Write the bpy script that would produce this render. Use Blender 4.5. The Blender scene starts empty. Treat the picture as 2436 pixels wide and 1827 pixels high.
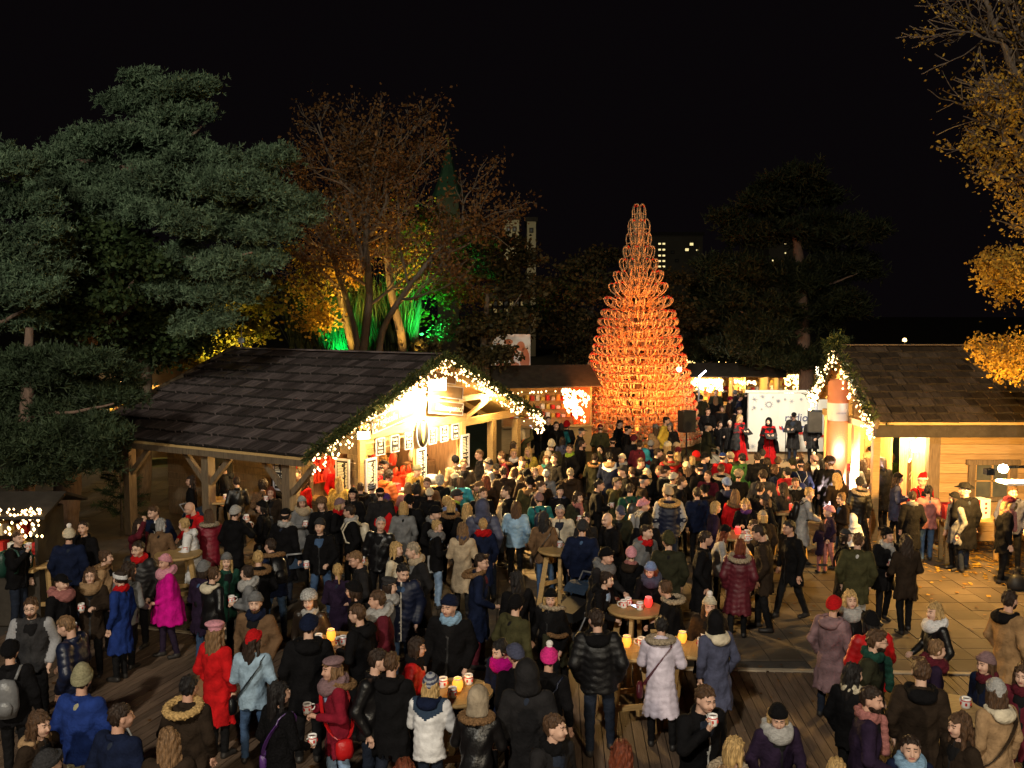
import bpy, math, random
import numpy as np
from mathutils import Matrix, Vector, Euler

S = bpy.context.scene
COL = S.collection
R = math.radians
# ---------------------------------------------------------------- camera
H_CAM, PITCH, FPX = 5.6, 4.5, 2300.0
cam = bpy.data.cameras.new('camera')
cam.sensor_width = 36.0
cam.lens = 36.0 * FPX / 2436.0
cam.clip_end = 900
camo = bpy.data.objects.new('camera', cam)
COL.objects.link(camo)
camo.location = (0, 0, H_CAM)
camo.rotation_euler = (R(90 - PITCH), 0, 0)
S.camera = camo
# ---------------------------------------------------------------- night sky
world = bpy.data.worlds.new('World')
S.world = world
world.use_nodes = True
wn = world.node_tree
bg = wn.nodes['Background']
sky = wn.nodes.new('ShaderNodeTexSky')
sky.sky_type = 'NISHITA'
sky.sun_disc = False
sky.sun_elevation = R(-9)
sky.sun_rotation = R(170)
glow = wn.nodes.new('ShaderNodeVectorMath')
glow.operation = 'ADD'
glow.inputs[1].default_value = (.024, .017, .022)        # faint even glow of the town on the night sky
wn.links.new(sky.outputs[0], glow.inputs[0])
wn.links.new(glow.outputs[0], bg.inputs[0])
bg.inputs[1].default_value = 0.10
# ---------------------------------------------------------------- lights of the square
def light(kind, name, loc, power, color, radius=0.1, target=None, spot=60, blend=0.6, parent=None):
    L = bpy.data.lights.new(name, kind)
    L.energy = power
    L.color = color
    if kind != 'SUN':
        L.shadow_soft_size = radius
    o = bpy.data.objects.new(name, L)
    COL.objects.link(o)
    o.location = loc
    if kind == 'SPOT':
        L.spot_size = R(spot)
        L.spot_blend = blend
    if target is not None:
        d = Vector(target) - Vector(loc)
        o.rotation_euler = d.to_track_quat('-Z', 'Y').to_euler()
    if parent:
        o.parent = parent
    return o
# camera-side spots: two floodlights on the building, then two added to brighten trees
light('SPOT', 'unseen_front_flood', (-7.0, -12, 18.5), 21000, (1.0, 0.92, 0.76), 0.5, (-4, 22, 3.0), 80, 0.6)
light('SPOT', 'unseen_front_flood', (6.0, -15, 11.0), 11500, (1.0, 0.84, 0.60), 0.5, (4, 12, 0), 52, 0.5)
light('SPOT', 'unseen_front_flood', (-9.0, -10, 14.0), 10500, (0.95, 1.0, 0.84), 0.4, (-8.0, 24, 9.2), 30, 0.8)  # added spot to lift the left pine crown, no known lamp
light('SPOT', 'unseen_front_flood', (9.0, -10, 13.0), 4200, (1.0, 0.92, 0.80), 0.4, (12.0, 20, 13.0), 26, 0.8)  # added spot to lift the golden tree's upper twigs, no known lamp
sun = light('SUN', 'moonlight', (0, 0, 30), 0.05, (1.0, 0.95, 0.85), target=(6, 20, 10))
sun.data.angle = R(0.5)

S.render.engine = 'CYCLES'
S.cycles.use_denoising = True
S.cycles.max_bounces = 5
S.cycles.diffuse_bounces = 3
S.cycles.glossy_bounces = 2
S.cycles.transmission_bounces = 3
S.cycles.transparent_max_bounces = 4
S.cycles.sample_clamp_indirect = 3.0
S.cycles.caustics_reflective = False
S.cycles.caustics_refractive = False
S.view_settings.view_transform = 'Standard'
S.view_settings.look = 'None'
S.view_settings.exposure = 0.0
S.view_settings.gamma = 1.0
S.view_settings.use_curve_mapping = False

# ---------------------------------------------------------------- helpers
_ct, _st = math.cos(R(PITCH)), math.sin(R(PITCH))
def ray(x, y):
    a, b = (x - 1218.0) / FPX, (y - 913.5) / FPX
    return np.array([a, _ct - b * _st, -_st - b * _ct])
def at_z(x, y, z):
    d = ray(x, y)
    t = (z - H_CAM) / d[2]
    return np.array([0, 0, H_CAM]) + t * d
def at_y(x, y, Y):
    d = ray(x, y)
    return np.array([0, 0, H_CAM]) + d * (Y / d[1])

def tag(o, label=None, cat=None, group=None, kind=None):
    if label: o['label'] = label
    if cat: o['category'] = cat
    if group: o['group'] = group
    if kind: o['kind'] = kind
    return o
def empty(name, loc=(0, 0, 0), rz=0.0, label=None, cat=None, group=None):
    o = bpy.data.objects.new(name, None)
    COL.objects.link(o)
    o.location = loc
    o.rotation_euler = (0, 0, rz)
    o.empty_display_size = 0.2
    return tag(o, label, cat, group)
def link(name, me, parent=None, loc=None, mat=None):
    o = bpy.data.objects.new(name, me)
    COL.objects.link(o)
    if parent: o.parent = parent
    if loc is not None: o.location = loc
    if mat is not None: o.matrix_local = mat
    return o
def copy_tree(o, parent=None):
    c = o.copy()
    COL.objects.link(c)
    c.parent = parent
    for ch in o.children:
        copy_tree(ch, c)
    return c

def mesh_np(name, V, F, mats, mi=None, smooth=False):
    me = bpy.data.meshes.new(name)
    V = np.asarray(V, np.float32)
    F = np.asarray(F, np.int32)
    n, k = F.shape
    me.vertices.add(len(V)); me.vertices.foreach_set('co', V.ravel())
    me.loops.add(n * k); me.loops.foreach_set('vertex_index', F.ravel())
    me.polygons.add(n)
    me.polygons.foreach_set('loop_start', np.arange(n, dtype=np.int32) * k)
    for m in mats: me.materials.append(m)
    if mi is not None: me.polygons.foreach_set('material_index', np.asarray(mi, np.int32))
    me.polygons.foreach_set('use_smooth', np.full(n, smooth, bool))
    me.update(calc_edges=True)
    return me

class MB:
    """collects simple solids and links them as one mesh object"""
    def __init__(s): s.v, s.f, s.m, s.sm = [], [], [], []
    def add(s, vs, fs, mi=0, smooth=False):
        b = len(s.v)
        s.v += [tuple(v) for v in vs]
        for f in fs:
            s.f.append([b + i for i in f]); s.m.append(mi); s.sm.append(smooth)
        return s
    def box(s, x0, x1, y0, y1, z0, z1, mi=0):
        vs = [(x, y, z) for z in (z0, z1) for y in (y0, y1) for x in (x0, x1)]
        return s.add(vs, [(0, 2, 3, 1), (4, 5, 7, 6), (0, 1, 5, 4), (2, 6, 7, 3), (0, 4, 6, 2), (1, 3, 7, 5)], mi)
    def hexa(s, p, mi=0):
        return s.add(p, [(0, 3, 2, 1), (4, 5, 6, 7), (0, 1, 5, 4), (1, 2, 6, 5), (2, 3, 7, 6), (3, 0, 4, 7)], mi)
    def bar(s, a, b, w, h, mi=0, up=(0, 0, 1)):
        a, b, up = Vector(a), Vector(b), Vector(up)
        d = (b - a).normalized()
        sd = d.cross(up)
        if sd.length < 1e-4: sd = d.cross(Vector((1, 0, 0)))
        sd.normalize(); u = sd.cross(d)
        sd *= w / 2; u *= h / 2
        return s.hexa([a - sd - u, a + sd - u, a + sd + u, a - sd + u, b - sd - u, b + sd - u, b + sd + u, b - sd + u], mi)
    def tube(s, pts, rad, n=6, mi=0, cap=True, smooth=True):
        V, F = tube_np([np.array(pts, float)], [rad if hasattr(rad, '__len__') else [rad] * len(pts)], n)
        b = len(s.v)
        s.v += [tuple(v) for v in V]
        for f in F:
            s.f.append([b + int(i) for i in f]); s.m.append(mi); s.sm.append(smooth)
        if cap:
            s.f.append([b + i for i in range(n)][::-1]); s.m.append(mi); s.sm.append(False)
            e = b + len(V) - n
            s.f.append([e + i for i in range(n)]); s.m.append(mi); s.sm.append(False)
        return s
    def lathe(s, prof, n=14, c=(0, 0, 0), mi=0, smooth=True, sx=1, sy=1):
        b = len(s.v)
        for r, z in prof:
            for i in range(n):
                a = 2 * math.pi * i / n
                s.v.append((c[0] + sx * r * math.cos(a), c[1] + sy * r * math.sin(a), c[2] + z))
        for j in range(len(prof) - 1):
            for i in range(n):
                k = (i + 1) % n
                s.f.append([b + j * n + i, b + j * n + k, b + (j + 1) * n + k, b + (j + 1) * n + i]); s.m.append(mi); s.sm.append(smooth)
        return s
    def prism(s, poly, z0, z1, mi=0):
        n = len(poly)
        vs = [(x, y, z0) for x, y in poly] + [(x, y, z1) for x, y in poly]
        fs = [tuple(range(n))[::-1], tuple(range(n, 2 * n))] + [(i, (i + 1) % n, n + (i + 1) % n, n + i) for i in range(n)]
        return s.add(vs, fs, mi)
    def mesh(s, name, mats):
        me = bpy.data.meshes.new(name)
        me.from_pydata(s.v, [], s.f)
        for m in (mats if isinstance(mats, (list, tuple)) else [mats]): me.materials.append(m)
        me.polygons.foreach_set('material_index', s.m)
        me.polygons.foreach_set('use_smooth', s.sm)
        me.update()
        return me
    def build(s, name, mats, parent=None, loc=None):
        return link(name, s.mesh(name, mats), parent, loc)

def tube_np(paths, radii, n=6):
    """tubes along polylines -> verts, quads"""
    VV, FF, base = [], [], 0
    ang = np.arange(n) * 2 * np.pi / n
    ca, sa = np.cos(ang), np.sin(ang)
    for P, rr in zip(paths, radii):
        P = np.asarray(P, float); rr = np.asarray(rr, float)
        T = np.gradient(P, axis=0)
        T /= np.linalg.norm(T, axis=1, keepdims=True) + 1e-9
        ref = np.array([0, 0, 1.0]) if abs(T[:, 2]).mean() < 0.85 else np.array([1.0, 0, 0])
        A = np.cross(T, ref); A /= np.linalg.norm(A, axis=1, keepdims=True) + 1e-9
        B = np.cross(A, T)
        V = P[:, None, :] + rr[:, None, None] * (A[:, None, :] * ca[None, :, None] + B[:, None, :] * sa[None, :, None])
        k = len(P)
        VV.append(V.reshape(-1, 3))
        i = np.arange(k - 1)[:, None] * n + np.arange(n)[None, :]
        j = np.arange(k - 1)[:, None] * n + (np.arange(n)[None, :] + 1) % n
        FF.append(np.stack([i, j, j + n, i + n], -1).reshape(-1, 4) + base)
        base += k * n
    return np.concatenate(VV), np.concatenate(FF)

# ---------------------------------------------------------------- materials
def new_mat(name):
    m = bpy.data.materials.new(name)
    m.use_nodes = True
    nt = m.node_tree
    return m, nt, nt.nodes['Principled BSDF']
def noise_mat(name, c1, c2=None, scale=6.0, rough=0.8, bump=0.2, detail=4.0, stretch=(1, 1, 1), spec=0.3, bscale=None, per_obj=0.0, metal=0.0):
    """two-tone noise colour, noise relief; per_obj varies brightness from piece to piece"""
    m, nt, p = new_mat(name)
    N, L = nt.nodes, nt.links
    tc = N.new('ShaderNodeTexCoord'); mp = N.new('ShaderNodeMapping')
    mp.inputs['Scale'].default_value = stretch
    L.new(tc.outputs['Object'], mp.inputs[0])
    vec = mp.outputs[0]
    oi = N.new('ShaderNodeObjectInfo')
    if per_obj:
        ad = N.new('ShaderNodeVectorMath'); ad.operation = 'ADD'
        ml = N.new('ShaderNodeMath'); ml.operation = 'MULTIPLY'; ml.inputs[1].default_value = 37.0
        L.new(oi.outputs['Random'], ml.inputs[0]); L.new(vec, ad.inputs[0]); L.new(ml.outputs[0], ad.inputs[1])
        vec = ad.outputs[0]
    nz = N.new('ShaderNodeTexNoise'); nz.inputs['Scale'].default_value = scale; nz.inputs['Detail'].default_value = detail
    L.new(vec, nz.inputs['Vector'])
    rp = N.new('ShaderNodeValToRGB')
    rp.color_ramp.elements[0].position, rp.color_ramp.elements[1].position = 0.3, 0.7
    rp.color_ramp.elements[0].color = (*c1, 1)
    rp.color_ramp.elements[1].color = (*(c2 or c1), 1)
    L.new(nz.outputs['Fac'], rp.inputs[0])
    colout = rp.outputs[0]
    if per_obj:
        hs = N.new('ShaderNodeHueSaturation')
        mr = N.new('ShaderNodeMapRange'); mr.inputs['To Min'].default_value = 1 - per_obj; mr.inputs['To Max'].default_value = 1 + per_obj
        L.new(oi.outputs['Random'], mr.inputs['Value']); L.new(mr.outputs[0], hs.inputs['Value']); L.new(colout, hs.inputs['Color'])
        colout = hs.outputs[0]
    L.new(colout, p.inputs['Base Color'])
    p.inputs['Roughness'].default_value = rough
    p.inputs['Specular IOR Level'].default_value = spec
    p.inputs['Metallic'].default_value = metal
    if bump:
        n2 = N.new('ShaderNodeTexNoise'); n2.inputs['Scale'].default_value = bscale or scale * 4; n2.inputs['Detail'].default_value = 3
        L.new(vec, n2.inputs['Vector'])
        bp = N.new('ShaderNodeBump'); bp.inputs['Strength'].default_value = bump; bp.inputs['Distance'].default_value = 0.02
        L.new(n2.outputs['Fac'], bp.inputs['Height']); L.new(bp.outputs[0], p.inputs['Normal'])
    return m
def emit_mat(name, color, strength, sample=True):
    m, nt, p = new_mat(name)
    p.inputs['Base Color'].default_value = (*[min(1, c) for c in color], 1)
    p.inputs['Emission Color'].default_value = (*color, 1)
    p.inputs['Emission Strength'].default_value = strength
    if not sample: m.cycles.emission_sampling = 'NONE'
    return m
def object_mat(name, rough=0.85, bump=0.35, bscale=60, spec=0.25, var=0.25, vscale=9, stretch=(1, 1, 1), sheen=0.0, gain=1.0):
    """colour taken from the object's own colour, with cloth or hair variation"""
    m, nt, p = new_mat(name)
    N, L = nt.nodes, nt.links
    oi = N.new('ShaderNodeObjectInfo'); tc = N.new('ShaderNodeTexCoord'); mp = N.new('ShaderNodeMapping')
    mp.inputs['Scale'].default_value = stretch
    L.new(tc.outputs['Object'], mp.inputs[0])
    nz = N.new('ShaderNodeTexNoise'); nz.inputs['Scale'].default_value = vscale; nz.inputs['Detail'].default_value = 4
    L.new(mp.outputs[0], nz.inputs['Vector'])
    mr = N.new('ShaderNodeMapRange'); mr.inputs['From Min'].default_value = 0.3; mr.inputs['From Max'].default_value = 0.7
    mr.inputs['To Min'].default_value = (1 - var) * gain; mr.inputs['To Max'].default_value = (1 + var) * gain
    L.new(nz.outputs['Fac'], mr.inputs['Value'])
    vm = N.new('ShaderNodeVectorMath'); vm.operation = 'SCALE'
    L.new(oi.outputs['Color'], vm.inputs[0]); L.new(mr.outputs[0], vm.inputs['Scale'])
    L.new(vm.outputs[0], p.inputs['Base Color'])
    p.inputs['Roughness'].default_value = rough
    p.inputs['Specular IOR Level'].default_value = spec
    if sheen:
        p.inputs['Sheen Weight'].default_value = sheen
    if bump:
        n2 = N.new('ShaderNodeTexNoise'); n2.inputs['Scale'].default_value = bscale; n2.inputs['Detail'].default_value = 3
        L.new(mp.outputs[0], n2.inputs['Vector'])
        bp = N.new('ShaderNodeBump'); bp.inputs['Strength'].default_value = bump; bp.inputs['Distance'].default_value = 0.022
        L.new(n2.outputs['Fac'], bp.inputs['Height']); L.new(bp.outputs[0], p.inputs['Normal'])
    return m
def leaf_mat(name, c1, c2, trans=0.3, rough=0.6):
    m, nt, p = new_mat(name)
    N, L = nt.nodes, nt.links
    ge = N.new('ShaderNodeNewGeometry')
    rp = N.new('ShaderNodeValToRGB')
    rp.color_ramp.elements[0].color = (*c1, 1); rp.color_ramp.elements[1].color = (*c2, 1)
    L.new(ge.outputs['Random Per Island'], rp.inputs[0])
    tc = N.new('ShaderNodeTexCoord'); nz = N.new('ShaderNodeTexNoise'); nz.inputs['Scale'].default_value = 1.7; nz.inputs['Detail'].default_value = 3
    L.new(tc.outputs['Object'], nz.inputs['Vector'])
    mr = N.new('ShaderNodeMapRange'); mr.inputs['From Min'].default_value = .33; mr.inputs['From Max'].default_value = .67; mr.inputs['To Min'].default_value = .5; mr.inputs['To Max'].default_value = 1.35
    L.new(nz.outputs['Fac'], mr.inputs['Value'])
    hs = N.new('ShaderNodeHueSaturation'); L.new(mr.outputs[0], hs.inputs['Value']); L.new(rp.outputs[0], hs.inputs['Color']); rp = hs
    L.new(rp.outputs[0], p.inputs['Base Color'])
    p.inputs['Roughness'].default_value = rough
    p.inputs['Specular IOR Level'].default_value = 0.15
    if trans:
        tr = N.new('ShaderNodeBsdfTranslucent'); mx = N.new('ShaderNodeMixShader'); mx.inputs[0].default_value = trans
        L.new(rp.outputs[0], tr.inputs[0]); L.new(p.outputs[0], mx.inputs[1]); L.new(tr.outputs[0], mx.inputs[2])
        L.new(mx.outputs[0], N['Material Output'].inputs['Surface'])
    return m

M = {}
M['ground'] = noise_mat('ground_soil', (.035, .03, .02), (.06, .05, .03), 1.5, .95, .5)
M['grass'] = noise_mat('lawn', (.02, .035, .012), (.04, .055, .02), 3, .95, .6)
M['slab'] = noise_mat('concrete_slab', (.058, .043, .030), (.108, .083, .060), 1.3, .85, .25, per_obj=.18)
M['bed'] = noise_mat('paving_bed', (.05, .043, .036), (.075, .065, .055), 5, .95, .4)
M['deck'] = noise_mat('deck_board', (.085, .054, .035), (.15, .10, .068), 3.0, .75, .3, stretch=(14, 1, 14), per_obj=.3)
M['kerb'] = noise_mat('pale_edge_board', (.30, .24, .17), (.42, .35, .26), 4, .8, .3, stretch=(1, 6, 1))
M['wood'] = noise_mat('pine_boards', (.40, .25, .10), (.55, .37, .16), 4, .6, .2, stretch=(1, 12, 12), per_obj=.16)
M['wood2'] = noise_mat('spruce_planks', (.33, .21, .095), (.47, .31, .15), 3.2, .65, .3, stretch=(1, 9, 14), per_obj=.2)
M['oldwood'] = noise_mat('weathered_timber', (.12, .085, .055), (.22, .16, .10), 4, .8, .4, stretch=(8, 8, 1), per_obj=.12)
M['table'] = noise_mat('table_timber', (.36, .22, .085), (.50, .33, .14), 5, .55, .2, stretch=(1, 10, 10), per_obj=.12)
M['shingle'] = noise_mat('roof_shingle', (.034, .025, .025), (.175, .135, .13), 2.6, .45, .5, stretch=(13, .8, 1), per_obj=.5)
M['buttshade'] = noise_mat('painted_butt_shade', (.010, .008, .007), (.022, .017, .014), 9, .9, .3)  # near-black colour painting the shade line below each shingle row
M['shingle2'] = noise_mat('brown_roof_shingle', (.042, .030, .020), (.165, .115, .075), 3.0, .6, .5, stretch=(11, 1, 1), per_obj=.5)
M['darkroof'] = noise_mat('dark_roof', (.03, .024, .018), (.055, .045, .035), 4, .85, .3)
M['bark'] = noise_mat('bark', (.09, .065, .045), (.17, .125, .09), 7, .9, .7, stretch=(3, 3, .7))
M['barkpine'] = noise_mat('pine_bark', (.13, .08, .06), (.22, .14, .10), 7, .9, .7, stretch=(3, 3, .7))
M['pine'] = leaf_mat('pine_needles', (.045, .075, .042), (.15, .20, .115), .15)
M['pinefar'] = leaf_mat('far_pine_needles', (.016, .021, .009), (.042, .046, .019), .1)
M['pined'] = leaf_mat('dark_pine_needles', (.025, .04, .02), (.06, .08, .04), .1)
M['darkgreen'] = leaf_mat('dark_green_leaves', (.018, .032, .012), (.06, .085, .03), .25)
M['fir'] = leaf_mat('fir_needles', (.02, .045, .02), (.05, .08, .035), .1)
M['autumn'] = leaf_mat('brown_leaves', (.10, .045, .018), (.22, .11, .035), .35)
M['yellow'] = leaf_mat('yellow_leaves', (.32, .17, .025), (.60, .38, .06), .4)
M['greenleaf'] = leaf_mat('green_yellow_leaves', (.07, .09, .015), (.28, .22, .03), .35)
M['darkleaf'] = leaf_mat('dark_leaves', (.03, .028, .012), (.09, .065, .025), .25)
M['garland'] = leaf_mat('garland_needles', (.03, .05, .02), (.09, .10, .03), .1)
M['black'] = noise_mat('black_metal', (.012, .012, .013), (.02, .02, .022), 8, .5, .05)
M['grey'] = noise_mat('grey_metal', (.25, .25, .26), (.32, .32, .33), 8, .4, .05, metal=.3)
M['white'] = noise_mat('white_paint', (.74, .73, .70), (.80, .79, .76), 5, .6, .05)
M['sign'] = noise_mat('brown_sign', (.14, .075, .03), (.19, .10, .045), 3, .5, .05)
M['slate'] = noise_mat('menu_board', (.02, .018, .018), (.035, .03, .03), 6, .6, .05)
M['frame'] = noise_mat('pale_frame', (.45, .42, .48), (.55, .52, .56), 6, .6, .1)
M['letter'] = noise_mat('cream_lettering', (.80, .74, .60), (.85, .8, .66), 6, .6, 0)
M['gold'] = noise_mat('gold_print', (.62, .42, .08), (.75, .52, .12), 6, .5, 0)
M['blueprint'] = noise_mat('blue_lettering', (.03, .05, .16), (.05, .07, .2), 6, .6, 0)
M['greyprint'] = noise_mat('grey_print', (.32, .33, .42), (.42, .43, .52), 6, .7, 0)
M['banner'] = noise_mat('white_banner', (.76, .74, .70), (.82, .80, .76), 1.5, .7, .05)
M['redprint'] = noise_mat('red_print', (.55, .03, .03), (.65, .05, .04), 6, .6, 0)
M['tubefab'] = noise_mat('red_column_fabric', (.56, .20, .10), (.66, .27, .15), 2, .7, .1)
M['curtain'] = noise_mat('red_curtain', (.45, .03, .02), (.60, .06, .03), 9, .8, .3, stretch=(4, 4, 1))
M['glass'] = noise_mat('window_glass', (.06, .07, .07), (.12, .12, .10), 3, .12, 0, spec=.6)
M['redcol'] = M['tubefab']
M['mug'] = noise_mat('white_mug', (.72, .70, .68), (.78, .76, .74), 20, .25, 0, spec=.5)
M['wine'] = noise_mat('mulled_wine', (.06, .005, .006), (.08, .01, .01), 20, .15, 0)
M['redsled'] = noise_mat('red_lacquer', (.60, .04, .02), (.72, .08, .03), 10, .45, .1)
M['sled'] = noise_mat('ash_wood', (.50, .33, .17), (.66, .47, .26), 5, .5, .1, per_obj=.15)
M['cloth'] = object_mat('cloth', .9, .75, 24, .12, .3, 8)
M['shell'] = object_mat('quilted_shell', .52, .35, 26, .35, .25, 7)
M['hair'] = object_mat('hair', .55, .9, 34, .3, .55, 30, stretch=(2.2, 2.2, .35))
M['fur'] = object_mat('fur', .95, 1.0, 40, .1, .5, 45)
M['knit'] = object_mat('knit', .95, .8, 55, .15, .25, 30, stretch=(1, 1, 2.5))
M['trouser'] = object_mat('trousers', .85, .7, 24, .2, .25, 8)
M['leather'] = object_mat('leather', .38, .25, 40, .5, .15, 10)
M['shoe'] = noise_mat('dark_shoe', (.015, .013, .012), (.03, .026, .024), 20, .5, .1)
M['whitewool'] = noise_mat('white_wool', (.66, .62, .60), (.75, .71, .68), 40, .95, .4)
M['redwool'] = noise_mat('red_wool', (.5, .05, .05), (.6, .08, .07), 40, .95, .4)
M['greywool'] = noise_mat('grey_wool', (.26, .26, .28), (.34, .34, .36), 40, .95, .4)
M['navywool'] = noise_mat('navy_cloth', (.015, .03, .06), (.025, .045, .08), 40, .9, .3)
M['neon'] = noise_mat('neon_piping', (.55, .65, .03), (.6, .7, .05), 40, .6, 0)
M['pale'] = noise_mat('pale_lining', (.60, .58, .54), (.68, .66, .62), 40, .9, .3)
M['lip'] = noise_mat('lips', (.30, .10, .085), (.36, .13, .11), 30, .5, 0)
M['eye'] = noise_mat('eyes', (.02, .014, .01), (.035, .025, .02), 30, .3, 0)
def skin_mat():
    m, nt, p = new_mat('skin')
    N, L = nt.nodes, nt.links
    oi = N.new('ShaderNodeObjectInfo'); rp = N.new('ShaderNodeValToRGB')
    rp.color_ramp.elements[0].color = (.50, .28, .20, 1); rp.color_ramp.elements[1].color = (.62, .40, .30, 1)
    L.new(oi.outputs['Random'], rp.inputs[0]); L.new(rp.outputs[0], p.inputs['Base Color'])
    p.inputs['Roughness'].default_value = .55
    p.inputs['Specular IOR Level'].default_value = .35
    return m
M['skin'] = skin_mat()
M['bulb'] = emit_mat('fairy_bulb', (1.0, .64, .28), 8, False)
M['bulbfar'] = emit_mat('far_fairy_bulb', (1.0, .66, .22), 7, False)
M['lampglass'] = emit_mat('lamp_glass', (1.0, .82, .50), 40, False)
M['coldlamp'] = emit_mat('street_lamp_glass', (.85, .90, 1.0), 9, False)
M['candle'] = emit_mat('candle_glass', (1.0, .40, .04), 1.25, False)
M['redcandle'] = emit_mat('red_candle_glass', (1.0, .04, .03), 1.3, False)
M['litwin'] = emit_mat('lit_window', (1.0, .80, .36), 1.1, False)
M['dimwin'] = emit_mat('dim_window', (1.0, .75, .3), .12, False)
M['phone'] = emit_mat('phone_screen', (.75, .85, 1.0), 2.0, False)
M['warmpanel'] = emit_mat('lit_stall_interior', (1.0, .55, .16), 1.6, False)
# ================================================================ SETTING
rng = random.Random(5)
nr = np.random.default_rng(5)
g = MB().add([(-400, -60, -.08), (400, -60, -.08), (400, 600, -.08), (-400, 600, -.08)], [(0, 1, 2, 3)]).build('ground', M['ground'])
tag(g, kind='structure')
g = MB().add([(-60, 31, -.05), (60, 31, -.05), (60, 75, -.05), (-60, 75, -.05)], [(0, 1, 2, 3)]).build('lawn', M['grass'])
tag(g, kind='structure')
g = MB().add([(-22, 3, -.04), (22, 3, -.04), (22, 34, -.04), (-22, 34, -.04)], [(0, 1, 2, 3)]).build('plaza_bed', M['bed'])
tag(g, kind='structure')

def clip(poly, n, c):
    """keep the part of a polygon where n.p <= c"""
    out = []
    for i in range(len(poly)):
        a, b = np.array(poly[i]), np.array(poly[(i + 1) % len(poly)])
        da, db = a @ n - c, b @ n - c
        if da <= 0: out.append(tuple(a))
        if (da < 0 < db) or (db < 0 < da): out.append(tuple(a + (b - a) * da / (da - db)))
    return out
def deck(ang, edge_pt, keep, x0, x1):
    a = R(ang)
    fw, sd = np.array([-math.sin(a), math.cos(a)]), np.array([math.cos(a), math.sin(a)])
    o = empty('wooden_deck', (0, 0, 0), a); tag(o, kind='structure')
    ye = float(np.array(edge_pt) @ fw)
    Rm = np.array([sd, fw])                                  # world -> deck
    nl = Rm @ np.array(keep[0])
    w, i = .138, 0
    x = x0
    while x < x1:
        ww = w + rng.uniform(-.006, .006)
        cuts = [3.0] + sorted(rng.uniform(5, ye - 1.5) for _ in range(1)) + [ye]
        for k in range(2):
            poly = [(x + .006, cuts[k] + .004), (x + ww - .006, cuts[k] + .004), (x + ww - .006, cuts[k + 1] - .004), (x + .006, cuts[k + 1] - .004)]
            poly = clip(poly, nl, keep[1])
            if len(poly) > 2:
                MB().prism(poly, -.03, .012 + rng.uniform(-.004, .004)).build('plank', M['deck'], o)
        x += ww
    poly = clip([(x0, ye), (x1, ye), (x1, ye + .09), (x0, ye + .09)], nl, keep[1])
    MB().prism(poly, -.03, .035).build('edge_board', M['kerb'], o)
    return o
deck(-17.6, (-5.5, 16.2), ((1, 0), 0.0), -13.2, 5)
deck(-2.8, (4.0, 14.5), ((-1, 0), -0.004), -1.2, 10.5)

pav = empty('paving'); tag(pav, kind='structure')
slabs = []
for j in range(34):
    for i in range(-24, 27):
        x, y = i * .55, 14.3 + j * .5
        edge = 16.2 - .317 * (x + 5.5) if x < 0 else 14.7 - .049 * x
        if y - .28 > edge + .05: slabs.append((x, y))
slabs.sort(key=lambda p: (p[0] - 6.2) ** 2 * .7 + (p[1] - 17.0) ** 2)
sl = MB().box(-.268, .268, -.243, .243, -.03, 0).mesh('slab', M['slab'])
rest = MB()
for k, (x, y) in enumerate(slabs):
    if k < 295:
        link('slab', sl, pav, (x, y, rng.uniform(-.004, .004)))
    else:
        rest.box(x - .268, x + .268, y - .243, y + .243, -.03, rng.uniform(-.004, .004))
tag(rest.build('farther_slabs', M['slab'], pav), kind='stuff')
# fallen leaves on the ground near the log cabin
V, F = [], []
for k in range(900):
    x, y = rng.gauss(11.2, 1.6), rng.gauss(21.2, 1.0)
    a, s = rng.uniform(0, 6.3), rng.uniform(.03, .07)
    z = .006 + rng.random() * .02
    b = len(V)
    for t in range(4): V.append((x + s * math.cos(a + t * 1.57) * (1 if t % 2 else .6), y + s * math.sin(a + t * 1.57), z + rng.random() * .015))
    F.append((b, b + 1, b + 2, b + 3))
lv = link('fallen_leaves', mesh_np('fallen_leaves', V, F, [M['yellow']])); tag(lv, 'yellow autumn leaves lying on the paving before the log cabin', 'leaves', kind='stuff')

V, F = [], []
for k in range(700):
    x, y = rng.uniform(-9, 11), rng.uniform(8.5, 24)
    a, s = rng.uniform(0, 6.3), rng.uniform(.02, .05)
    b = len(V)
    for t in range(4): V.append((x + s * math.cos(a + t * 1.57) * (1 if t % 2 else .55), y + s * math.sin(a + t * 1.57), .022 + rng.random() * .014))
    F.append((b, b + 1, b + 2, b + 3))
tag(link('scattered_leaves', mesh_np('scattered_leaves', V, F, [M['autumn']])), 'brown leaves and scraps scattered over boards and paving', 'leaves', kind='stuff')
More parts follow.
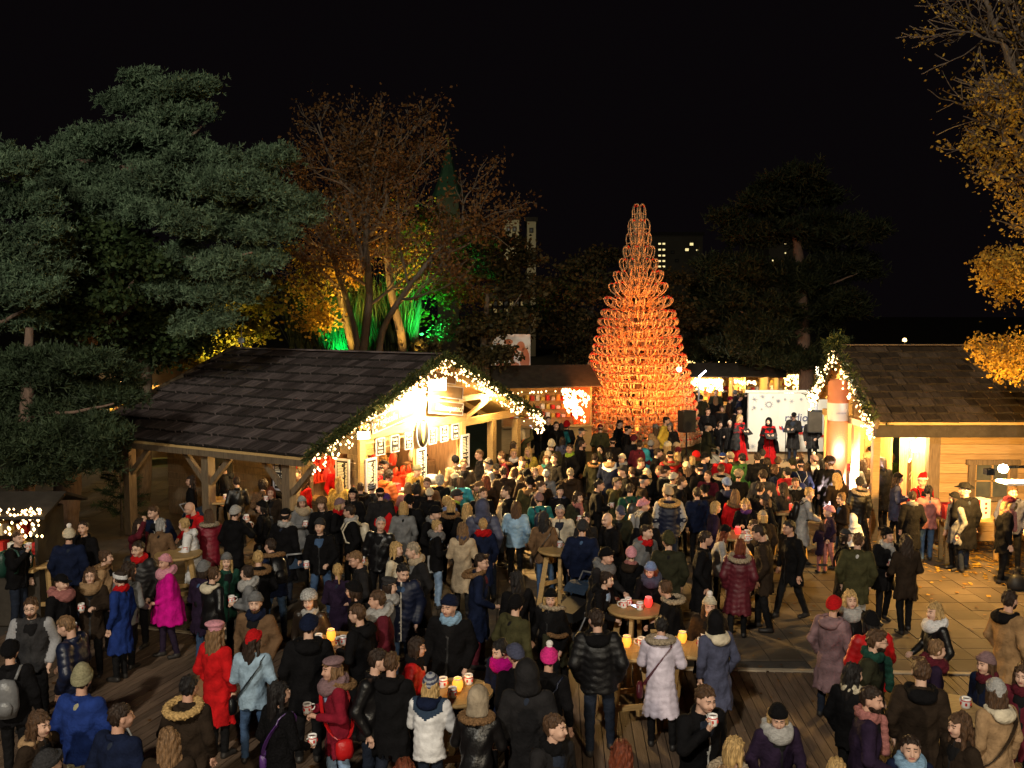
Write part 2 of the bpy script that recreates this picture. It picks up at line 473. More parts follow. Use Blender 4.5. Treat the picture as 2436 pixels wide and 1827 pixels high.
# ================================================================ shared builders
def text(name, body, size, mat, parent, m, align='CENTER', ext=.004, shear=0.0, sx=1.0):
    cu = bpy.data.curves.new(name, 'FONT')
    cu.body = body; cu.size = size; cu.extrude = ext; cu.align_x = align; cu.align_y = 'CENTER'
    cu.shear = shear; cu.resolution_u = 3; cu.space_line = .85
    cu.materials.append(mat)
    t = bpy.data.objects.new(name, cu); COL.objects.link(t)
    me = bpy.data.meshes.new_from_object(t.evaluated_get(bpy.context.evaluated_depsgraph_get()))
    bpy.data.objects.remove(t); bpy.data.curves.remove(cu)
    return link(name, me, parent, mat=m @ Matrix.Diagonal((sx, 1, 1, 1)))
def frame_m(o, x, y):
    x, y = Vector(x).normalized(), Vector(y).normalized()
    z = x.cross(y)
    m = Matrix((x, y, z)).transposed().to_4x4(); m.translation = Vector(o)
    return m
def bulbs(pts, r=.03, name='bulbs', mat='bulb', parent=None):
    pts = np.asarray(pts, float)
    o = np.array([[1, 0, 0], [-1, 0, 0], [0, 1, 0], [0, -1, 0], [0, 0, 1.25], [0, 0, -1.25]])
    f = np.array([[0, 2, 4], [2, 1, 4], [1, 3, 4], [3, 0, 4], [2, 0, 5], [1, 2, 5], [3, 1, 5], [0, 3, 5]])
    rr = r * (0.75 + .5 * nr.random(len(pts)))
    V = (pts[:, None, :] + o[None] * rr[:, None, None]).reshape(-1, 3)
    F = (np.arange(len(pts))[:, None, None] * 6 + f[None]).reshape(-1, 3)
    return tag(link(name, mesh_np(name, V, F, [M[mat]], smooth=True), parent), kind='stuff')
def blades(cent, direc, length, width, mat, name, parent=None, spread=.6, per=5, smooth=False):
    """tufts of narrow blades: per blades at each centre, fanned round direc"""
    cent, direc = np.asarray(cent, float), np.asarray(direc, float)
    n = len(cent)
    C = np.repeat(cent, per, 0)
    D = np.repeat(direc, per, 0) + nr.normal(0, spread, (n * per, 3))
    D /= np.linalg.norm(D, axis=1, keepdims=True) + 1e-9
    Ln = length * (.6 + .8 * nr.random((n * per, 1)))
    Sx = np.cross(D, nr.normal(0, 1, (n * per, 3))); Sx /= np.linalg.norm(Sx, axis=1, keepdims=True) + 1e-9
    w = width * (.7 + .6 * nr.random((n * per, 1)))
    a, b = C - Sx * w * .5, C + Sx * w * .5
    c, d = C + D * Ln + Sx * w * .28, C + D * Ln - Sx * w * .28
    V = np.stack([a, b, c, d], 1).reshape(-1, 3)
    F = np.arange(len(V)).reshape(-1, 4)
    return link(name, mesh_np(name, V, F, [M[mat]]), parent)
def leaves(cent, size, mat, name, parent=None, flat=0.0):
    cent = np.asarray(cent, float); n = len(cent)
    A = nr.normal(0, 1, (n, 3)); A[:, 2] *= (1 - flat); A /= np.linalg.norm(A, axis=1, keepdims=True)
    B = np.cross(A, nr.normal(0, 1, (n, 3))); B /= np.linalg.norm(B, axis=1, keepdims=True) + 1e-9
    s = size * (.55 + .9 * nr.random((n, 1)))
    V = np.stack([cent, cent + (A * .5 + B * .33) * s, cent + A * s, cent + (A * .5 - B * .33) * s], 1).reshape(-1, 3)
    return link(name, mesh_np(name, V, np.arange(4 * n).reshape(-1, 4), [M[mat]]), parent)

def shingles(roof, corner, along, up, rows, expo, length, wlo, whi, mat, rnd):
    """individually laid shingles on a roof plane; corner = eave start, along = eave direction, up = up the slope"""
    al, upv = Vector(along).normalized(), Vector(up).normalized()
    nrm = al.cross(upv)
    widths = [wlo + (whi - wlo) * i / 4 for i in range(5)]
    meshes = [MB().hexa([(.012, 0, 0), (w - .012, 0, 0), (w - .01, expo * 1.25, 0), (.01, expo * 1.25, 0), (.012, 0, .055), (w - .012, 0, .055), (w - .01, expo * 1.25, .02), (.01, expo * 1.25, .02)]).mesh('shingle', [M[mat], M['buttshade']]) for w in widths]
    for me in meshes: me.polygons[2].material_index = 1  # butt face gets the painted shade colour
    n = 0
    for r in range(rows):
        s = -rnd.uniform(0, wlo)
        while s < length:
            k = rnd.randrange(5); w = widths[k]
            if s + w > length + .12: k, w = 0, widths[0]
            p = Vector(corner) + al * s + upv * (r * expo - .03 + rnd.uniform(-.02, .02)) + nrm * (.035 + rnd.uniform(0, .012))
            m = frame_m(p, al, upv) @ Matrix.Rotation(-.055 + rnd.uniform(-.012, .012), 4, 'X') @ Matrix.Rotation(rnd.uniform(-.02, .02), 4, 'Z') @ Matrix.Rotation(rnd.uniform(-.02, .02), 4, 'Y')
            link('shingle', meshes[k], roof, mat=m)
            s += w; n += 1
    return n
def plank_wall(name, parent, p0, along, length, z0, z1, h, depth, mat, holes=(), mi=None, rnd=rng):
    """wall of horizontal planks; p0 start, along unit dir, out = along rotated -90deg; holes (s0,s1,za,zb)"""
    al = Vector(along).normalized(); out = Vector((al.y, -al.x, 0))
    w = empty(name); w.parent = parent
    z = z0
    while z < z1 - .02:
        zz = min(z + h, z1)
        segs = [(0, length)]
        for a, b, za, zb in holes:
            if zz > za + .02 and z < zb - .02:
                new = []
                for s0, s1 in segs:
                    if a > s0: new.append((s0, min(a, s1)))
                    if b < s1: new.append((max(b, s0), s1))
                segs = [q for q in new if q[1] - q[0] > .03]
        for s0, s1 in segs:
            d = depth + rnd.uniform(-.006, .006)
            a, b = Vector(p0) + al * s0, Vector(p0) + al * s1
            q = [a + out * d, b + out * d, b, a]
            pts = [(v.x, v.y, z + .004) for v in q] + [(v.x, v.y, zz - .004) for v in q]
            MB().hexa(pts).build('plank', M[mat], w)
        z = zz
    return w

# ================================================================ LEFT MARKET HUT  (local x = u along the gable, y = v along the ridge)
hut = empty('market_hut', (-4.45, 20.4, 0), R(60), 'timber food hut with dark shingle roof, lit gable and menu boards', 'hut', 'timber huts of the market')
UR, ZR, UE, ZE, VL = 5.3, 4.36, 10.6, 2.42, 7.35
sl_len = math.hypot(UR, ZR - ZE)
upn = Vector((UR, 0, ZR - ZE)).normalized()
upf = Vector((-UR, 0, ZR - ZE)).normalized()
roof = MB()
roof.hexa([(0, 0, ZE - .06), (UR, 0, ZR - .06), (UR, VL, ZR - .06), (0, VL, ZE - .06), (0, 0, ZE), (UR, 0, ZR), (UR, VL, ZR), (0, VL, ZE)], 0)
roof.hexa([(UR + .002, 0, ZR - .06), (UE, 0, ZE - .2), (UE, VL, ZE - .2), (UR + .002, VL, ZR - .06), (UR + .002, 0, ZR), (UE, 0, ZE - .14), (UE, VL, ZE - .14), (UR + .002, VL, ZR)], 0)
roof = roof.build('roof', [M['wood']], hut)
MB().hexa([(0, .02, ZE + .003), (UR, .02, ZR + .003), (UR, VL - .02, ZR + .003), (0, VL - .02, ZE + .003), (0, .02, ZE + .009), (UR, .02, ZR + .009), (UR, VL - .02, ZR + .009), (0, VL - .02, ZE + .009)]).build('underlay', M['black'], roof)
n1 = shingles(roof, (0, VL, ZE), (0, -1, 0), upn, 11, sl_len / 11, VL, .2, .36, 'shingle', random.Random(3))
b = MB()
b.bar((UR - .1, -.02, ZR + .07), (UR - .1, VL + .02, ZR + .07), .26, .03, 0)
b.build('ridge_board', M['shingle'], hut)
b = MB(); b.bar((-.02, VL + .05, ZE + .05), (UR, VL + .05, ZR + .07), .05, .16); b.build('barge_board', M['oldwood'], hut)
b = MB(); b.bar((-.02, -.03, ZE - .02), (UR, -.03, ZR - .02), .05, .2); b.build('barge_board', M['wood'], hut)
b = MB(); b.bar((UR, -.031, ZR - .02), (UE, -.031, ZE - .16), .05, .2); b.build('barge_board', M['wood'], hut)
b = MB(); b.bar((.06, 0, ZE - .13), (.06, VL, ZE - .13), .14, .14); b.build('eave_beam', M['oldwood'], hut)
# evergreen garland along the gable edge
pts, dirs = [], []
for k in range(2600):
    t = nr.random()
    if nr.random() < .55: p = np.array([UR * t, -.1, ZE + (ZR - ZE) * t])
    else: p = np.array([UR + (UE - UR) * t, -.1, ZR + (ZE - .14 - ZR) * t])
    p = p + nr.normal(0, .055, 3)
    pts.append(p); dirs.append(nr.normal(0, 1, 3))
blades(pts, dirs, .12, .03, 'garland', 'garland', hut, per=3)
# posts and braces
for v in (.7, 3.2, 5.95):
    p = MB().box(.2, .42, v - .11, v + .11, 0, ZE - .2).bar((.31, v - .1, 1.55), (.31, v - .75, 2.2), .1, .12).bar((.31, v + .1, 1.55), (.31, v + .75, 2.2), .1, .12).build('post', M['oldwood'], hut)
for u in (8.75, 10.2):
    MB().box(u - .1, u + .1, .5, .7, 0, ZE - .2 if u > 9 else 2.35).build('post', M['wood'], hut)
MB().box(7.2, 10.3, .52, .68, 2.3, 2.5).build('tie_beam', M['wood'], hut)
MB().box(6.9, 9.2, .54, .66, 3.0, 3.16).build('collar_beam', M['wood'], hut)
MB().bar((7.25, .6, 2.5), (8.7, .6, 3.0), .1, .1).bar((9.9, .6, 2.45), (8.75, .6, 2.95), .1, .1).build('strut', M['wood'], hut)
for v in (1.8, 3.4, 5.0, 6.6):
    MB().bar((.1, v, ZE - .1), (UR, v, ZR - .13), .1, .14).build('rafter', M['wood'], hut)
    MB().bar((UR + .05, v, ZR - .13), (UE - .1, v, ZE - .27), .1, .14).build('rafter', M['wood'], hut)
# walls of the kitchen: long wall u = 2.56 and gable wall v = .6
plank_wall('wall', hut, (2.56, 7.2, 0), (0, -1, 0), 6.6, 0, 2.95, .19, .03, 'oldwood', [(1.6, 2.5, .95, 2.1), (4.05, 4.75, .3, 2.15), (5.2, 6.3, .95, 2.0)])
b = MB().box(2.5, 2.535, 4.68, 5.62, .93, 2.12).build('window', M['oldwood'], hut)
MB().box(2.48, 2.5, 4.72, 5.58, .98, 2.07).build('pane', M['glass'], b)
dr = MB().box(2.6, 2.66, 2.42, 3.18, .3, 2.15).build('red_curtain', M['curtain'], hut)
MB().box(2.49, 2.55, 2.36, 2.45, 0, 2.2).box(2.49, 2.55, 3.15, 3.24, 0, 2.2).box(2.49, 2.55, 2.45, 3.15, 2.15, 2.25).build('door_frame', M['wood'], hut)
front = plank_wall('gable_wall', hut, (2.56, .6, 0), (1, 0, 0), 4.55, 0, 2.62, .145, .03, 'wood', [(.35, 2.25, .95, 2.0), (2.5, 4.3, .95, 2.0)])
# upper gable planks follow the roof slope
z = 2.62
while z < 4.1:
    u0 = max(2.2, UR * (z + .24 - ZE) / (ZR - ZE)); u1 = min(7.15, UE - (UE - UR) * (z + .26 - ZE) / (ZR - ZE))
    if u1 - u0 > .2: MB().box(u0, u1, .57, .6, z + .004, z + .16).build('plank', M['wood'], front)
    z += .164
MB().box(2.5, 7.2, .5, .567, 2.45, 2.66).build('beam', M['wood'], hut)
for u in (2.62, 4.86, 7.05):
    MB().box(u - .11, u + .11, .49, .565, 0, 2.447).build('post', M['wood'], hut)
MB().box(2.7, 7.0, .2, .72, .9, .96).build('counter', M['wood'], hut)
MB().box(2.35, 2.72, .85, 2.1, .9, .96).build('counter', M['wood'], hut)
MB().box(2.62, 7.1, 3.3, 3.36, 0, 2.6).build('back_wall', M['oldwood'], hut)
MB().box(7.06, 7.1, .62, 3.3, 0, 2.6).build('side_wall', M['oldwood'], hut)
# goods, shelves and cookware in the kitchen
def put(name, mb, mat, label, cat, loc, group=None, parent=None, rz=0):
    o = mb.build(name, M[mat] if isinstance(mat, str) else [M[m] for m in mat])
    o.location = loc; o.rotation_euler = (0, 0, rz)
    return tag(o, label, cat, group)
HM = Matrix.Translation((-4.45, 20.4, 0)) @ Matrix.Rotation(R(60), 4, 'Z')
def hw(u, v, z): return HM @ Vector((u, v, z))
for i, (u, zz, c) in enumerate([(3.1, 1.5, 'curtain'), (3.9, 1.45, 'redsled'), (5.5, 1.55, 'oldwood'), (6.3, 1.5, 'wood')]):
    b = MB()
    for sh in (0, .35): b.box(-.42, .42, -.14, .14, sh, sh + .03)
    for q in range(-3, 4): b.box(q * .12 - .04, q * .12 + .04, -.1, .1, .03, .2 + .05 * ((q * 7 + i) % 3)); b.box(q * .12 - .04, q * .12 + .04, -.1, .1, .38, .52 + .05 * ((q * 5 + i) % 3))
    put('shelf', b, c, ['red goods shelf at the left end of the hut kitchen', 'bright red rack of tins beside the middle hut post', 'dark wooden shelf of jars behind the right serving hatch', 'pale wooden shelf nearest the right end of the kitchen'][i], 'shelf', hw(u, 2.9, zz - .4), 'goods shelves in the hut kitchen', rz=R(60))
for i in range(9):
    u = 2.95 + i * .45
    b = MB().lathe([(.001, 0), (.09, .02), (.11, .2), (.05, .34), (.001, .36)], 8).tube([(0, 0, .35), (0, 0, .7)], .006, 4)
    put('hanging_bundle', b, ['redprint', 'curtain', 'oldwood', 'white', 'redsled'][i % 5], '%s bundle hanging in the %s part of the hut kitchen' % (['red', 'dark red', 'brown', 'white', 'orange red'][i % 5], ['left', 'middle', 'right'][i // 3]), 'goods', hw(u, 1.9 + .3 * (i % 2), 1.28), 'bundles hanging in the hut kitchen')
for i, (u, v, h, c, lb) in enumerate([(3.3, 1.35, 1.22, 'curtain', 'red cabinet behind the left end of the hut counter'), (4.3, 1.5, 1.38, 'black', 'black cooking range left of the middle hut post'), (5.35, 1.4, 1.15, 'redsled', 'bright red cabinet right of the middle hut post'), (6.35, 1.5, 1.34, 'oldwood', 'brown wooden cabinet at the right hatch of the hut')]):
    b = MB().box(-.4, .4, -.28, .28, 0, h).box(-.36, .36, -.3, -.281, .55, h - .1)
    for q in range(5): b.lathe([(.001, h + .001), (.06, h + .001), (.07, h + .05 + .06 * ((q + i) % 3)), (.03, h + .2), (.001, h + .2)], 8, (-.3 + q * .15, -.05 + .1 * (q % 2), 0))
    put('cabinet', b, c, lb, 'cabinet', hw(u, v, 0), 'kitchen cabinets of the hut', rz=R(60))
for i, (u, c, lb) in enumerate([(3.05, 'white', 'white box on the left end of the hut counter'), (3.9, 'redprint', 'red box on the hut counter'), (4.55, 'wood', 'wooden crate on the counter beside the middle post'), (5.15, 'white', 'white box on the counter right of the middle post'), (6.35, 'gold', 'yellow box on the right part of the counter'), (6.85, 'white', 'white box at the far right of the counter')]):
    put('box', MB().box(-.12, .12, -.1, .1, 0, .16 + .05 * (i % 3)).box(-.13, .13, -.11, .11, .165 + .05 * (i % 3), .185 + .05 * (i % 3)), c, lb, 'box', hw(u, .5, .962), 'boxes on the hut counter', rz=R(60 + 9 * i))
kn = [(3.5, .45, 'pan', 'black'), (4.2, .42, 'pan', 'grey'), (5.4, .45, 'pot', 'grey'), (6.1, .4, 'pan', 'black'), (6.6, .45, 'pot', 'white')]
kl = ['black pan on the counter left of the middle hut post', 'grey steel pan on the counter beside the middle post', 'steel pot on the counter behind the right hatch', 'black pan on the right part of the hut counter', 'white pot at the right end of the hut counter']
for (u, v, k, c), lb in zip(kn, kl):
    hgt = .06 if k == 'pan' else .22
    b = MB().lathe([(0, 0), (.2, 0), (.22, hgt), (.205, hgt), (.19, .02), (0, .02)], 16)
    if k == 'pan': b.bar((.2, 0, .05), (.48, 0, .09), .03, .02)
    put(k, b, c, lb, k, hw(u, v, .962), rz=u)
put('bottle', MB().lathe([(0, 0), (.045, 0), (.045, .17), (.02, .22), (.012, .3), (0, .3)], 10), 'gold', 'yellow mustard bottle standing on the hut counter', 'bottle', hw(5.75, .42, .962))
# signs
inv = frame_m((0, 0, 0), (1, 0, 0), (0, 0, 1))
def board(name, u0, u1, z0, z1, mat, fr=.025, tilt=0, v=.47):
    uc, zc = (u0 + u1) / 2, (z0 + z1) / 2
    m = frame_m((uc, v, zc), (math.cos(tilt), 0, math.sin(tilt)), (-math.sin(tilt), 0, math.cos(tilt)))
    w, h = (u1 - u0) / 2, (z1 - z0) / 2
    o = MB().box(-w, w, -h, h, 0, .02).mesh(name, M[mat])
    o = link(name, o, hut, mat=m)
    f = MB().box(-w - fr, w + fr, h, h + fr, -.005, .03).box(-w - fr, w + fr, -h - fr, -h, -.005, .03).box(-w - fr, -w, -h, h, -.005, .03).box(w, w + fr, -h, h, -.005, .03)
    f.build('frame', M['frame'], o)
    return o, w, h
T0 = Matrix.Translation((0, 0, .026))
o, w, h = board('name_sign', 2.95, 4.7, 2.72, 3.08, 'sign', tilt=R(9))
text('lettering', 'Tagliatelle Pfanne', .27, M['letter'], o, T0, shear=.15, sx=.78)
o, w, h = board('name_sign', 5.35, 6.95, 2.76, 3.06, 'sign', tilt=R(-8))
text('lettering', 'Hüttenpunsch', .24, M['letter'], o, T0 @ Matrix.Translation((.15, 0, 0)), shear=.15)
board('name_sign', 5.35, 6.95, 3.2, 3.5, 'sign', tilt=R(-8)); board('name_sign', 5.35, 6.6, 3.62, 3.86, 'sign', tilt=R(-8)); board('name_sign', 3.5, 4.7, 3.2, 3.5, 'sign', tilt=R(9))
for u, tx in [(3.25, 'Orange\nApfel\nPunsch'), (3.84, 'Heidelb.\nPunsch'), (4.42, 'Marille\nMaracuja\nPunsch'), (5.49, 'Apfel\nZimt\nPunsch'), (6.04, 'Rote\nBeere\nPunsch'), (6.59, 'Weißer\nPunsch')]:
    o, w, h = board('price_sign', u - .15, u + .15, 2.03, 2.41, 'slate')
    text('lettering', tx, .105, M['letter'], o, T0 @ Matrix.Translation((0, .06, 0)), sx=.62, shear=.1)
    text('price', '€ 3,50', .095, M['letter'], o, T0 @ Matrix.Translation((0, -.13, 0)), sx=.7)
def menu(parent_m, w, h, nl):
    o = link('menu_board', MB().box(-w, w, -h, h, 0, .03).mesh('menu_board', M['slate']), hut, mat=parent_m)
    MB().box(-w - .04, w + .04, h, h + .05, -.01, .04).box(-w - .04, w + .04, -h - .04, -h, -.01, .04).box(-w - .04, -w, -h, h, -.01, .04).box(w, w + .04, -h, h, -.01, .04).build('frame', M['frame'], o)
    L, r2 = MB(), random.Random(nl)
    for k in range(nl):
        y = h - .06 - k * (2 * h - .1) / nl
        if k in (nl - 8, nl - 5): continue
        L.box(-w + .025, -w + .025 + w * r2.uniform(.7, 1.15), y - .014, y + .008, .03, .034)
        L.box(w - .02 - w * r2.uniform(.25, .42), w - .02, y - .014, y + .008, .03, .034)
    tag(L.build('lettering', M['letter'], o), kind='stuff')
menu(frame_m((2.47, .98, 1.42), (0, -1, 0), (0, 0, 1)), .17, .52, 26)
menu(frame_m((2.86, .455, 1.42), (1, 0, 0), (0, 0, 1)), .17, .52, 26)
menu(frame_m((4.95, .455, 1.50), (1, 0, 0), (0, 0, 1)), .16, .42, 18)
menu(frame_m((7.05, .455, 1.62), (1, 0, 0), (0, 0, 1)), .15, .42, 18)
menu(frame_m((.4, 1.05, 1.95), (0, -1, 0), (0, 0, 1)), .14, .36, 16)
o = link('price_sign', MB().box(-.2, .2, -.22, .22, 0, .02).mesh('price_sign', M['slate']), hut, mat=frame_m((2.5, 1.35, 2.25), (0, -1, 0), (0, 0, 1)))
text('lettering', 'Bratwurst\nmit Brot\n€ 4,20', .11, M['letter'], o, T0, sx=.7)
# oval crest
o = link('crest_sign', MB().lathe([(.001, 0), (.25, 0), (.25, .03), (.001, .03)], 24, sy=1.5).mesh('crest_sign', [M['slate']]), hut, mat=frame_m((5.0, .45, 2.36), (1, 0, 0), (0, 0, 1)))
MB().lathe([(.25, -.005), (.275, -.005), (.275, .035), (.25, .035)], 24, sy=1.5).build('rim', M['frame'], o)
c = MB().prism([(-.1, .16), (-.1, .3), (-.05, .24), (0, .31), (.05, .24), (.1, .3), (.1, .16)], .03, .045)
c.prism([(-.09, .15), (.09, .15), (.08, -.05), (.0, -.27), (-.08, -.05)], .03, .042)
c.build('emblem', M['gold'], o)
# floodlights under the gable
def flood(name, loc, rz, label, size=.16, group=None):
    o = empty(name, loc, rz, label, 'lamp', group)
    MB().box(-size * 1.1, size * 1.1, -.02, .12, -size * .7, size * .7).bar((0, .1, 0), (0, .3, .1), .04, .04).build('housing', M['black'], o)
    MB().box(-size, size, -.035, -.022, -size * .6, size * .6).build('lamp_glass', M['lampglass'], o)
    return o
WARM = (1.0, .68, .24)
f1 = flood('floodlight', hw(5.2, .1, 3.62), R(12), 'white floodlight under the hut gable peak above the brown signs', .22, 'floodlights of the left hut')
light('SPOT', 'flood_beam', hw(5.1, -.3, 3.4), 2500, (1.0, .74, .36), .1, hw(4.9, 1.2, 2.4), 150, .5)
f2 = flood('floodlight', hw(2.35, .25, 2.62), R(12), 'white floodlight at the hut corner above the double menu board', .14, 'floodlights of the left hut')
light('POINT', 'flood_beam', hw(2.45, -.35, 2.5), 200, (1.0, .72, .32), .08)
o = empty('lamp_bulb', hw(8.2, .5, 3.0), 0, 'round glowing bulb under the right half of the hut gable', 'lamp')
MB().lathe([(.001, -.11), (.08, -.07), (.11, 0), (.08, .08), (.03, .11), (.001, .11)], 12).build('glass', M['lampglass'], o)
MB().lathe([(.03, .1), (.03, .22), (.001, .22)], 8).build('socket', M['black'], o)
light('POINT', 'bulb_light', hw(8.2, .35, 2.9), 160, WARM, .1)
light('POINT', 'kitchen_light', hw(4.0, .95, 2.3), 330, (1.0, .50, .17), .1)
light('POINT', 'kitchen_light', hw(6.0, .95, 2.3), 260, (1.0, .50, .17), .1)
light('POINT', 'porch_light', hw(1.4, 1.6, 2.3), 130, WARM, .1)
light('POINT', 'porch_light', hw(1.2, 5.0, 2.1), 16, (1.0, .55, .2), .1)
light('SPOT', 'gable_spill', hw(5.0, -.3, 3.3), 7500, (1.0, .60, .20), .15, hw(5.0, -7, 0.2), 120, .8)
light('POINT', 'curtain_light', hw(2.95, 2.8, 1.8), 14, (1.0, .5, .2), .05)
# fairy lights hanging from the gable
def fairy(label, segs, n, drop, r=.032, mat='bulb', group='fairy light strings', wire=True):
    o = empty('fairy_lights', (0, 0, 0), 0, label, 'fairy lights', group)
    P, W = [], MB()
    for a, b in segs:
        a, b = np.array(a, float), np.array(b, float)
        if wire: W.tube([a, (a + b) / 2 - [0, 0, .03], b], .008, 4, cap=False)
        k = int(n / len(segs))
        t = nr.random(k)
        p = a + (b - a) * t[:, None]
        dz = nr.random(k) ** 1.5 * drop
        p[:, 2] -= dz
        P.append(p + nr.normal(0, .025, p.shape))
        if wire:
            for q in range(int(np.linalg.norm(b - a) / .45)):
                s = a + (b - a) * (q + .5) * .45 / np.linalg.norm(b - a)
                W.tube([s, s - [0, 0, drop * .8]], .006, 4, cap=False)
    if W.v: W.build('wire', M['black'], o)
    bulbs(np.concatenate(P), r, parent=o, mat=mat)
    return o
fairy('warm icicle fairy lights along both edges of the left hut gable', [(hw(.1, -.16, ZE - .02), hw(UR, -.16, ZR - .06)), (hw(UR, -.16, ZR - .06), hw(UE, -.16, ZE - .15))], 360, .42, .023)
fairy('cluster of fairy lights at the lowest right tip of the hut gable', [(hw(10.0, -.18, 2.4), hw(10.6, -.18, 2.2))], 40, .5, .027)
# small box on the roof ridge and hanging things
put('roof_floodlight', MB().box(-.09, .09, -.06, .06, 0, .14).box(-.02, .02, -.02, .02, -.16, .0).box(-.01, .01, .02, .04, .14, .5), 'grey', 'small grey lamp box on a stalk at the left end of the hut ridge', 'lamp', hw(UR, VL - .2, ZR + .22))
bell = MB().lathe([(.001, 0), (.3, .02), (.33, .08), (.22, .3), (.10, .5), (.17, .6), (.18, .72), (.1, .84), (.001, .86)], 14)
bell.tube([(0, 0, .86), (0, 0, 1.5)], .01, 4)
put('straw_bell', bell, 'wood', 'straw coloured bell shaped decoration hanging under the open hut porch', 'decoration', hw(8.0, 2.2, 1.05))
# ================================================================ RIGHT LOG CABIN
cab = empty('log_cabin', (8.5, 22.3, 0), 0, 'log cabin with brown shingle roof, lamp lit wall and garlanded gable', 'hut', 'timber huts of the market')
CX, CY, EZ, RZ = 7.0, 2.8, 2.95, 4.58
rf = MB()
rf.hexa([(0, 0, EZ - .06), (CX, 0, EZ - .06), (CX, CY, RZ - .06), (0, CY, RZ - .06), (0, 0, EZ), (CX, 0, EZ), (CX, CY, RZ), (0, CY, RZ)])
rf.hexa([(0, CY + .002, RZ - .06), (CX, CY + .002, RZ - .06), (CX, 4.6, EZ + .1), (0, 4.6, EZ + .1), (0, CY + .002, RZ), (CX, CY + .002, RZ), (CX, 4.6, EZ + .16), (0, 4.6, EZ + .16)])
rf = rf.build('roof', M['wood'], cab)
MB().hexa([(.02, 0, EZ + .003), (CX, 0, EZ + .003), (CX, CY, RZ + .003), (.02, CY, RZ + .003), (.02, 0, EZ + .009), (CX, 0, EZ + .009), (CX, CY, RZ + .009), (.02, CY, RZ + .009)]).build('underlay', M['black'], rf)
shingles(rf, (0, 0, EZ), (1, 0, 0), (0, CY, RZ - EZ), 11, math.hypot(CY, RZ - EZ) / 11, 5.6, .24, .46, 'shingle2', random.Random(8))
MB().bar((-.02, CY - .05, RZ + .07), (CX, CY - .05, RZ + .07), .24, .03).build('ridge_board', M['shingle2'], cab)
MB().box(0.02, CX, .12, .32, 2.58, 2.88).build('eave_beam', M['darkroof'], cab)
MB().bar((-.03, -.05, EZ - .05), (-.03, CY, RZ - .03), .06, .24).build('barge_board', M['oldwood'], cab)
MB().bar((-.03, CY, RZ - .03), (-.03, 4.6, EZ + .08), .06, .24).build('barge_board', M['oldwood'], cab)
# front log wall, window, corner post
WX = 1.56
plank_wall('log_wall', cab, (WX, .7, 0), (1, 0, 0), 5.4, 0, 2.6, .235, .06, 'wood2', [(1.02, 1.86, 1.08, 1.86)])
MB().box(WX - .1, WX + .17, .58, .8, 0, 2.62).build('corner_post', M['oldwood'], cab)
win = MB().box(WX + .80, WX + 2.08, .55, .66, 1.86, 1.98).box(WX + .86, WX + 1.02, .57, .68, .95, 1.86).box(WX + 1.86, WX + 2.02, .57, .68, .95, 1.86).box(WX + 1.02, WX + 1.86, .56, .66, .98, 1.08).build('window', M['oldwood'], cab)
MB().box(WX + 1.02, WX + 1.86, .64, .66, 1.08, 1.86).build('pane', M['glass'], win)
MB().box(WX + 1.42, WX + 1.46, .6, .639, 1.08, 1.86).box(WX + 1.02, WX + 1.86, .6, .637, 1.45, 1.485).box(WX + 1.02, WX + 1.06, .6, .638, 1.08, 1.86).box(WX + 1.82, WX + 1.86, .6, .638, 1.08, 1.86).build('sash', M['wood2'], win)
# gable side wall with the door, planks upright, and porch
for k in range(5):
    MB().box(WX, WX + .05, .82 + k * .18, .99 + k * .18, 0, 2.6).build('plank', M['wood'], cab)
for k in range(7): MB().box(WX, WX + .05, 3.32 + k * .18, 3.49 + k * .18, 0, 2.6).build('plank', M['wood'], cab)
for k in range(7): MB().box(.22 + k * .19, .4 + k * .19, 4.5, 4.55, 0, 2.7).build('plank', M['wood'], cab)
MB().box(WX - .06, WX - .005, .7, 1.75, 2.4, 2.5).bar((WX - .08, .66, 2.55), (WX - .08, 1.9, 2.75), .3, .05).build('door_hood', M['wood'], cab)
MB().box(WX, WX + .06, 1.75, 1.86, 0, 2.5).box(WX, WX + .06, 3.2, 3.3, 0, 2.5).box(WX, WX + .06, 1.86, 3.2, 2.3, 2.45).build('door_frame', M['wood'], cab)
cu = MB()
for k in range(9): cu.lathe([(.07, .1), (.06, 1.2), (.075, 2.25)], 8, (WX + .25, 2.0 + k * .13, 0))
cu.build('pink_curtain', M['tubefab'], cab)
MB().box(WX + .6, WX + .66, 1.8, 3.4, 0, 2.6).build('inner_wall', M['wood'], cab)
for y in (.75, 2.1, 3.3):
    MB().box(.16, .32, y - .08, y + .08, 0, 2.7 + .58 * min(y, 4.6 - y) * .8).build('porch_post', M['wood'], cab)
gw = empty('gable_wall'); gw.parent = cab
z = 2.85
while z < 4.35:
    y0, y1 = (z + .16 - EZ) / (RZ - EZ) * CY + .12, 4.6 - (z + .16 - EZ) / (RZ - EZ) * 1.8 - .12
    if y1 - y0 > .15: MB().box(.28, .32, max(y0, .3), min(y1, 4.4), z, z + .156).build('plank', M['wood'], gw)
    z += .16
MB().box(0.05, .25, .5, 4.2, 2.68, 2.84).build('tie_beam', M['wood'], cab)
MB().prism([(-.11, 0), (.11, 0), (.14, .45), (.09, .62), (-.09, .62), (-.14, .45)], -.02, .02).build('wooden_sign_board', M['wood2'], cab).matrix_local = frame_m((WX - .1, .72, 2.62), (1, 0, 0), (0, 0, 1))
pts, dirs = [], []
